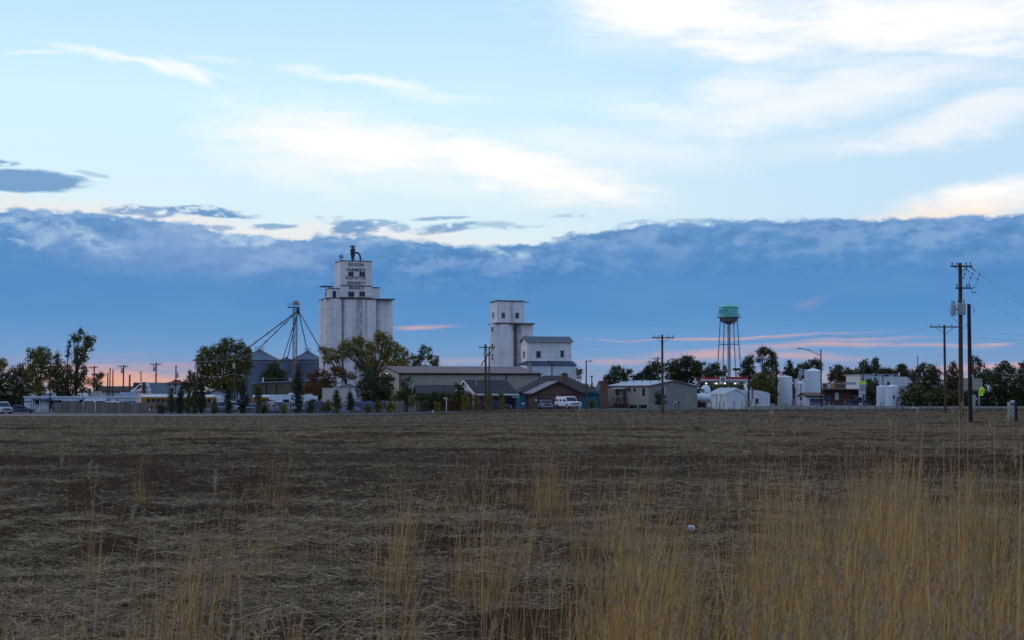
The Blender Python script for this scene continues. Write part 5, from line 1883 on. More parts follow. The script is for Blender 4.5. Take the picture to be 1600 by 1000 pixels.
b = Bld('metal_building', 'low tan metal building with dark seams and blue roof edge behind parked buses', 'building', 388, 394, 500, 300, -7)
b.W = 14
zl, zr_ = b.z(599.5), b.z(594.5, b.L)
poly = [(0, -.3), (b.L, -.3), (b.L, zr_), (0, zl)]
b.part('wall', MB().prism(poly, 0, b.W, 'y'), M['tan'])
b.part('roof', MB().slab([(-.2, -.3, zl + .2), (b.L + .2, -.3, zr_ + .2), (b.L + .2, b.W, zr_ + .5), (-.2, b.W, zl + .5)], .18), M['roof_white'])
for px in (416.3, 432, 457):
    t = b.on('u', px, 600)[0]
    b.part('seam', MB().box(t - .09, t + .09, -.07, -.01, 0, zl - .1), M['trim_dark'])
b.part('flue', MB().tube((b.on('u', 404, 600)[0], 3, zl), (b.on('u', 404, 600)[0], 3, b.z(589.5)), .15, n=8), M['white'])
b.part('roof_vent', MB().tube((b.on('u', 446.7, 600)[0], 3, zl), (b.on('u', 446.7, 600)[0], 3, b.z(592.5)), .12, n=8).tube((b.on('u', 446.7, 600)[0], 3, b.z(592.5)), (b.on('u', 446.7, 600)[0], 3, b.z(591)), .24, n=8), M['white'])

b = Bld('stucco_building', 'cream walled low building with a small gable behind the shrubs', 'building', 501, 503.5, 556, 262, 2)
b.W = 7
b.box('wall', 0, b.on('u', 545, 610)[0], 0, 7, -.3, b.z(607), mat('cream_stucco', (.56, .50, .45), .85, (.50, .45, .41), .6))
b.box('side_wall', b.on('u', 545, 610)[0] + .01, b.L, .4, 7, -.3, b.z(608), M['white_siding'])
b.part('parapet', MB().box(-.08, b.on('u', 545, 610)[0] + .08, -.08, .3, b.z(607), b.z(606.2)), M['white'])
u0, u1 = b.on('u', 520, 604)[0], b.on('u', 566, 604)[0]
um = b.on('u', 545.5, 600)[0]
b.part('gable_wall', MB().prism([(u0, b.z(606.5)), (u1, b.z(606.5)), (um, b.z(600))], .6, 6.5, 'y'), M['beige_siding'])
mb = MB().slab([(u0 - .2, .3, b.z(606.2)), (u0 - .2, 6.8, b.z(606.2)), (um, 6.8, b.z(599)), (um, .3, b.z(599))], .1)
mb.slab([(u1 + .2, .3, b.z(606.2)), (u1 + .2, 6.8, b.z(606.2)), (um, 6.8, b.z(599)), (um, .3, b.z(599))], .1)
b.part('roof', mb, M['roof_white'])

# ------------------------------------------------------------------ trees and shrubs
def leaf_mat(name, a, b, c):
    return mat(name, a, .7, b, .55, island=c, spec=.25, contrast=(.38, .62))


LM = {
    'dark': leaf_mat('dark_leaves', (.034, .043, .015), (.055, .062, .018), (.082, .085, .030)),
    'green': leaf_mat('green_leaves', (.060, .068, .012), (.125, .115, .016), (.14, .135, .028)),
    'olive': leaf_mat('olive_leaves', (.090, .082, .010), (.24, .18, .014), (.25, .20, .034)),
    'deep': leaf_mat('deep_green_leaves', (.030, .042, .014), (.055, .066, .018), (.075, .082, .028)),
    'yellow': leaf_mat('yellow_leaves', (.13, .11, .02), (.20, .15, .025), (.22, .18, .05)),
    'rust': leaf_mat('rust_leaves', (.13, .042, .010), (.20, .070, .012), (.11, .060, .02)),
    'fresh': leaf_mat('fresh_green_leaves', (.042, .062, .022), (.075, .095, .03), (.10, .12, .045)),
    'juniper': leaf_mat('juniper_leaves', (.016, .030, .016), (.026, .044, .020), (.040, .058, .028)),
    'blue': leaf_mat('bluish_leaves', (.020, .035, .034), (.032, .050, .044), (.05, .07, .06)),
    'bare': leaf_mat('sparse_brown_leaves', (.05, .04, .03), (.07, .055, .035), (.09, .07, .04)),
}
BARK = mat('bark', (.045, .034, .028), .9, (.025, .020, .018), 4, (3, 3, .5))
BARK_PALE = mat('pale_bark', (.14, .125, .11), .9, (.07, .06, .055), 4, (3, 3, .5))


def leaves(lobes, size, dens, mater, parent, org, flat=.75, fill=.60):
    """lobes: (x, y, z, rx, ry, rz) in world metres; leaf sized pieces in clumps on and in every lobe"""
    P = []
    for (x, y, z, rx, ry, rz) in lobes:
        area = 4 * math.pi * ((rx * ry) ** 1.6 / 3 + (rx * rz) ** 1.6 / 3 + (ry * rz) ** 1.6 / 3) ** (1 / 1.6)
        nc = max(6, int(area * dens * 1.25))
        d = rng.normal(size=(nc, 3))
        d /= np.linalg.norm(d, axis=1, keepdims=True)
        rad = np.where(rng.random(nc) < fill, rng.uniform(.80, 1.05, nc), rng.uniform(.25, .85, nc))
        rad += .12 * rng.normal(size=nc)
        c = d * rad[:, None] * np.array([rx, ry, rz]) + np.array([x, y, z])
        per = 20
        sg = rng.uniform(.6, 1.3, nc)[:, None, None] * size * np.array([1.35, 1.35, 1.1])
        pts = c[:, None, :] + rng.normal(size=(nc, per, 3)) * sg
        P.append(pts.reshape(-1, 3))
    P = np.concatenate(P) - np.array(org)
    n = len(P)
    a = rng.normal(size=(n, 3))
    a /= np.linalg.norm(a, axis=1, keepdims=True)
    b = np.cross(a, rng.normal(size=(n, 3)))
    b /= np.linalg.norm(b, axis=1, keepdims=True)
    s = size * rng.uniform(.5, 1.15, n)[:, None]
    v = np.stack([P - a * s, P + b * s * .55, P + a * s, P - b * s * .55], 1).reshape(-1, 3)
    f = np.arange(n * 4)
    return raw_mesh('crown', v, f, 4, mater, parent)


NT = 0


def tree(label, lobes_px, D, col='green', trunk_px=None, ybase=None, size=None, dens=2.1, name='tree', cat='tree', group=None, bark=None,
         trunk_w=.22, twigs=0, depth_k=.85):
    """lobes_px: (px, py, rx, ry) crown masses in picture units, each given its own depth in the crown"""
    global NT
    NT += 1
    k = F / D
    tp = trunk_px if trunk_px is not None else sum(l[0] * l[2] for l in lobes_px) / sum(l[2] for l in lobes_px)
    X = xat(tp, D, 4)
    g = gzf(X, D) if ybase is None else zat(ybase, D)
    t = thing(name, label, cat, (X, D, g), 0, group)
    lobes = []
    W = max(l[0] + l[2] for l in lobes_px) - min(l[0] - l[2] for l in lobes_px)
    for i, (px, py, rx, ry) in enumerate(lobes_px):
        dy = rnd.uniform(-.28, .28) * W / k if len(lobes_px) > 1 else 0
        rm = (rx + ry) / 2
        x, z = xat(px, D + dy, 4), zat(py, D + dy)
        lobes.append((x, D + dy, z, rx / k, max(rx, rm) * depth_k / k, ry / k))
    size = size or max(.16, 1.25 / k)
    leaves(lobes, size, dens * (.20 / size) ** 1.2 if size > .2 else dens, LM[col], t, (X, D, g))
    mb = MB()
    top = max(l[2] + l[5] * .4 for l in lobes) - g
    fork = min(max(.6, (min(l[2] - l[5] for l in lobes) - g) * .9), top * .5)
    tw = trunk_w
    mb.tube((0, 0, -.2), (0, 0, fork), tw, tw * .8, 8)
    for l in lobes:
        e = Vector((l[0] - X, l[1] - D, l[2] - g))
        s0 = Vector((0, 0, fork * .9))
        md = s0.lerp(e, .5) + Vector((rnd.uniform(-.25, .25), rnd.uniform(-.2, .2), rnd.uniform(.1, .6)))
        mb.tube(s0, md, tw * .55, tw * .38, 6).tube(md, e, tw * .38, tw * .15, 6)
        for _ in range(4):
            q_ = e + Vector((rnd.uniform(-1, 1) * l[3], rnd.uniform(-1, 1) * l[4], rnd.uniform(-.6, 1) * l[5])) * .9
            mb.tube(md.lerp(e, rnd.uniform(.2, .9)), q_, tw * .16, .02, 4, cap=False)
        for _ in range(twigs):
            q_ = e + Vector((rnd.uniform(-1, 1) * l[3], rnd.uniform(-.5, .5) * l[4], rnd.uniform(.6, 1.5) * l[5])) * 1.15
            mb.tube(e, q_, .05, .015, 4, cap=False)
    mb.build('trunk', bark or BARK, t)
    return t


def auto(px0, px1, y0, y1, n, seed):
    """n crown lobes that fill a rounded box unevenly"""
    r = random.Random(seed)
    w, h = px1 - px0, y1 - y0
    out = [((px0 + px1) / 2 + r.uniform(-.06, .06) * w, y0 + h * .55, w * .30, h * .36)]
    for i in range(n - 1):
        a = 2 * math.pi * i / (n - 1) + r.uniform(-.3, .3)
        q_ = r.uniform(.20, .30)
        rx, ry = w * r.uniform(.15, .24), h * r.uniform(.14, .24)
        out.append(((px0 + px1) / 2 + math.cos(a) * (w / 2 - rx), (y0 + y1) / 2 - math.sin(a) * (h / 2 - ry), rx, ry))
    return out


G_L = 'trees at the left end of town'
G_R = 'trees behind the tanks and the filling station'
tree('yellowish tree cut off by the left edge', [(-8, 572, 16, 16), (-22, 585, 18, 22), (2, 568, 8, 7)], 262, 'olive', -10, group=G_L)
tree('dark spreading tree at the far left behind the parked cars', [(8, 612, 20, 22), (28, 600, 20, 24), (42, 618, 16, 20), (0, 596, 14, 18), (30, 582, 16, 14), (-14, 615, 18, 26)], 262, 'deep', 20, group=G_L)
tree('round topped green tree left of the tall ragged cottonwood', [(55, 566, 14, 18), (68, 558, 14, 14), (50, 552, 8, 9), (75, 578, 12, 20), (52, 590, 14, 20), (66, 604, 16, 14), (62, 548, 8, 6)], 256, 'green', 62, group=G_L)
tree('slim tree between the round one and the ragged cottonwood', [(88, 556, 5, 7), (90, 568, 7, 9), (86, 580, 9, 12), (94, 588, 9, 12), (84, 602, 8, 12)], 266, 'deep', 90, group=G_L)
tree('tall ragged cottonwood leaning right with gaps in its crown', [(124, 521, 4.5, 8), (120, 531, 6, 6), (114, 527, 4, 5), (134, 532, 5, 9), (142, 533, 5.5, 8), (137, 543, 7, 8), (130, 549, 6, 8), (126, 560, 7, 8), (118, 545, 3.5, 7), (117, 560, 5, 8), (133, 560, 4, 6)], 258, 'green', 119,
     size=.18, dens=2.0, group=G_L, twigs=3, bark=BARK_PALE)
tree('dark low tree mass under the ragged cottonwood', [(100, 596, 12, 16), (112, 584, 10, 14), (124, 590, 9, 16), (94, 608, 12, 12), (118, 606, 14, 12), (131, 580, 4, 12), (104, 575, 6, 8), (134, 612, 7, 8)], 257, 'dark', 108, group=G_L)
tree('leafless tree with thin twigs beside the ragged cottonwood', [(105, 555, 3, 10), (108, 540, 2, 6)], 262, 'bare', 104, dens=.5, twigs=9, group=G_L)
tree('small thin crowned tree between the leftmost utility poles', [(152, 588, 9, 6), (148, 597, 7, 7), (161, 585, 5, 4), (138, 597, 5, 6), (155, 600, 8, 5)], 300, 'bare', 150, dens=1.5, twigs=3, group=G_L)
tree('broad dense poplar clump left of the steel bins', [(352, 541, 12, 13), (372, 543, 8, 12), (385, 550, 7, 14), (340, 550, 12, 14), (324, 556, 11, 14), (313, 566, 7, 18), (330, 580, 20, 22), (356, 570, 20, 30), (378, 578, 13, 22), (318, 592, 11, 16), (345, 600, 22, 14), (372, 602, 14, 12), (388, 568, 6, 10), (361, 532, 4, 5), (319, 545, 4, 5)], 288, 'green', 350, trunk_w=.35, dens=2.5)
tree('small pointed tree left of the poplar clump', [(295, 602, 10, 12), (300, 590, 5, 9), (288, 607, 8, 9), (297, 583, 2.2, 6), (305, 598, 6, 12)], 292, 'deep', 296)
tree('dark round tree in front of the steel bins', [(427, 581, 12, 11), (415, 586, 9, 8), (438, 585, 9, 9), (428, 571, 8, 6), (420, 593, 12, 6), (440, 593, 9, 5)], 330, 'dark', 428, dens=2.4)
tree('left branch heavy cottonwood before the tall elevator', [(516, 553, 13, 9), (503, 547, 8, 6), (527, 560, 8, 8), (512, 563, 9, 6), (530, 548, 5, 6)], 296, 'olive', 540, trunk_w=.3, dens=1.9, twigs=2)
tree('large yellow green cottonwood in front of the tall elevator', [(545, 540, 14, 12), (560, 533, 12, 8), (540, 554, 10, 9), (560, 552, 14, 11), (580, 545, 12, 14), (598, 530, 14, 10), (611, 540, 13, 12), (592, 523, 8, 6), (604, 556, 16, 14), (584, 566, 16, 14), (624, 550, 10, 10), (628, 562, 8, 10), (566, 572, 12, 12), (615, 572, 16, 12), (636, 553, 5, 5)], 294, 'olive', 586, trunk_w=.45, dens=2.1)
tree('dark green cottonwood right of the large yellow green one', [(636, 566, 9, 9), (655, 560, 10, 6), (664, 548, 9, 7), (672, 558, 8, 5), (676, 566, 6, 4), (650, 570, 11, 7), (645, 558, 5, 5), (660, 542, 4, 3), (668, 574, 4, 5)], 300, 'green', 652, dens=2.1)
tree('small dark pointed conifer over the metal building ridge', [(681.5, 567, 3.6, 6), (682, 562, 2.2, 5), (679, 572, 5, 5)], 320, 'dark', 681, dens=3)
tree('rust coloured autumn tree beside the cream building', [(496, 606, 12, 14), (488, 590, 9, 9), (500, 583, 8, 8), (512, 592, 12, 10), (530, 584, 12, 8), (524, 576, 8, 5), (485, 608, 9, 10), (510, 607, 12, 10), (548, 588, 9, 7)], 285, 'rust', 498, dens=2.2)
tree('bushy dark green tree before the metal building gable', [(578, 600, 14, 12), (592, 592, 12, 10), (606, 590, 8, 6), (612, 593, 5, 4), (590, 610, 16, 12), (572, 588, 10, 10), (565, 605, 9, 12), (604, 606, 12, 10), (584, 580, 8, 8), (600, 622, 18, 12), (575, 622, 14, 12)], 254, 'deep', 586, dens=2.4)
tree('olive bush below the metal building corner', [(618, 622, 9, 9), (628, 626, 8, 8), (612, 630, 9, 7)], 246, 'olive', 620, name='shrub', cat='shrub')
tree('leafless bush against the long metal wall', [(638, 596, 8, 7), (630, 600, 5, 6)], 253, 'bare', 636, dens=.35, twigs=16, name='shrub', cat='shrub')

tree('round dark tree left of the beige mobile home roof', [(962, 588, 12, 11), (948, 592, 7, 8), (975, 584, 7, 8), (983, 581, 5, 4), (965, 577, 8, 5), (955, 598, 10, 6), (978, 593, 6, 4)], 350, 'dark', 962, dens=2.4, group=G_R)
tree('pale edged small tree right of the round dark one', [(996, 592, 7, 9), (990, 590, 4, 6), (1003, 587, 6, 6)], 352, 'blue', 996, dens=1.9, group=G_R)
tree('tree behind the double crossarm pole', [(1013, 580, 9, 9), (1022, 572, 8, 8), (1030, 577, 8, 10), (1018, 590, 14, 8), (1007, 584, 5, 6)], 354, 'dark', 1018, dens=2.3, group=G_R)
tree('tall broad dark tree behind the mobile home', [(1060, 575, 14, 14), (1075, 565, 12, 9), (1088, 572, 10, 11), (1048, 575, 10, 12), (1078, 585, 18, 14), (1093, 583, 8, 12), (1055, 590, 16, 8), (1073, 559, 6, 3), (1100, 568, 3, 3)], 345, 'dark', 1072, dens=2.5, group=G_R)
tree('dark tree just left of the water tower legs', [(1113, 580, 9, 10), (1118, 573, 7, 6), (1105, 584, 7, 9), (1124, 583, 5, 9), (1112, 592, 12, 7), (1098, 600, 8, 12)], 340, 'dark', 1112, dens=2.4, group=G_R)
tree('narrow young poplar between the water tower legs', [(1133, 583, 2.4, 7), (1133, 592, 4, 7), (1132, 575, 1.3, 5)], 345, 'green', 1133, group=G_R, dens=2.4)
tree('dark slender tree right of the water tower', [(1168, 567, 7, 10), (1174, 562, 5, 8), (1164, 577, 6, 11), (1172, 582, 9, 12), (1160, 590, 6, 10), (1176, 596, 8, 9)], 338, 'dark', 1170, dens=2.1, group=G_R, twigs=2)
tree('tall loose crowned tree between water tower and tanks', [(1190, 551, 8, 7), (1200, 549, 8, 6), (1208, 556, 7, 8), (1188, 562, 6, 5), (1204, 566, 8, 8), (1197, 578, 8, 10), (1209, 574, 5, 10), (1193, 545, 5, 3)], 332, 'dark', 1195, dens=2.0, group=G_R, twigs=2, bark=BARK_PALE)
tree('full low green tree behind the red sign building', [(1190, 598, 16, 14), (1205, 596, 10, 16), (1180, 606, 12, 10), (1198, 612, 14, 12), (1208, 616, 8, 10), (1188, 588, 9, 7)], 326, 'green', 1196, dens=2.6, group=G_R)
tree('low green growth behind the filling station canopy', [(1122, 606, 10, 8), (1138, 604, 11, 8), (1154, 607, 10, 9), (1108, 608, 8, 8), (1146, 612, 16, 8), (1126, 614, 16, 8)], 328, 'green', 1136, group=G_R, dens=2.6)
tree('leafless twiggy tree over the left white tank', [(1213, 570, 3, 8), (1216, 582, 4, 6)], 335, 'bare', 1212, dens=.4, twigs=12, group=G_R)
tree('pointed dark tree above the left white tank', [(1233, 578, 7, 8), (1234, 569, 4, 5), (1228, 585, 7, 6), (1240, 584, 5, 8), (1233, 592, 10, 8)], 360, 'dark', 1234, dens=2.6, group=G_R)
tree('dark tree behind the ladder of the largest tank', [(1252, 577, 8, 8), (1262, 571, 8, 6), (1273, 567, 9, 6), (1280, 574, 5, 8), (1258, 588, 12, 9), (1246, 586, 6, 9), (1274, 580, 8, 8)], 362, 'dark', 1264, dens=2.4, group=G_R)
tree('dark tree behind the framed roof sign', [(1305, 583, 8, 10), (1312, 576, 5, 5), (1300, 590, 7, 8), (1314, 589, 9, 9), (1326, 583, 7, 8), (1334, 587, 8, 9), (1322, 592, 12, 6)], 392, 'dark', 1310, dens=2.3, group=G_R)
tree('two humped dark tree over the white building', [(1350, 570, 7, 7), (1368, 568, 6, 6), (1358, 579, 11, 8), (1345, 582, 8, 8), (1370, 578, 7, 9), (1352, 590, 14, 6), (1369, 563, 4, 4)], 394, 'deep', 1358, dens=2.2, group=G_R, twigs=2)
tree('low dark tree over the middle of the white building', [(1382, 579, 6, 5), (1390, 582, 8, 7), (1378, 586, 6, 6), (1392, 590, 8, 5)], 398, 'dark', 1384, dens=2.4, group=G_R)
tree('round dark tree above the white building end', [(1409, 579, 8, 8), (1402, 585, 7, 8), (1417, 584, 7, 8), (1409, 573, 5, 4), (1410, 592, 10, 6)], 396, 'dark', 1409, dens=2.5, group=G_R)
tree('dark bush in front of the white building by the school sign', [(1363, 608, 8, 10), (1370, 600, 5, 7), (1358, 598, 6, 7), (1363, 622, 10, 12), (1355, 612, 6, 12), (1372, 618, 5, 12)], 318, 'dark', 1363, dens=2.6, group=G_R)
tree('large dark elm between the white tanks and the tall poles', [(1443, 572, 7, 6), (1436, 578, 8, 7), (1456, 578, 9, 9), (1430, 588, 9, 8), (1445, 590, 18, 14), (1462, 590, 10, 16), (1432, 603, 10, 10), (1450, 612, 16, 14), (1468, 610, 9, 18), (1462, 626, 12, 10)], 300, 'dark', 1455, dens=2.2, twigs=5, bark=BARK_PALE)
tree('dark tree behind the tallest utility pole', [(1490, 578, 7, 10), (1484, 590, 8, 12), (1496, 592, 9, 14), (1488, 608, 12, 14), (1492, 624, 14, 12), (1490, 568, 3, 5), (1478, 618, 8, 14)], 296, 'dark', 1489, dens=2.6)
tree('thin silver barked tree right of the pole pair', [(1525, 565, 7, 8), (1532, 572, 6, 8), (1521, 578, 6, 10), (1530, 586, 9, 10), (1519, 560, 3, 5)], 298, 'dark', 1526, dens=1.7, twigs=4, bark=BARK_PALE)
G_E = 'dark trees along the road at the right'
tree('dark tree filling the gap behind the lime sign', [(1530, 600, 12, 14), (1520, 612, 10, 16), (1540, 588, 9, 12), (1535, 620, 16, 12), (1512, 606, 6, 14)], 290, 'dark', 1530, dens=2.7, group=G_E)
tree('dark round topped tree second from the right edge', [(1570, 573, 10, 9), (1560, 580, 9, 9), (1580, 580, 8, 10), (1565, 598, 18, 16), (1550, 592, 10, 14), (1572, 616, 20, 16), (1553, 618, 12, 14)], 288, 'dark', 1567, dens=2.7, group=G_E)
tree('dark tree cut off by the right edge', [(1596, 576, 7, 9), (1605, 580, 10, 12), (1590, 592, 10, 12), (1606, 600, 18, 18), (1592, 616, 12, 16), (1612, 622, 16, 14)], 286, 'dark', 1600, dens=2.7, group=G_E)
for px, w_, D_ in ((1640, 34, 300), (1690, 40, 310), (-60, 34, 280), (-105, 36, 290)):
    tree({1640: 'dark tree just beyond the right picture edge', 1690: 'dark tree farther beyond the right picture edge', -60: 'dark tree just beyond the left picture edge', -105: 'dark tree farther beyond the left picture edge'}[px], auto(px - w_, px + w_, 565, 636, 7, px), D_, 'dark', px, dens=1.6, group='trees beyond the picture edges')

# far tree belts that read as one mass
def belt(label, px0, px1, D, h0, h1, col, seed):
    r = random.Random(seed)
    lobes = []
    px = px0
    while px < px1:
        rr = r.uniform(2.2, 4.0)
        x = xat(px, D, 3)
        hh = r.uniform(h0, h1)
        lobes.append((x, D + r.uniform(-6, 6), gzf(x, D) + hh * .45, rr, rr, hh * .55))
        px += rr * F / D * r.uniform(.8, 1.5)
    o_ = leaves(lobes, .42, .8, LM[col], None, (0, 0, 0))
    o_.name = 'distant_trees'
    tag(o_, label, 'trees', kind='stuff')


belt('distant low tree belt behind the tanks and store', 1180, 1480, 460, 3.5, 6.5, 'dark', 4)
belt('distant low tree belt behind the mobile homes at the left', -80, 330, 480, 2.0, 4.5, 'dark', 5)
belt('distant low trees at the foot of the grain elevators', 560, 1110, 470, 3, 6, 'dark', 6)
belt('dark roadside thicket at the right end of town', 1420, 1680, 292, 2.0, 3.6, 'dark', 8)

# planted shrubs along the fence
G_S = 'young trees and shrubs planted along the metal fence'


def shrub(label, px, w_, y0, y1, col, D=226, conical=True, twigs=2, dens=2.1):
    k = F / D
    h_ = y1 - y0
    if conical:
        j_ = lambda a: rnd.uniform(-a, a) * w_
        lb = [(px + j_(.16), y1 - h_ * rnd.uniform(.2, .8), w_ * rnd.uniform(.18, .30), h_ * rnd.uniform(.08, .16)) for _ in range(3)]
        lb += [(px + j_(.08), y1 - h_ * .30, w_ * rnd.uniform(.34, .48), h_ * .27), (px + rnd.uniform(-.5, .5), y1 - h_ * .55, w_ * .38, h_ * .25), (px + rnd.uniform(-.6, .6), y1 - h_ * .78, w_ * .22, h_ * .20),
              (px + j_(.06), y1 - h_ * .14, w_ * rnd.uniform(.22, .36), h_ * .14), (px + j_(.10), y0 + h_ * .08, w_ * .09, h_ * .10)]
    else:
        lb = [(px + rnd.uniform(-.2, .2) * w_, y1 - h_ * rnd.uniform(.25, .7), w_ * .3, h_ * .26) for _ in range(4)] + [(px, y1 - h_ * .3, w_ * .42, h_ * .3)]
    return tree(label, lb, D, col, px, ybase=y1, size=.13, dens=dens, name='shrub', cat='shrub', group=G_S, trunk_w=.06, twigs=twigs, depth_k=1.0)


for a in (
    ('leftmost pale green shrub on the metal fence', 268, 12, 606, 646, 'fresh'),
    ('wide dark shrub second along the metal fence', 281, 20, 611, 646.5, 'juniper'),
    ('low dark bush at the left end of the metal fence', 252, 16, 630, 646, 'dark', 226, False),
    ('narrow green poplar right of the wide dark shrub', 294.5, 9, 606, 646.5, 'green'),
    ('light green poplar in the tight group of three', 304.5, 11, 597, 647, 'fresh'),
    ('tallest poplar of the tight group of three', 314.5, 17, 588, 647.5, 'juniper'),
    ('very small shrub right of the tight group', 335.5, 7, 626, 647.5, 'fresh'),
    ('pointed dark shrub before the pale blue shed', 357, 15, 605, 647.5, 'juniper'),
    ('broad pointed shrub right of the pale blue shed', 379.5, 20, 598, 647.5, 'juniper'),
    ('light green narrow shrub before the tan building', 403.5, 12, 600, 647, 'fresh'),
    ('dark clump behind the light green narrow shrub', 412, 11, 627, 646, 'dark', 228, False),
    ('low yellowish bush before the parked motor home', 443, 13, 630, 646.5, 'olive', 226, False),
    ('tall dark cypress like shrub before the motor home', 466, 20, 577, 646.5, 'juniper'),
    ('sparse light bush right of the tall dark shrub', 485, 13, 622, 645.5, 'fresh', 227, False, 4),
    ('wide light green bush before the cream wall', 510, 18, 624, 644, 'green', 228, False, 3),
    ('spiky tall bush before the cream wall', 526, 17, 611, 644, 'green', 227, True, 6),
    ('dark cone shrub at the right end of the cream wall', 548, 15, 613, 645, 'juniper'),
    ('low olive growth before the blue vehicle', 575, 14, 632, 645, 'olive', 228, False, 2),
    ('tall weedy bush right of the blue vehicle', 591, 12, 618, 645, 'green', 228, False, 5),
    ('brown green bush on the fence before the metal building', 610, 15, 622, 645, 'olive', 228, False, 4),
):
    shrub(*a)
G_H = 'shrubs in front of the dark roofed houses'
for a in (
    ('yellow bush just right of the fence end', 643, 9, 619, 634, 'yellow', 232), ('green small bush before the low dark house', 663, 11, 627, 641, 'fresh', 230),
    ('yellow green sapling before the low dark house', 683, 6, 629, 642, 'olive', 229), ('orange brown thin bush by the white post', 706, 8, 624, 641, 'rust', 229),
    ('light yellow green bush before the white gable', 727, 15, 617, 643, 'olive', 228), ('golden bush right of the white gable', 743.5, 13, 618, 643, 'yellow', 228),
    ('golden shrub hugging the tall utility pole', 764.5, 9, 613, 642, 'yellow', 227), ('slim yellow shrub before the brick house window', 783.5, 7.5, 615, 642, 'yellow', 227),
    ('small green shrub against the turquoise wall', 925, 9, 628, 639.5, 'green', 247)):
    s_ = shrub(a[0], a[1], a[2], a[3], a[4], a[5], a[6], True, 1)
    s_['group'] = G_H
tree('dark dense bush at the left end of the low house', [(636, 612, 8, 10), (628, 618, 9, 10), (640, 624, 8, 12)], 240, 'dark', 634, name='shrub', cat='shrub', dens=3, group=G_H)
tree('dark overgrown bush before the low house wall', [(656, 622, 8, 8), (668, 624, 10, 10), (680, 618, 8, 8), (688, 626, 10, 12), (674, 632, 14, 8), (695, 620, 6, 8)], 238, 'dark', 676, name='shrub', cat='shrub', dens=3, group=G_H)
tree('tall dark bush between the two dark roofed houses', [(713, 622, 9, 12), (719, 612, 7, 9), (708, 630, 10, 10), (722, 632, 8, 10), (716, 604, 4, 5)], 233, 'dark', 714, name='shrub', cat='shrub', dens=3, group=G_H)
tree('small loose tree behind the pole at the mobile home', [(1031, 626, 8, 7), (1027, 620, 6, 6), (1036, 622, 5, 6), (1031, 614, 4, 5), (1033, 631, 8, 4)], 238, 'blue', 1031, name='small_tree', size=.14, dens=2.0, trunk_w=.06)
tree('small yellowish tree behind the old elevator corner', [(904, 584, 4, 5), (906, 579, 2.5, 4)], 300, 'green', 904, size=.2)
print('trees', NT)

# ------------------------------------------------------------------ utility poles
def pole(label, px, ytop, D, arms=(), r=.14, ybase=None, material='wood_pole', trans=(), insul=True, group=None, lean=0.0, brace=True, name='utility_pole', yaw=0):
    X = xat(px, D, 4)
    g = gzf(X, D) if ybase is None else zat(ybase, D)
    t = thing(name, label, 'utility pole', (X, D, g), 0, group)
    zt_ = zat(ytop, D) - g
    MB().tube((0, 0, -.3), (lean, 0, zt_), r, r * .72, 12).build('shaft', M[material], t)
    for (ya, pa, pb) in arms:
        z_ = zat(ya, D) - g
        xa, xb = xat(pa, D, z_) - X, xat(pb, D, z_) - X
        lx = lean * z_ / zt_
        MB().box(xa, xb, -r - .12, -r - .01, z_ - .06, z_ + .06).build('crossarm', M[material], t, loc=(0, 0, 0))
        if brace and abs(xb - xa) > 1.4:
            m_ = .62
            for e in (xa * m_, xb * m_):
                MB().tube((e, -r - .06, z_ - .05), (lx, -r - .02, z_ - abs(e) * .75), .03, n=4).build('brace', M['wood_dark' if material == 'wood_dark' else 'wood_pole'], t)
        if insul:
            ps = (xa + .12, xa + (xb - xa) * .30, xa + (xb - xa) * .72, xb - .12)
            for p in ps:
                MB().lathe([(.02, z_ + .06), (.02, z_ + .14), (.07, z_ + .15), (.05, z_ + .20), (.06, z_ + .24), (.03, z_ + .30), (0, z_ + .31)], p, -r - .06, 8).build('insulator', M['insul'], t)
    for (pt, y0, y1, w_) in trans:
        z0, z1 = zat(y1, D) - g, zat(y0, D) - g
        x_ = xat(pt, D, z0) - X
        rr = w_ / 2 / F * D
        c = MB().lathe([(0, z0), (rr * .9, z0), (rr, z0 + .06), (rr, z1 - .12), (rr * 1.06, z1 - .12), (rr * 1.06, z1 - .04), (rr * .8, z1), (0, z1 + .03)], x_, -r - rr * .6, 16).build('transformer', M['transformer'], t, smooth=True)
        for s_ in (-.4, .4):
            MB().lathe([(.035, z1), (.06, z1 + .05), (.035, z1 + .12), (.055, z1 + .17), (.03, z1 + .26), (0, z1 + .27)], x_ + s_ * rr, -r - rr * .6, 8).build('bushing', M['insul'], c)
        MB().box(min(x_, 0), max(x_, 0) + .02, -r - .05, -r + .03, (z0 + z1) / 2, (z0 + z1) / 2 + .1).build('bracket', M['steel'], c)
    return t, Vector((X, D, g))


def wire(label, pts, sag, r=.013, material='wire', group='overhead wires'):
    """catenary between world points"""
    P = []
    for a, c in zip(pts[:-1], pts[1:]):
        a, c = Vector(a), Vector(c)
        for i in range(17):
            t_ = i / 16
            p = a.lerp(c, t_)
            p.z -= sag * 4 * t_ * (1 - t_)
            if i or not P:
                P.append(p)
    o0 = P[0].copy()
    mb = MB().path([p - o0 for p in P], r, 5)
    o_ = mb.build('power_line', M[material], None, loc=o0)
    return tag(o_, label, 'wire', group)


def wpt(px, py, D):
    return Vector((xat(px, D, zat(py, D)), D, zat(py, D)))


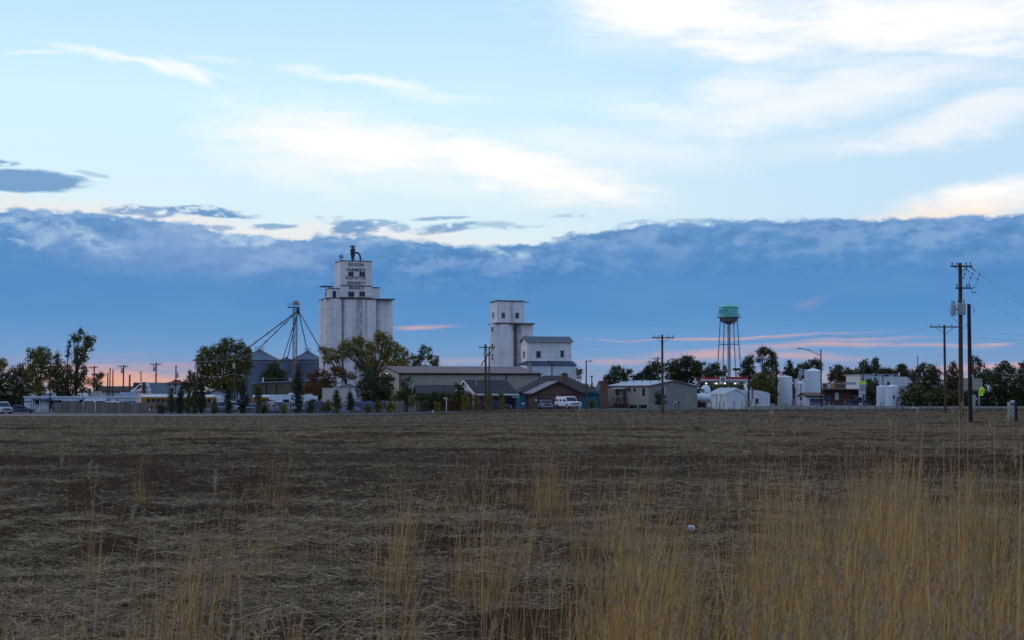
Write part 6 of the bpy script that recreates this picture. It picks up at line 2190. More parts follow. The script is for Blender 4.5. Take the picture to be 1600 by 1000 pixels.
# the tall pair at the right
t, o = pole('tallest brown utility pole with two crossarms and grey transformers', 1500.5, 411, 116, arms=((416.5, 1484, 1517.5), (450.5, 1491.5, 1516)), r=.19, ybase=655, lean=.11,
            trans=((1487.8, 475.5, 493.5, 8.5), (1497.5, 474, 492, 6), (1502.8, 474, 492.5, 8.5)))
for yy, p0, p1, q0, q1 in ((417, 1509, 419, 1514, 425), (417, 1517, 418, 1525, 424)):
    a, c = wpt(p0, p1, 116), wpt(q0, q1, 115.5)
    MB().tube(a - o, c - o, .05, .04, 6).build('strain_insulator', M['insul'], t)
for px_, py_ in ((1508, 428), (1520, 427.5), (1506, 434), (1517, 434), (1531, 428), (1528, 436)):
    a, c = wpt(px_, py_ - 1.4, 115.6), wpt(px_ - 1, py_ + 1.6, 115.6)
    MB().tube(a - o, c - o, .045, .045, 6).build('clamp', M['insul'], t)
mb = MB()
cc_ = wpt(1521.5, 453.5, 115.8) - o
ring = [cc_ + Vector((.16 * math.cos(a), 0, .22 * math.sin(a))) for a in np.linspace(.7, 2 * math.pi - .5, 12)]
mb.path(ring, .03, 5)
mb.build('jumper_loop', M['insul'], t)
for x0, y0, x1, y1, x2, y2 in ((1482, 478, 1482, 490, 1497, 505), (1500, 505, 1508, 525, 1515, 494), (1509, 418, 1507, 428, 1506, 434), (1520, 428, 1517, 434, 1512, 447), (1531, 428, 1528, 436, 1523, 449)):
    A, B_, C_ = wpt(x0, y0, 115.7) - o, wpt(x1, y1, 115.7) - o, wpt(x2, y2, 115.7) - o
    pts_ = [A * (1 - s) ** 2 + B_ * 2 * s * (1 - s) + C_ * s * s for s in np.linspace(0, 1, 10)]
    MB().path(pts_, .016, 5).build('jumper_wire', M['wire'], t)
t, o = pole('bare dark pole close beside the tallest pole', 1515.3, 475, 106, r=.165, ybase=660.5, material='wood_dark')
pts_ = [wpt(a, c, 105.8) - o for a, c in ((1517, 479), (1521, 481), (1522.5, 486), (1520.5, 490))]
MB().path(pts_, .02, 5).build('cable_loop', M['wire'], t)
pole('brown pole with wide braced crossarm left of the tallest pole', 1476.6, 508, 158, arms=((511, 1452, 1500),), r=.15, ybase=646)
pole('wood utility pole with one wide crossarm before the beige mobile home', 1035, 523, 165, arms=((528, 1018.5, 1053),), r=.15, ybase=649)
t, o = pole('brown utility pole with crossarm and transformer before the brick house', 758.8, 538, 205, arms=((543, 748.5, 773),), r=.19, ybase=643, trans=((758.5, 549, 558, 5.5),))
MB().tube(wpt(772.5, 544, 204.6) - o, wpt(762, 556, 204.6) - o, .05, n=5).build('brace_arm', M['wood_pole'], t)
pole('second thinner pole just behind the transformer pole', 764.3, 543, 214, r=.12, ybase=None)
MBs = MB().tube(wpt(763.5, 552, 213.8), wpt(751.5, 571.5, 213.8), .07, n=5)
o_ = MBs.build('guy_pole', M['wood_pole'])
tag(o_, 'slanting brace pole against the thinner pole', 'brace')
pole('pole with two short crossarms behind the beige mobile home', 1028, 557, 330, arms=((560.5, 1019, 1032), (567, 1017, 1033)), r=.2)
# street lamps
t, o = pole('thin pole with a small lamp head right of the old elevator', 916, 563, 226, r=.12, insul=False)
mb = MB().tube((0, 0, zat(565, 226) - o.z), (.45, -.1, zat(565, 226) - o.z + .1), .05, n=6)
mb.build('lamp_arm', M['steel'], t)
MB().box(.4, .85, -.2, .05, zat(565, 226) - o.z - .02, zat(565, 226) - o.z + .14).build('lamp_head', M['steel'], t)
t, o = pole('dark street light pole with a long curved arm over the tanks', 1283.2, 545.5, 262, r=.13, ybase=637.5, insul=False, material='wood_dark', name='street_lamp')
t['category'] = 'street lamp'
pts_ = [wpt(a, c, 261.7) - o for a, c in ((1282.5, 555.5), (1274, 552), (1266, 548.5), (1259, 545.8), (1253, 545.0))]
MB().path(pts_, .07, 6).build('lamp_arm', M['steel'], t)
MB().path([wpt(a, c, 261.7) - o for a, c in ((1282.5, 551), (1272, 548), (1260, 545.5))], .03, 5).build('arm_stay', M['steel'], t)
p = wpt(1250, 544.8, 261.7) - o
MB().prism([(-.55, -.05), (.35, -.05), (.35, .10), (-.2, .14), (-.55, .06)], -.18, .18, 'y').build('lamp_head', M['steel'], t, loc=p)
pole('short pole with crossarm behind the framed roof sign', 1307, 568.5, 355, arms=((571.3, 1300.3, 1314),), r=.19)
pole('thin brown pole behind the school speed sign', 1349, 571, 335, r=.14, arms=())
t, o = pole('bare black pole left of the lone white tank', 1213.6, 575, 322, r=.2, material='wood_dark')
pole('thin pole rising behind the large dark elm', 1434.5, 556, 330, r=.12, material='wood_dark')
pole('dark pole right of the filling station canopy', 1169.8, 586, 280, r=.18, material='wood_dark')
tag_p = thing('traffic_marker', 'small dark sign head on a thin post over the canopy', 'sign', tuple(wpt(1150.8, 600, 312)))
MB().box(-.05, .05, -.05, .05, -4, 3.2).build('post', M['dark_steel'], tag_p)
MB().box(-.75, .8, -.1, .0, 2.75, 3.25).build('sign_face', M['black'], tag_p)
MB().box(.25, .75, -.12, -.105, 2.8, 2.95).build('sign_mark', M['red'], tag_p)
# left group
GP = 'utility poles at the left end of town'
pole('leftmost crossarm pole behind the thin crowned tree', 146.8, 571.5, 300, arms=((574.2, 139, 153.5),), r=.17, group=GP)
pole('second crossarm pole from the left with a transformer', 192.7, 570, 300, arms=((573, 184.5, 201),), r=.17, trans=((191.2, 577, 583, 3.5),), group=GP)
pole('third crossarm pole from the left behind the slate roof', 243.6, 566, 285, arms=((569.5, 235, 252.5),), r=.17, trans=((241.3, 574, 580, 3.6),), group=GP)
pole('pole with a side arm lamp left of the poplar clump', 274.7, 570.5, 262, r=.15, group=GP, trans=((278, 584, 590, 3.5),))
pole('bare pole leftmost of a close trio', 168.3, 582, 262, r=.14, group=GP)
pole('bare pole in the middle of a close trio', 171.7, 575, 285, r=.14, group=GP)
pole('bare pole rightmost of a close trio', 176.2, 577, 285, r=.14, group=GP)
pole('stout bare pole left of the slate roofed house', 202.6, 585.5, 258, r=.19, group=GP)
pole('small far pole above the green building', 220, 580, 330, arms=((583, 218.5, 221.5),), r=.14, group=GP, brace=False, insul=False)
pole('brown pole half hidden left of the poplar clump', 308, 562, 272, arms=((563.7, 301, 312),), r=.17, group=GP, trans=((308, 570, 577, 4),))
pole('brown pole with small transformer in front of the poplar clump', 366.5, 559, 262, r=.17, trans=((366, 568, 576, 4),), insul=False)
pole('dark pole in front of the tall elevator base', 506.5, 566, 280, r=.14, material='wood_dark')
pole('brown pole with grey transformer before the large cottonwood', 591, 552, 262, r=.16, trans=((590.5, 553, 563, 5),))
pole('thin brown pole in front of the leg tower foot', 462.5, 568, 262, r=.13)
pole('short pole over the parked cars at the far left', 78.4, 600, 248, r=.12, material='wood_dark')
pole('far pole behind the old elevator lean-to roof', 862.5, 564.5, 262, arms=((565.8, 856, 870),), r=.14, brace=False)

for i, (pts_, sg_, rr_, mm_, lb) in enumerate((
    (((1517, 418.5, 116), (1650, 478, 60)), .3, .012, 'wire', 'upper wire leaving the tallest pole to the right'),
    (((1525, 424, 116), (1650, 489, 62)), .3, .012, 'wire', 'second wire leaving the tallest pole to the right'),
    (((1514, 425, 116), (1650, 497, 62)), .3, .012, 'wire', 'third wire leaving the tallest pole to the right'),
    (((1524, 455, 116), (1650, 521, 62)), .3, .012, 'wire', 'low wire leaving the tallest pole to the right'),
    (((1500, 512, 158), (1650, 522, 150)), .3, .012, 'wire', 'level wire right of the wide crossarm'),
    (((1478, 521, 158), (1650, 532, 150)), .3, .012, 'wire', 'lower level wire right of the wide crossarm'),
    (((1053, 527, 165), (1290, 524, 162), (1453, 510, 158)), .6, .012, 'wire', 'upper wire between the mobile home pole and the wide crossarm'),
    (((1018.5, 528, 165), (700, 551, 230)), .8, .013, 'wire', 'upper wire from the mobile home pole to the old elevator'),
    (((1034, 560, 165), (916, 576, 226), (764, 585, 214)), .8, .013, 'wire', 'low wire from the mobile home pole to the lamp pole'),
    (((1314, 571, 355), (1476, 555, 158)), .8, .014, 'wire', 'wire rising from the roof sign pole to the right'),
    (((1525, 572, 150), (1650, 570, 150)), .9, .022, 'wire_pale', 'pale sagging cable at the right edge'),
    (((301, 563.5, 272), (366, 561, 262), (440, 566, 262), (591, 556, 262)), .25, .022, 'wire_pale', 'upper pale wire across the poplar clump'),
    (((308, 585, 272), (366, 584, 262), (462, 590, 262), (591, 578, 262), (624, 574, 262)), .45, .020, 'wire_pale', 'lower pale wire across the poplar clump'),
    (((139, 574, 300), (192, 573, 300), (243, 569.5, 285), (308, 563, 272)), .9, .016, 'wire', 'upper wire linking the left crossarm poles'),
    (((146, 590, 300), (192, 589, 300), (243, 585, 285), (308, 582, 272)), .9, .016, 'wire', 'lower wire linking the left crossarm poles'),
    (((591, 576, 262), (604, 573, 262), (520, 594, 270)), .2, .018, 'wire_pale', 'short pale service wire to the cream building'),
)):
    wire(lb, [wpt(*p) for p in pts_], sg_, rr_ * .62, mm_)

# ------------------------------------------------------------------ fences
def fence(label, px0, px1, D0, D1, h, kind, cat='fence', name='fence'):
    n = max(2, int(abs(px1 - px0) / 24))
    x0, x1 = xat(px0, D0, 1), xat(px1, D1, 1)
    g0 = gzf(x0, D0)
    t = thing(name, label, cat, (x0, D0, g0))
    for i in range(n):
        a, c = i / n, (i + 1) / n
        xa, xb = (x1 - x0) * a, (x1 - x0) * c
        ya, yb = (D1 - D0) * a, (D1 - D0) * c
        za, zb_ = gzf(x0 + xa, D0 + ya) - g0, gzf(x0 + xb, D0 + yb) - g0
        MB().box(xa - .05, xa + .05, ya - .05, ya + .05, za - .2, za + h + .05).build('post', M['fence_wood' if kind == 'wood' else 'fence_metal'], t)
        L_ = math.hypot(xb - xa, yb - ya)
        sag_ = rnd.uniform(-.12, .12) if kind == 'wood' else 0
        mb = MB()
        if kind == 'wood':
            k = int(L_ / .15)
            for j in range(k):
                if rnd.random() < .04:
                    continue
                f_ = (j + .5) / k
                cx_, cy_, cz_ = xa + (xb - xa) * f_, ya + (yb - ya) * f_ - .06, za + (zb_ - za) * f_
                hh = h + rnd.uniform(-.07, .05) + sag_ * f_
                mb.box(cx_ - .069, cx_ + .069, cy_ - .012, cy_ + .012, cz_ + .03, cz_ + hh)
            mb.build('plank_panel', M['fence_wood'], t)['kind'] = 'stuff'
            continue
        if kind == 'picket':
            k = int(L_ / .17)
            for j in range(k):
                f_ = (j + .5) / k
                cx_, cy_, cz_ = xa + (xb - xa) * f_, ya + (yb - ya) * f_, za + (zb_ - za) * f_
                mb.box(cx_ - .045, cx_ + .045, cy_ - .02, cy_ + .02, cz_ + .05, cz_ + h)
            mb.build('picket_panel', M['fence_metal'], t)['kind'] = 'stuff'
        for z_ in ((.25, h - .2) if kind == 'picket' else (h * .3, h * .62, h * .95)):
            rr = .03 if kind == 'picket' else .008 if kind == 'wire' else .04
            MB().tube((xa, ya, za + z_), (xb, yb, zb_ + z_), rr, n=4).build('rail' if kind != 'wire' else 'strand', M['fence_metal'], t)
    return t


fence('weathered grey wooden plank fence before the pale blue mobile home', 85, 233, 239, 232, 1.66, 'wood')
fence('blue grey metal picket fence with shrubs planted before it', 236, 600, 232, 231, 1.75, 'picket')
fence('short greyish wooden fence end beside the dark house bushes', 603, 632, 232, 232, 1.80, 'wood')
fence('low pale pipe gate right of the wooden fence end', 634, 656, 232, 232, 1.0, 'pipe', 'gate', 'gate')
fence('thin wire fence with dark steel posts along the right roadside', 1180, 1610, 186, 176, 1.05, 'wire')
fence('low wire fence around the white tanks', 1218, 1285, 300, 300, 1.5, 'wire')
for px_, lb in ((234, 'broken leaning plank at the gap in the wooden fence'), (240, 'second tilted plank at the gap in the wooden fence')):
    X = xat(px_, 231, 1)
    tag(MB().box(-.12, .12, -.02, .02, 0, 1.8).build('leaning_plank', M['fence_wood'], None, loc=(X, 231, gzf(X, 231))), lb, 'plank').rotation_euler = (0, .35 if px_ == 234 else -.28, 0)


# ------------------------------------------------------------------ vehicles
def vehicle(label, px, D, yaw, body, cabin, width, paint, wheels, name='parked_car', cat='car', glass=True, wr=.34, group=None, z_off=0, split=2, lights=True, name2=None, gz_=None):
    """profiles in (x along the length, z); the vehicle faces +x before yaw"""
    X = xat(px, D, 1)
    t = thing(name, label, cat, (X, D, (gzf(X, D) if gz_ is None else gz_) + z_off), math.radians(yaw), group)
    w = width / 2
    me = MB()
    # body in three bands across so that the sides round over
    def hull(poly, ws, inset, nm, mt_, parent):
        mb = MB()
        n = len(poly)
        cz = sum(p[1] for p in poly) / n
        cx_ = sum(p[0] for p in poly) / n
        rings = []
        for y_, k_ in ((-ws, inset), (-ws * .93, 1.0), (ws * .93, 1.0), (ws, inset)):
            rings.append([(cx_ + (x - cx_) * k_, y_, cz + (z - cz) * k_) for x, z in poly])
        vs = [p for r_ in rings for p in r_]
        fs = [tuple(range(n)), tuple(range(4 * n - 1, 3 * n - 1, -1))]
        for j in range(3):
            fs += [(j * n + i, j * n + (i + 1) % n, (j + 1) * n + (i + 1) % n, (j + 1) * n + i) for i in range(n)]
        mb.add(vs, fs)
        return mb.build(nm, mt_, parent, smooth=True)
    hull(body, w, .96, 'body', M[paint], t)
    if cabin:
        cb_ = hull(cabin, w * .93, .90, 'cabin', M[paint], t)
        # side windows, windscreen and rear window as separate panes
        x0, x1 = min(p[0] for p in cabin), max(p[0] for p in cabin)
        z0, z1 = min(p[1] for p in cabin), max(p[1] for p in cabin)
        top = [p for p in cabin if p[1] > z1 - .06]
        tx0, tx1 = min(p[0] for p in top), max(p[0] for p in top)
        zl, zh = z0 + .06, z1 - .12
        for s_ in (-1, 1):
            y_ = s_ * w * .935
            for k in range(split):
                fa, fb = k / split, (k + 1) / split
                def xx(f_, z_):
                    tt = (z_ - z0) / (z1 - z0)
                    a_, b_ = x0 + (tx0 - x0) * tt, x1 + (tx1 - x1) * tt
                    return a_ + (b_ - a_) * f_
                q_ = [(xx(fa + .05, zl), y_, zl), (xx(fb - .05, zl), y_, zl), (xx(fb - .06, zh), y_ - s_ * .01, zh), (xx(fa + .06, zh), y_ - s_ * .01, zh)]
                q2 = [(a_, b_ - s_ * .03, c_) for a_, b_, c_ in q_]
                MB().add(q_ + q2, [(0, 1, 2, 3), (7, 6, 5, 4), (0, 4, 5, 1), (1, 5, 6, 2), (2, 6, 7, 3), (3, 7, 4, 0)]).build('side_window', M['glass'], t)
        hi = [p for p in cabin if p[1] > z0 + .70 * (z1 - z0)]
        pf, pr = max(hi, key=lambda p: p[0]), min(hi, key=lambda p: p[0])
        for nm, xa, xb, zt2 in (('windscreen', x1, pf[0], pf[1]), ('rear_window', x0, pr[0], pr[1])):
            s_ = 1 if nm == 'windscreen' else -1
            nx = .03 * s_
            fa, fb = .10, .95
            p0 = (xa + (xb - xa) * fa + nx, z0 + (zt2 - z0) * fa)
            p1 = (xa + (xb - xa) * fb + nx, z0 + (zt2 - z0) * fb)
            yy = w * .80
            q_ = [(p0[0], -yy, p0[1]), (p0[0], yy, p0[1]), (p1[0], yy * .93, p1[1]), (p1[0], -yy * .93, p1[1])]
            q2 = [(a_ - nx * 1.2, b_, c_ - .01) for a_, b_, c_ in q_]
            MB().add(q_ + q2, [(0, 1, 2, 3), (7, 6, 5, 4), (0, 4, 5, 1), (1, 5, 6, 2), (2, 6, 7, 3), (3, 7, 4, 0)]).build(nm, M['glass_shine'], t)
    for x_ in wheels:
        for s_ in (-1, 1):
            y0, y1 = (w - .2) * s_, (w + .015) * s_
            wl = MB().lathe([(wr * .62, 0), (wr * .95, 0), (wr, .04), (wr, .18), (wr * .95, .22), (wr * .62, .22)], 0, 0, 18)
            wh = wl.build('wheel', M['tyre'], t)
            wh.rotation_euler = (math.pi / 2, 0, 0)
            wh.location = (x_, y1 if s_ > 0 else y0 + 0.0, wr)
            rm = MB().tube((0, 0, .02), (0, 0, .20), wr * .60, n=14).build('rim', M['rim'], wh)
    if lights:
        bx = max(p[0] for p in body)
        rx = min(p[0] for p in body)
        bz = max(p[1] for p in body) * .70
        for s_ in (-1, 1):
            MB().box(bx - .02, bx + .035, s_ * w * .78 - .14, s_ * w * .78 + .14, bz - .08, bz + .10).build('headlight', M['rim'], t)
            MB().box(rx - .035, rx + .02, s_ * w * .85 - .08, s_ * w * .85 + .08, bz - .12, bz + .16).build('tail_light', M['red'], t)
        MB().box(bx - .01, bx + .03, -w * .52, w * .52, bz - .12, bz + .12).build('grille', M['dark_steel'], t)
        MB().box(bx - .04, bx + .10, -w * .98, w * .98, .38, .54).build('front_bumper', M['rim'], t)
        MB().box(rx - .10, rx + .04, -w * .98, w * .98, .38, .54).build('rear_bumper', M['rim'], t)
    for s_ in (-1, 1):
        if cabin:
            xm = max(p[0] for p in cabin) - .25
            zm_ = min(p[1] for p in cabin) + .12
            MB().box(xm - .05, xm + .1, s_ * w + (0 if s_ > 0 else -.2), s_ * w + (.2 if s_ > 0 else 0), zm_, zm_ + .18).build('mirror', M['black'], t)
    return t


SEDAN_B = [(-2.3, .35), (2.25, .30), (2.32, .62), (2.2, .80), (1.0, .92), (-1.3, .95), (-2.2, .92), (-2.35, .7)]
SEDAN_C = [(-1.75, .90), (1.05, .90), (.35, 1.38), (-.2, 1.44), (-1.0, 1.40)]
SUV_B = [(-2.55, .45), (2.55, .42), (2.66, .70), (2.6, .98), (1.5, 1.12), (-2.5, 1.15), (-2.62, .9)]
SUV_C = [(-2.52, 1.10), (1.45, 1.10), (.72, 1.78), (.4, 1.86), (-2.2, 1.86), (-2.42, 1.70)]
VAN_B = [(-2.4, .4), (2.3, .38), (2.4, .75), (2.1, 1.0), (1.7, 1.05), (-2.4, 1.05)]
VAN_C = [(-2.38, 1.0), (1.9, 1.0), (1.05, 1.72), (.7, 1.80), (-2.15, 1.80)]
PICK_B = [(-2.7, .5), (2.6, .46), (2.7, .8), (2.6, 1.02), (1.35, 1.12), (-2.7, 1.12)]
PICK_C = [(-.7, 1.06), (1.3, 1.06), (.75, 1.70), (.4, 1.78), (-.45, 1.76)]
t = vehicle('large white sport utility vehicle parked before the brown garage', 887.5, 226, -66, SUV_B, SUV_C, 2.0, 'white_clean', (-1.65, 1.72), name='white_suv', wr=.40, split=3, z_off=.08)
MB().box(2.66, 2.72, -.22, .22, .62, .74).build('number_plate', M['trim_white'], t)
MB().box(-2.2, -1.9, -.85, .85, 1.86, 1.90).box(-.6, -.4, -.85, .85, 1.86, 1.90).build('roof_rack', M['steel'], t)
vehicle('dark blue sedan at the far left before the mobile home', 30, 236, 8, SEDAN_B, SEDAN_C, 1.8, 'navy', (-1.4, 1.45), gz_=zat(647, 236), name='parked_car')
vehicle('light grey car cut off by the left edge', 1, 222, -50, VAN_B, VAN_C, 1.8, 'silver', (-1.4, 1.5), gz_=zat(647, 222))
GC = 'vehicles parked behind the fences'
vehicle('white low car behind the plank fence, roof showing', 147, 246, 176, VAN_B, VAN_C, 1.8, 'white_clean', (-1.4, 1.45), group=GC, z_off=.50)
vehicle('pale pickup with a raised bonnet behind the plank fence', 190, 246, 20, PICK_B, PICK_C, 1.9, 'silver', (-1.7, 1.7), group=GC, name='pickup_truck', cat='pickup truck', z_off=.35)
vehicle('small white car low behind the plank fence', 180, 241, 5, SEDAN_B, SEDAN_C, 1.75, 'white_clean', (-1.4, 1.45), group=GC, z_off=.42)
vehicle('dark car behind the picket fence left end', 272, 240, 15, SEDAN_B, SEDAN_C, 1.8, 'navy', (-1.4, 1.45), group=GC)
vehicle('silver hatchback under the pale blue shed gable', 341, 246, -70, VAN_B, VAN_C, 1.8, 'silver', (-1.4, 1.4), group=GC)
vehicle('white pickup between two pointed shrubs', 366, 248, -60, PICK_B, PICK_C, 1.9, 'white', (-1.7, 1.7), group=GC, name='pickup_truck', cat='pickup truck')
vehicle('pale car right of the broad pointed shrub', 393, 243, -80, SEDAN_B, SEDAN_C, 1.8, 'silver', (-1.4, 1.4), group=GC)
vehicle('dark car with bright grille before the yellow bus', 424, 242, -75, SEDAN_B, SEDAN_C, 1.8, 'navy', (-1.4, 1.4), group=GC)
vehicle('pale blue car left of the motor home', 433, 238, -60, VAN_B, VAN_C, 1.8, 'silver', (-1.4, 1.4), group=GC)
vehicle('dark minivan with white roof before the cream wall', 497, 242, 80, VAN_B, VAN_C, 1.8, 'navy', (-1.4, 1.4), group=GC)
vehicle('pale car before the cream wall behind the fence', 538, 240, 20, SEDAN_B, SEDAN_C, 1.8, 'silver', (-1.4, 1.4), group=GC)
vehicle('blue van with long roof behind the picket fence', 572, 242, 3, VAN_B, VAN_C, 1.9, 'blue_cap', (-1.4, 1.5), group=GC)
vehicle('dark pickup with pale stripe behind the picket fence', 606, 242, 175, PICK_B, PICK_C, 1.9, 'navy', (-1.7, 1.7), group=GC, name='pickup_truck', cat='pickup truck')
vehicle('dark grey car against the garage door', 852, 229.5, -84, SEDAN_B, SEDAN_C, 1.8, 'grey_car', (-1.4, 1.4), gz_=gzf(5, 229))
vehicle('dark car under the brick house window', 775, 230, 2, SEDAN_B, SEDAN_C, 1.8, 'navy', (-1.4, 1.4))
vehicle('grey sedan beside the trailer box, right of the white tanks', 1421, 318, 12, SEDAN_B, SEDAN_C, 1.8, 'silver', (-1.4, 1.4))
vehicle('dark blue pickup right of the filling station', 1340, 330, 4, PICK_B, PICK_C, 1.9, 'navy', (-1.7, 1.7), name='pickup_truck', cat='pickup truck')


def bus(label, px, D, yaw, L=11.5, group='yellow school buses in the yard'):
    X = xat(px, D, 2)
    t = thing('school_bus', label, 'bus', (X, D, gzf(X, D)), math.radians(yaw), group)
    w = 1.2
    prof = [(-w, .6), (w, .6), (w, 2.35), (w * .96, 2.62), (w * .7, 2.85), (-w * .7, 2.85), (-w * .96, 2.62), (-w, 2.35)]
    MB().prism([(a, c) for a, c in prof[:3]] + [(w * .99, 2.50), (-w * .99, 2.50), (-w, 2.35)], -L / 2, L / 2 - 1.6, 'x').build('body', M['bus_yellow'], t)
    MB().prism([(w * .995, 2.505), (w * .95, 2.64), (w * .6, 2.86), (-w * .6, 2.86), (-w * .95, 2.64), (-w * .995, 2.505)], -L / 2, L / 2 - 1.6, 'x').build('roof', M['white_clean'], t)
    MB().prism([(L / 2 - 1.6, .6), (L / 2, .6), (L / 2, 1.35), (L / 2 - .3, 1.5), (L / 2 - 1.6, 1.6)], -w * .85, w * .85, 'y').build('bonnet', M['bus_yellow'], t)
    n = int((L - 2.2) / .8)
    for s_ in (-1, 1):
        for i in range(n):
            x_ = -L / 2 + .35 + i * .8
            MB().box(x_, x_ + .62, s_ * w - .01, s_ * w + .02, 1.62, 2.22).build('window', M['glass'], t)
        for z_ in (.95, 1.35):
            MB().box(-L / 2, L / 2 - 1.6, s_ * w - .01, s_ * w + .025, z_, z_ + .06).build('rub_rail', M['black'], t)
    MB().box(L / 2 - 1.6, L / 2 - 1.57, -1.05, 1.05, 1.65, 2.4).build('windscreen', M['glass_shine'], t)
    for x_ in (-L / 2 + 2.6, L / 2 - .9):
        for s_ in (-1, 1):
            wh = MB().tube((x_, s_ * (w - .3), .48), (x_, s_ * (w + .01), .48), .48, n=16).build('wheel', M['tyre'], t)
            MB().tube((x_, s_ * (w - .1), .48), (x_, s_ * (w + .02), .48), .24, n=12).build('rim', M['rim'], wh)
    return t


bus('yellow school bus behind the gap in the wooden fence', 262, 252, 181)
bus('yellow school bus behind the tight shrub group', 300, 258, 1, L=11)
bus('right yellow school bus before the tan metal building', 416, 262, 177, L=7.5)


def camper(label, px, D, yaw, L, h=2.9, over=True, name='motor_home', paint='white_clean', stripe=True):
    X = xat(px, D, 2)
    t = thing(name, label, name.replace('_', ' '), (X, D, gzf(X, D)), math.radians(yaw))
    w = 1.15
    MB().prism([(-L / 2, .55), (L / 2 - 1.2, .55), (L / 2 - 1.2, 1.9)] + ([(L / 2 - .1, 2.1), (L / 2, 2.5), (L / 2 - .3, h)] if over else [(L / 2 - 1.2, h)]) + [(-L / 2, h)], -w, w, 'y').build('body', M[paint], t)
    if over:
        MB().prism([(L / 2 - 1.2, .55), (L / 2 + .6, .55), (L / 2 + .6, 1.1), (L / 2 - .1, 1.25), (L / 2 - .6, 1.9), (L / 2 - 1.2, 1.88)], -w * .85, w * .85, 'y').build('cab', M[paint], t)
        MB().box(L / 2 - 1.0, L / 2 - .35, -w * .86, w * .86, 1.3, 1.75).build('cab_window', M['glass'], t)
    for s_ in (-1, 1):
        for x_, l_ in ((-L * .30, .9), (-.1, 1.1)):
            MB().box(x_, x_ + l_, s_ * w - .01, s_ * w + .03, 1.5, 2.1).build('window', M['glass'], t)
        if stripe:
            MB().box(-L / 2, L / 2 - 1.25, s_ * w - .01, s_ * w + .018, 1.15, 1.28).build('stripe', M['slate_roof'], t)
    MB().box(-.7, .1, -.4, .4, h, h + .28).build('roof_cooler', M['white'], t)
    for x_ in (-L * .28, L / 2 - .4):
        for s_ in (-1, 1):
            MB().tube((x_, s_ * (w - .25), .38), (x_, s_ * (w + .01), .38), .38, n=14).build('wheel', M['tyre'], t)
    return t


camper('white motor home with an overhanging cab beyond the shrubs', 452, 250, 183, 6.6)
camper('pale boxy camper right of the tall dark shrub', 487, 256, 0, 4.2, h=2.7, over=False, name='camper_trailer')
camper('white camper between the pale blue shed and buses', 342, 262, 92, 5.0, h=2.4, over=False, name='camper_trailer')
# tank trailer by the canopy
X = xat(1104, 262, 2)
t = thing('tank_truck', 'white tank truck half hidden by the small white shed', 'truck', (X, 262, gzf(X, 262)), math.radians(18))
for nm, prof, mm_ in (('tank', [(0, -2.0), (.5, -1.95), (.68, -1.7), (.68, 1.7), (.5, 1.95), (0, 2.0)], 'white_clean'),):
    o_ = MB().lathe(prof, 0, 0, 24).build(nm, M[mm_], t, smooth=True)
    o_.rotation_euler = (0, math.pi / 2, 0)
    o_.location = (0, 0, 1.75)
MB().box(-1.9, 1.9, -.5, .5, .8, 1.02).build('chassis', M['black'], t)
for x_ in (-1.7, -.7, 1.6):
    for s_ in (-1, 1):
        MB().tube((x_, s_ * .7, .45), (x_, s_ * 1.0, .45), .45, n=14).build('wheel', M['tyre'], t)
MB().box(-.2, .2, -.2, .2, 2.42, 2.55).build('hatch', M['steel'], t)
X = xat(1102.5, 290, 2)
dm = thing('dome_tank', 'pale blue domed tank behind the white tank truck', 'tank', (X, 290, gzf(X, 290)))
MB().lathe([(.95, 0), (.95, 2.9), (.85, 3.5), (.6, 3.9), (.3, 4.1), (0, 4.15)], 0, 0, 28).build('shell', M['white_clean'], dm, smooth=True)
MB().box(-1.2, -.5, -1.1, -.6, 2.9, 3.4).build('teal_hood', M['teal'], dm)

# ------------------------------------------------------------------ signs and small things
D = 205
X = xat(1347.8, D, 2)
g = gzf(X, D)
sg = thing('school_speed_sign', 'white speed limit sign reading 20 with lime school header', 'road sign', (X, D, g))
MB().box(-.05, .05, .03, .09, -.2, 3.9).build('post', M['steel'], sg)
z_ = lambda y: zat(y, D) - g
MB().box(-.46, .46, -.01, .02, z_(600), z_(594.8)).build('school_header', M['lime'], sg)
MB().box(-.44, .44, -.01, .02, z_(616.2), z_(600.2)).build('sign_face', M['white'], sg)
MB().box(-.40, .40, -.016, -.011, z_(615.8), z_(615.5)).box(-.40, .40, -.016, -.011, z_(601), z_(600.7)).box(-.40, -.37, -.016, -.011, z_(615.8), z_(600.7)).box(.37, .40, -.016, -.011, z_(615.8), z_(600.7)).build('border', M['ink'], sg)
text_mesh('SCHOOL', .20, M['ink'], 'lettering', sg, (0, -.015, z_(597.4)), width=.74, extrude=.004)
text_mesh('SPEED\nLIMIT', .20, M['ink'], 'lettering', sg, (0, -.015, z_(603.9)), width=.55, extrude=.004, bold=.004)
text_mesh('20', .62, M['ink'], 'lettering', sg, (0, -.015, z_(609.0)), width=.58, extrude=.004, bold=.012)
MB().box(-.28, .28, -.016, -.011, z_(614.4), z_(614)).build('small_text_line', M['ink'], sg)
MB().box(-.1, .14, -.10, .02, z_(594.5), z_(591.5)).build('beacon', M['black'], sg)
MB().lathe([(0, z_(590.6)), (.12, z_(590.4)), (.12, z_(586.8)), (0, z_(586.4))], 0, -.1, 10).build('beacon_lens', mat('beacon_orange', (.45, .17, .06), .5), sg)
MB().box(-.38, -.22, -.05, .0, z_(619.5), z_(617.5)).build('marker', M['trim_white'], sg)

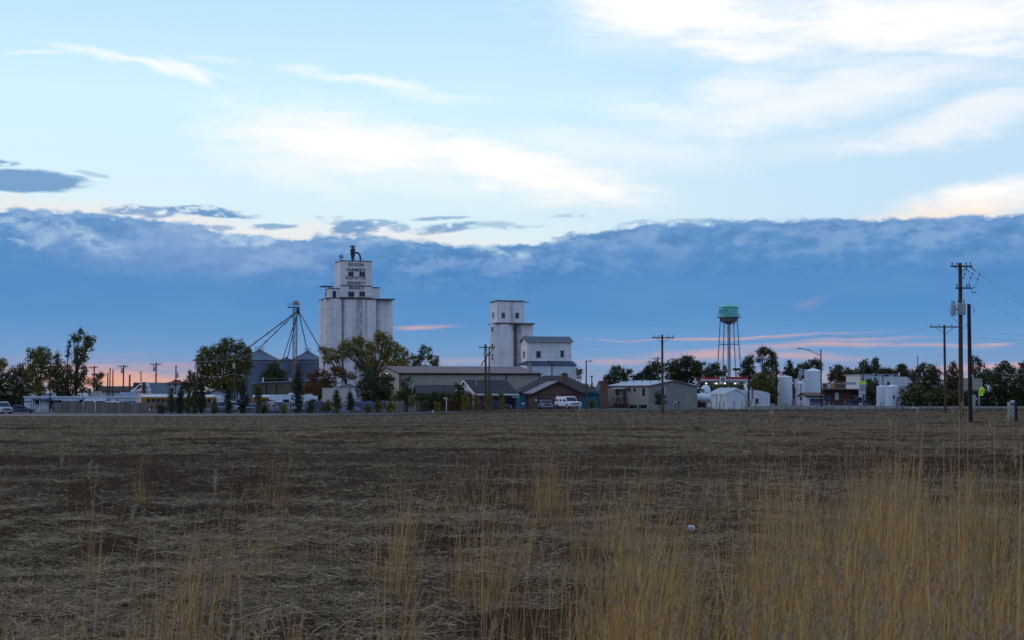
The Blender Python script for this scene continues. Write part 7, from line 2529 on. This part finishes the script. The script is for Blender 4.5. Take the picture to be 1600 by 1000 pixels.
D = 255
X = xat(1517.5, D, 3)
g = gzf(X, D)
ls = thing('message_board', 'pale message board with faint line slots behind the two tall poles', 'sign', (X, D, g))
z_ = lambda y: zat(y, D) - g
hw = 17.3 / F * D
for s_ in (-.7, .7):
    MB().box(s_ * hw - .07, s_ * hw + .07, .12, .25, -.2, z_(610)).build('post', M['steel'], ls)
MB().box(-hw, hw, 0, .12, z_(610.2), z_(591)).build('panel', mat('message_panel', (.34, .34, .28), .6, (.30, .31, .27), 1), ls)
for k in range(6):
    y_ = 592.6 + k * 3.1
    MB().box(-hw + .06, hw - .06, -.035, -.004, z_(y_ + .45), z_(y_)).build('line_slot', mat('slot_pale_yellow', (.42, .40, .25), .6) if k % 2 == 0 else M['grey_siding'], ls)
mb = MB()
for q_ in ((-hw, hw, z_(610.2), z_(609.6)), (-hw, hw, z_(591.6), z_(591))):
    mb.box(q_[0] - .03, q_[1] + .03, -.05, -.006, q_[2], q_[3])
mb.box(-hw - .03, -hw + .07, -.05, -.006, z_(610.2), z_(591)).box(hw - .07, hw + .03, -.05, -.006, z_(610.2), z_(591))
mb.build('frame', M['yellow'], ls)

D = 200
X = xat(1533.2, D, 2)
g = gzf(X, D)
cs = thing('crossing_sign', 'fluorescent lime pedestrian crossing sign on a thin post', 'road sign', (X, D, g))
z_ = lambda y: zat(y, D) - g
MB().box(-.23, -.17, .02, .08, -.2, z_(592)).build('post', M['steel'], cs)
a = .42
pent = [(.15 - .42, z_(614)), (.15 + .42, z_(614)), (.15 + .42, z_(607)), (.15, z_(603.4)), (.15 - .42, z_(607))]
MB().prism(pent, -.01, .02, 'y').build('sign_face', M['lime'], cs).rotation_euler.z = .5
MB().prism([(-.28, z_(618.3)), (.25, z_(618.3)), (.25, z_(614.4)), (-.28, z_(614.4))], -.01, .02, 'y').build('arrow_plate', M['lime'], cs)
MB().lathe([(0, z_(612.6)), (.06, z_(612)), (.07, z_(609)), (.0, z_(608.6))], .17, -.03, 8).build('figure_mark', M['ink'], cs)

D = 180
X = xat(1521.8, D, 1)
g = gzf(X, D)
cb = thing('control_cabinet', 'grey narrow control cabinet right of the dark pole foot', 'cabinet', (X, D, g), .2)
MB().box(-.18, .18, -.15, .15, .9, 1.95).build('cabinet', M['transformer'], cb)
MB().box(-.12, .12, -.12, .12, -.1, .9).build('pedestal', M['steel'], cb)
MB().box(.18, .38, -.1, .1, 1.35, 1.65).build('side_box', M['transformer'], cb)
MB().box(-.14, .14, -.165, -.152, 1.0, 1.85).build('door', M['steel'], cb)

D = 112
X = xat(1579.3, D, 1)
g = zat(650.5, D) - .1
eb = thing('meter_box', 'blue grey electric meter box near the right edge of the field', 'meter box', (X, D, g))
z_ = lambda y: zat(y, D) - g
MB().box(-.20, .20, -.12, .12, z_(650), z_(628)).build('box', M['transformer'], eb)
MB().box(-.17, .17, -.135, -.122, z_(649), z_(636)).build('door', M['steel'], eb)
MB().tube((.05, -.16, z_(631.5)), (.05, -.12, z_(631.5)), .09, n=14).build('meter', M['glass'], eb)
for s_ in (-.12, .12):
    MB().tube((s_, 0, -.7), (s_, 0, z_(650)), .03, n=6).build('conduit', M['steel'], eb)
MB().box(.02, .26, -.1, .1, z_(628), z_(625.5)).build('weather_cap', M['white'], eb)
pole('short dark post beside the meter box', 1586.5, 627.5, 108, r=.12, ybase=657, material='wood_dark', name='wooden_post')[0]['category'] = 'post'
t, o = pole('short dark post leaning right in the verge near the white tanks', 1411, 626, 180, r=.07, ybase=646.5, material='wood_dark', name='leaning_post', lean=0)
t['category'] = 'post'
t.rotation_euler.y = -.2
X, D = xat(1432, 172, 0), 172
g = gzf(X, D)
pts_ = [Vector(p) for p in ((-.55, 0, .42), (-.35, 0, .52), (-.1, 0, .50), (.05, 0, .42), (.12, 0, .2), (.14, 0, -.1))]
tag(MB().path(pts_, .05, 8).build('bent_pipe', M['white'], None, loc=(X, D, g)), 'bent white standpipe in the verge right of the leaning post', 'pipe')
X = xat(697.5, 228, 1)
wp = thing('white_post', 'white T shaped post before the low dark house', 'post', (X, 228, gzf(X, 228)))
MB().box(-.05, .05, -.05, .05, -.1, 2.1).build('post', M['trim_white'], wp)
MB().box(-.42, .12, -.06, .06, 1.98, 2.12).build('arm', M['trim_white'], wp)
for px_, D_, r_, lb, mm_ in ((676, 224, .14, 'round white bucket in the verge by the dark bushes', 'white'), (905.5, 196, .07, 'pale marker stub in the verge below the white vehicle', 'white'), (1295.5, 290, .05, 'thin white marker post in front of the store', 'trim_white')):
    X = xat(px_, D_, 0)
    h_ = .32 if px_ == 676 else .8
    o_ = MB().lathe([(r_ * .8, 0), (r_, h_), (r_ * .9, h_), (r_ * .7, .05), (0, .05)], 0, 0, 12).build('bucket' if px_ == 676 else 'marker_post', M[mm_], None, loc=(X, D_, gzf(X, D_)))
    tag(o_, lb, 'bucket' if px_ == 676 else 'post')
X = xat(817.5, 228.5, 0)
bn = thing('blue_barrel', 'blue barrel with white top beside the brick house porch', 'barrel', (X, 228.5, gzf(X, 228.5)))
MB().lathe([(.30, 0), (.33, .3), (.33, .65), (.30, .9), (0, .91)], 0, 0, 18).build('drum', M['blue_cap'], bn)
MB().lathe([(.30, .92), (.24, 1.0), (0, 1.03)], 0, 0, 18).build('lid', M['white'], bn)
X = xat(813.5, 227, 0)
o_ = MB().lathe([(.22, 0), (.26, .35), (0, .36)], 0, 0, 14).build('red_tub', M['red'], None, loc=(X, 227, gzf(X, 227)))
tag(o_, 'small red tub beside the blue barrel', 'tub')
# low clutter by the mobile home wall
for k in range(6):
    X = xat(986 + k * 4.3, 246, 0)
    o_ = MB().tube((0, -.03, .33), (0, .03, .33), .33, .33, 16).build('old_tyre', M['tyre'], None, loc=(X, 246 - (k % 2) * .4, gzf(X, 246)), rotz=.6 * k)
    tag(o_, ['leftmost old wheel by the mobile home steps', 'second old wheel from the steps along the mobile home', 'third old wheel from the steps along the mobile home', 'fourth old wheel from the steps along the mobile home', 'fifth old wheel from the steps along the mobile home', 'rightmost old wheel by the mobile home corner'][k], 'wheel', 'old wheels along the mobile home wall')
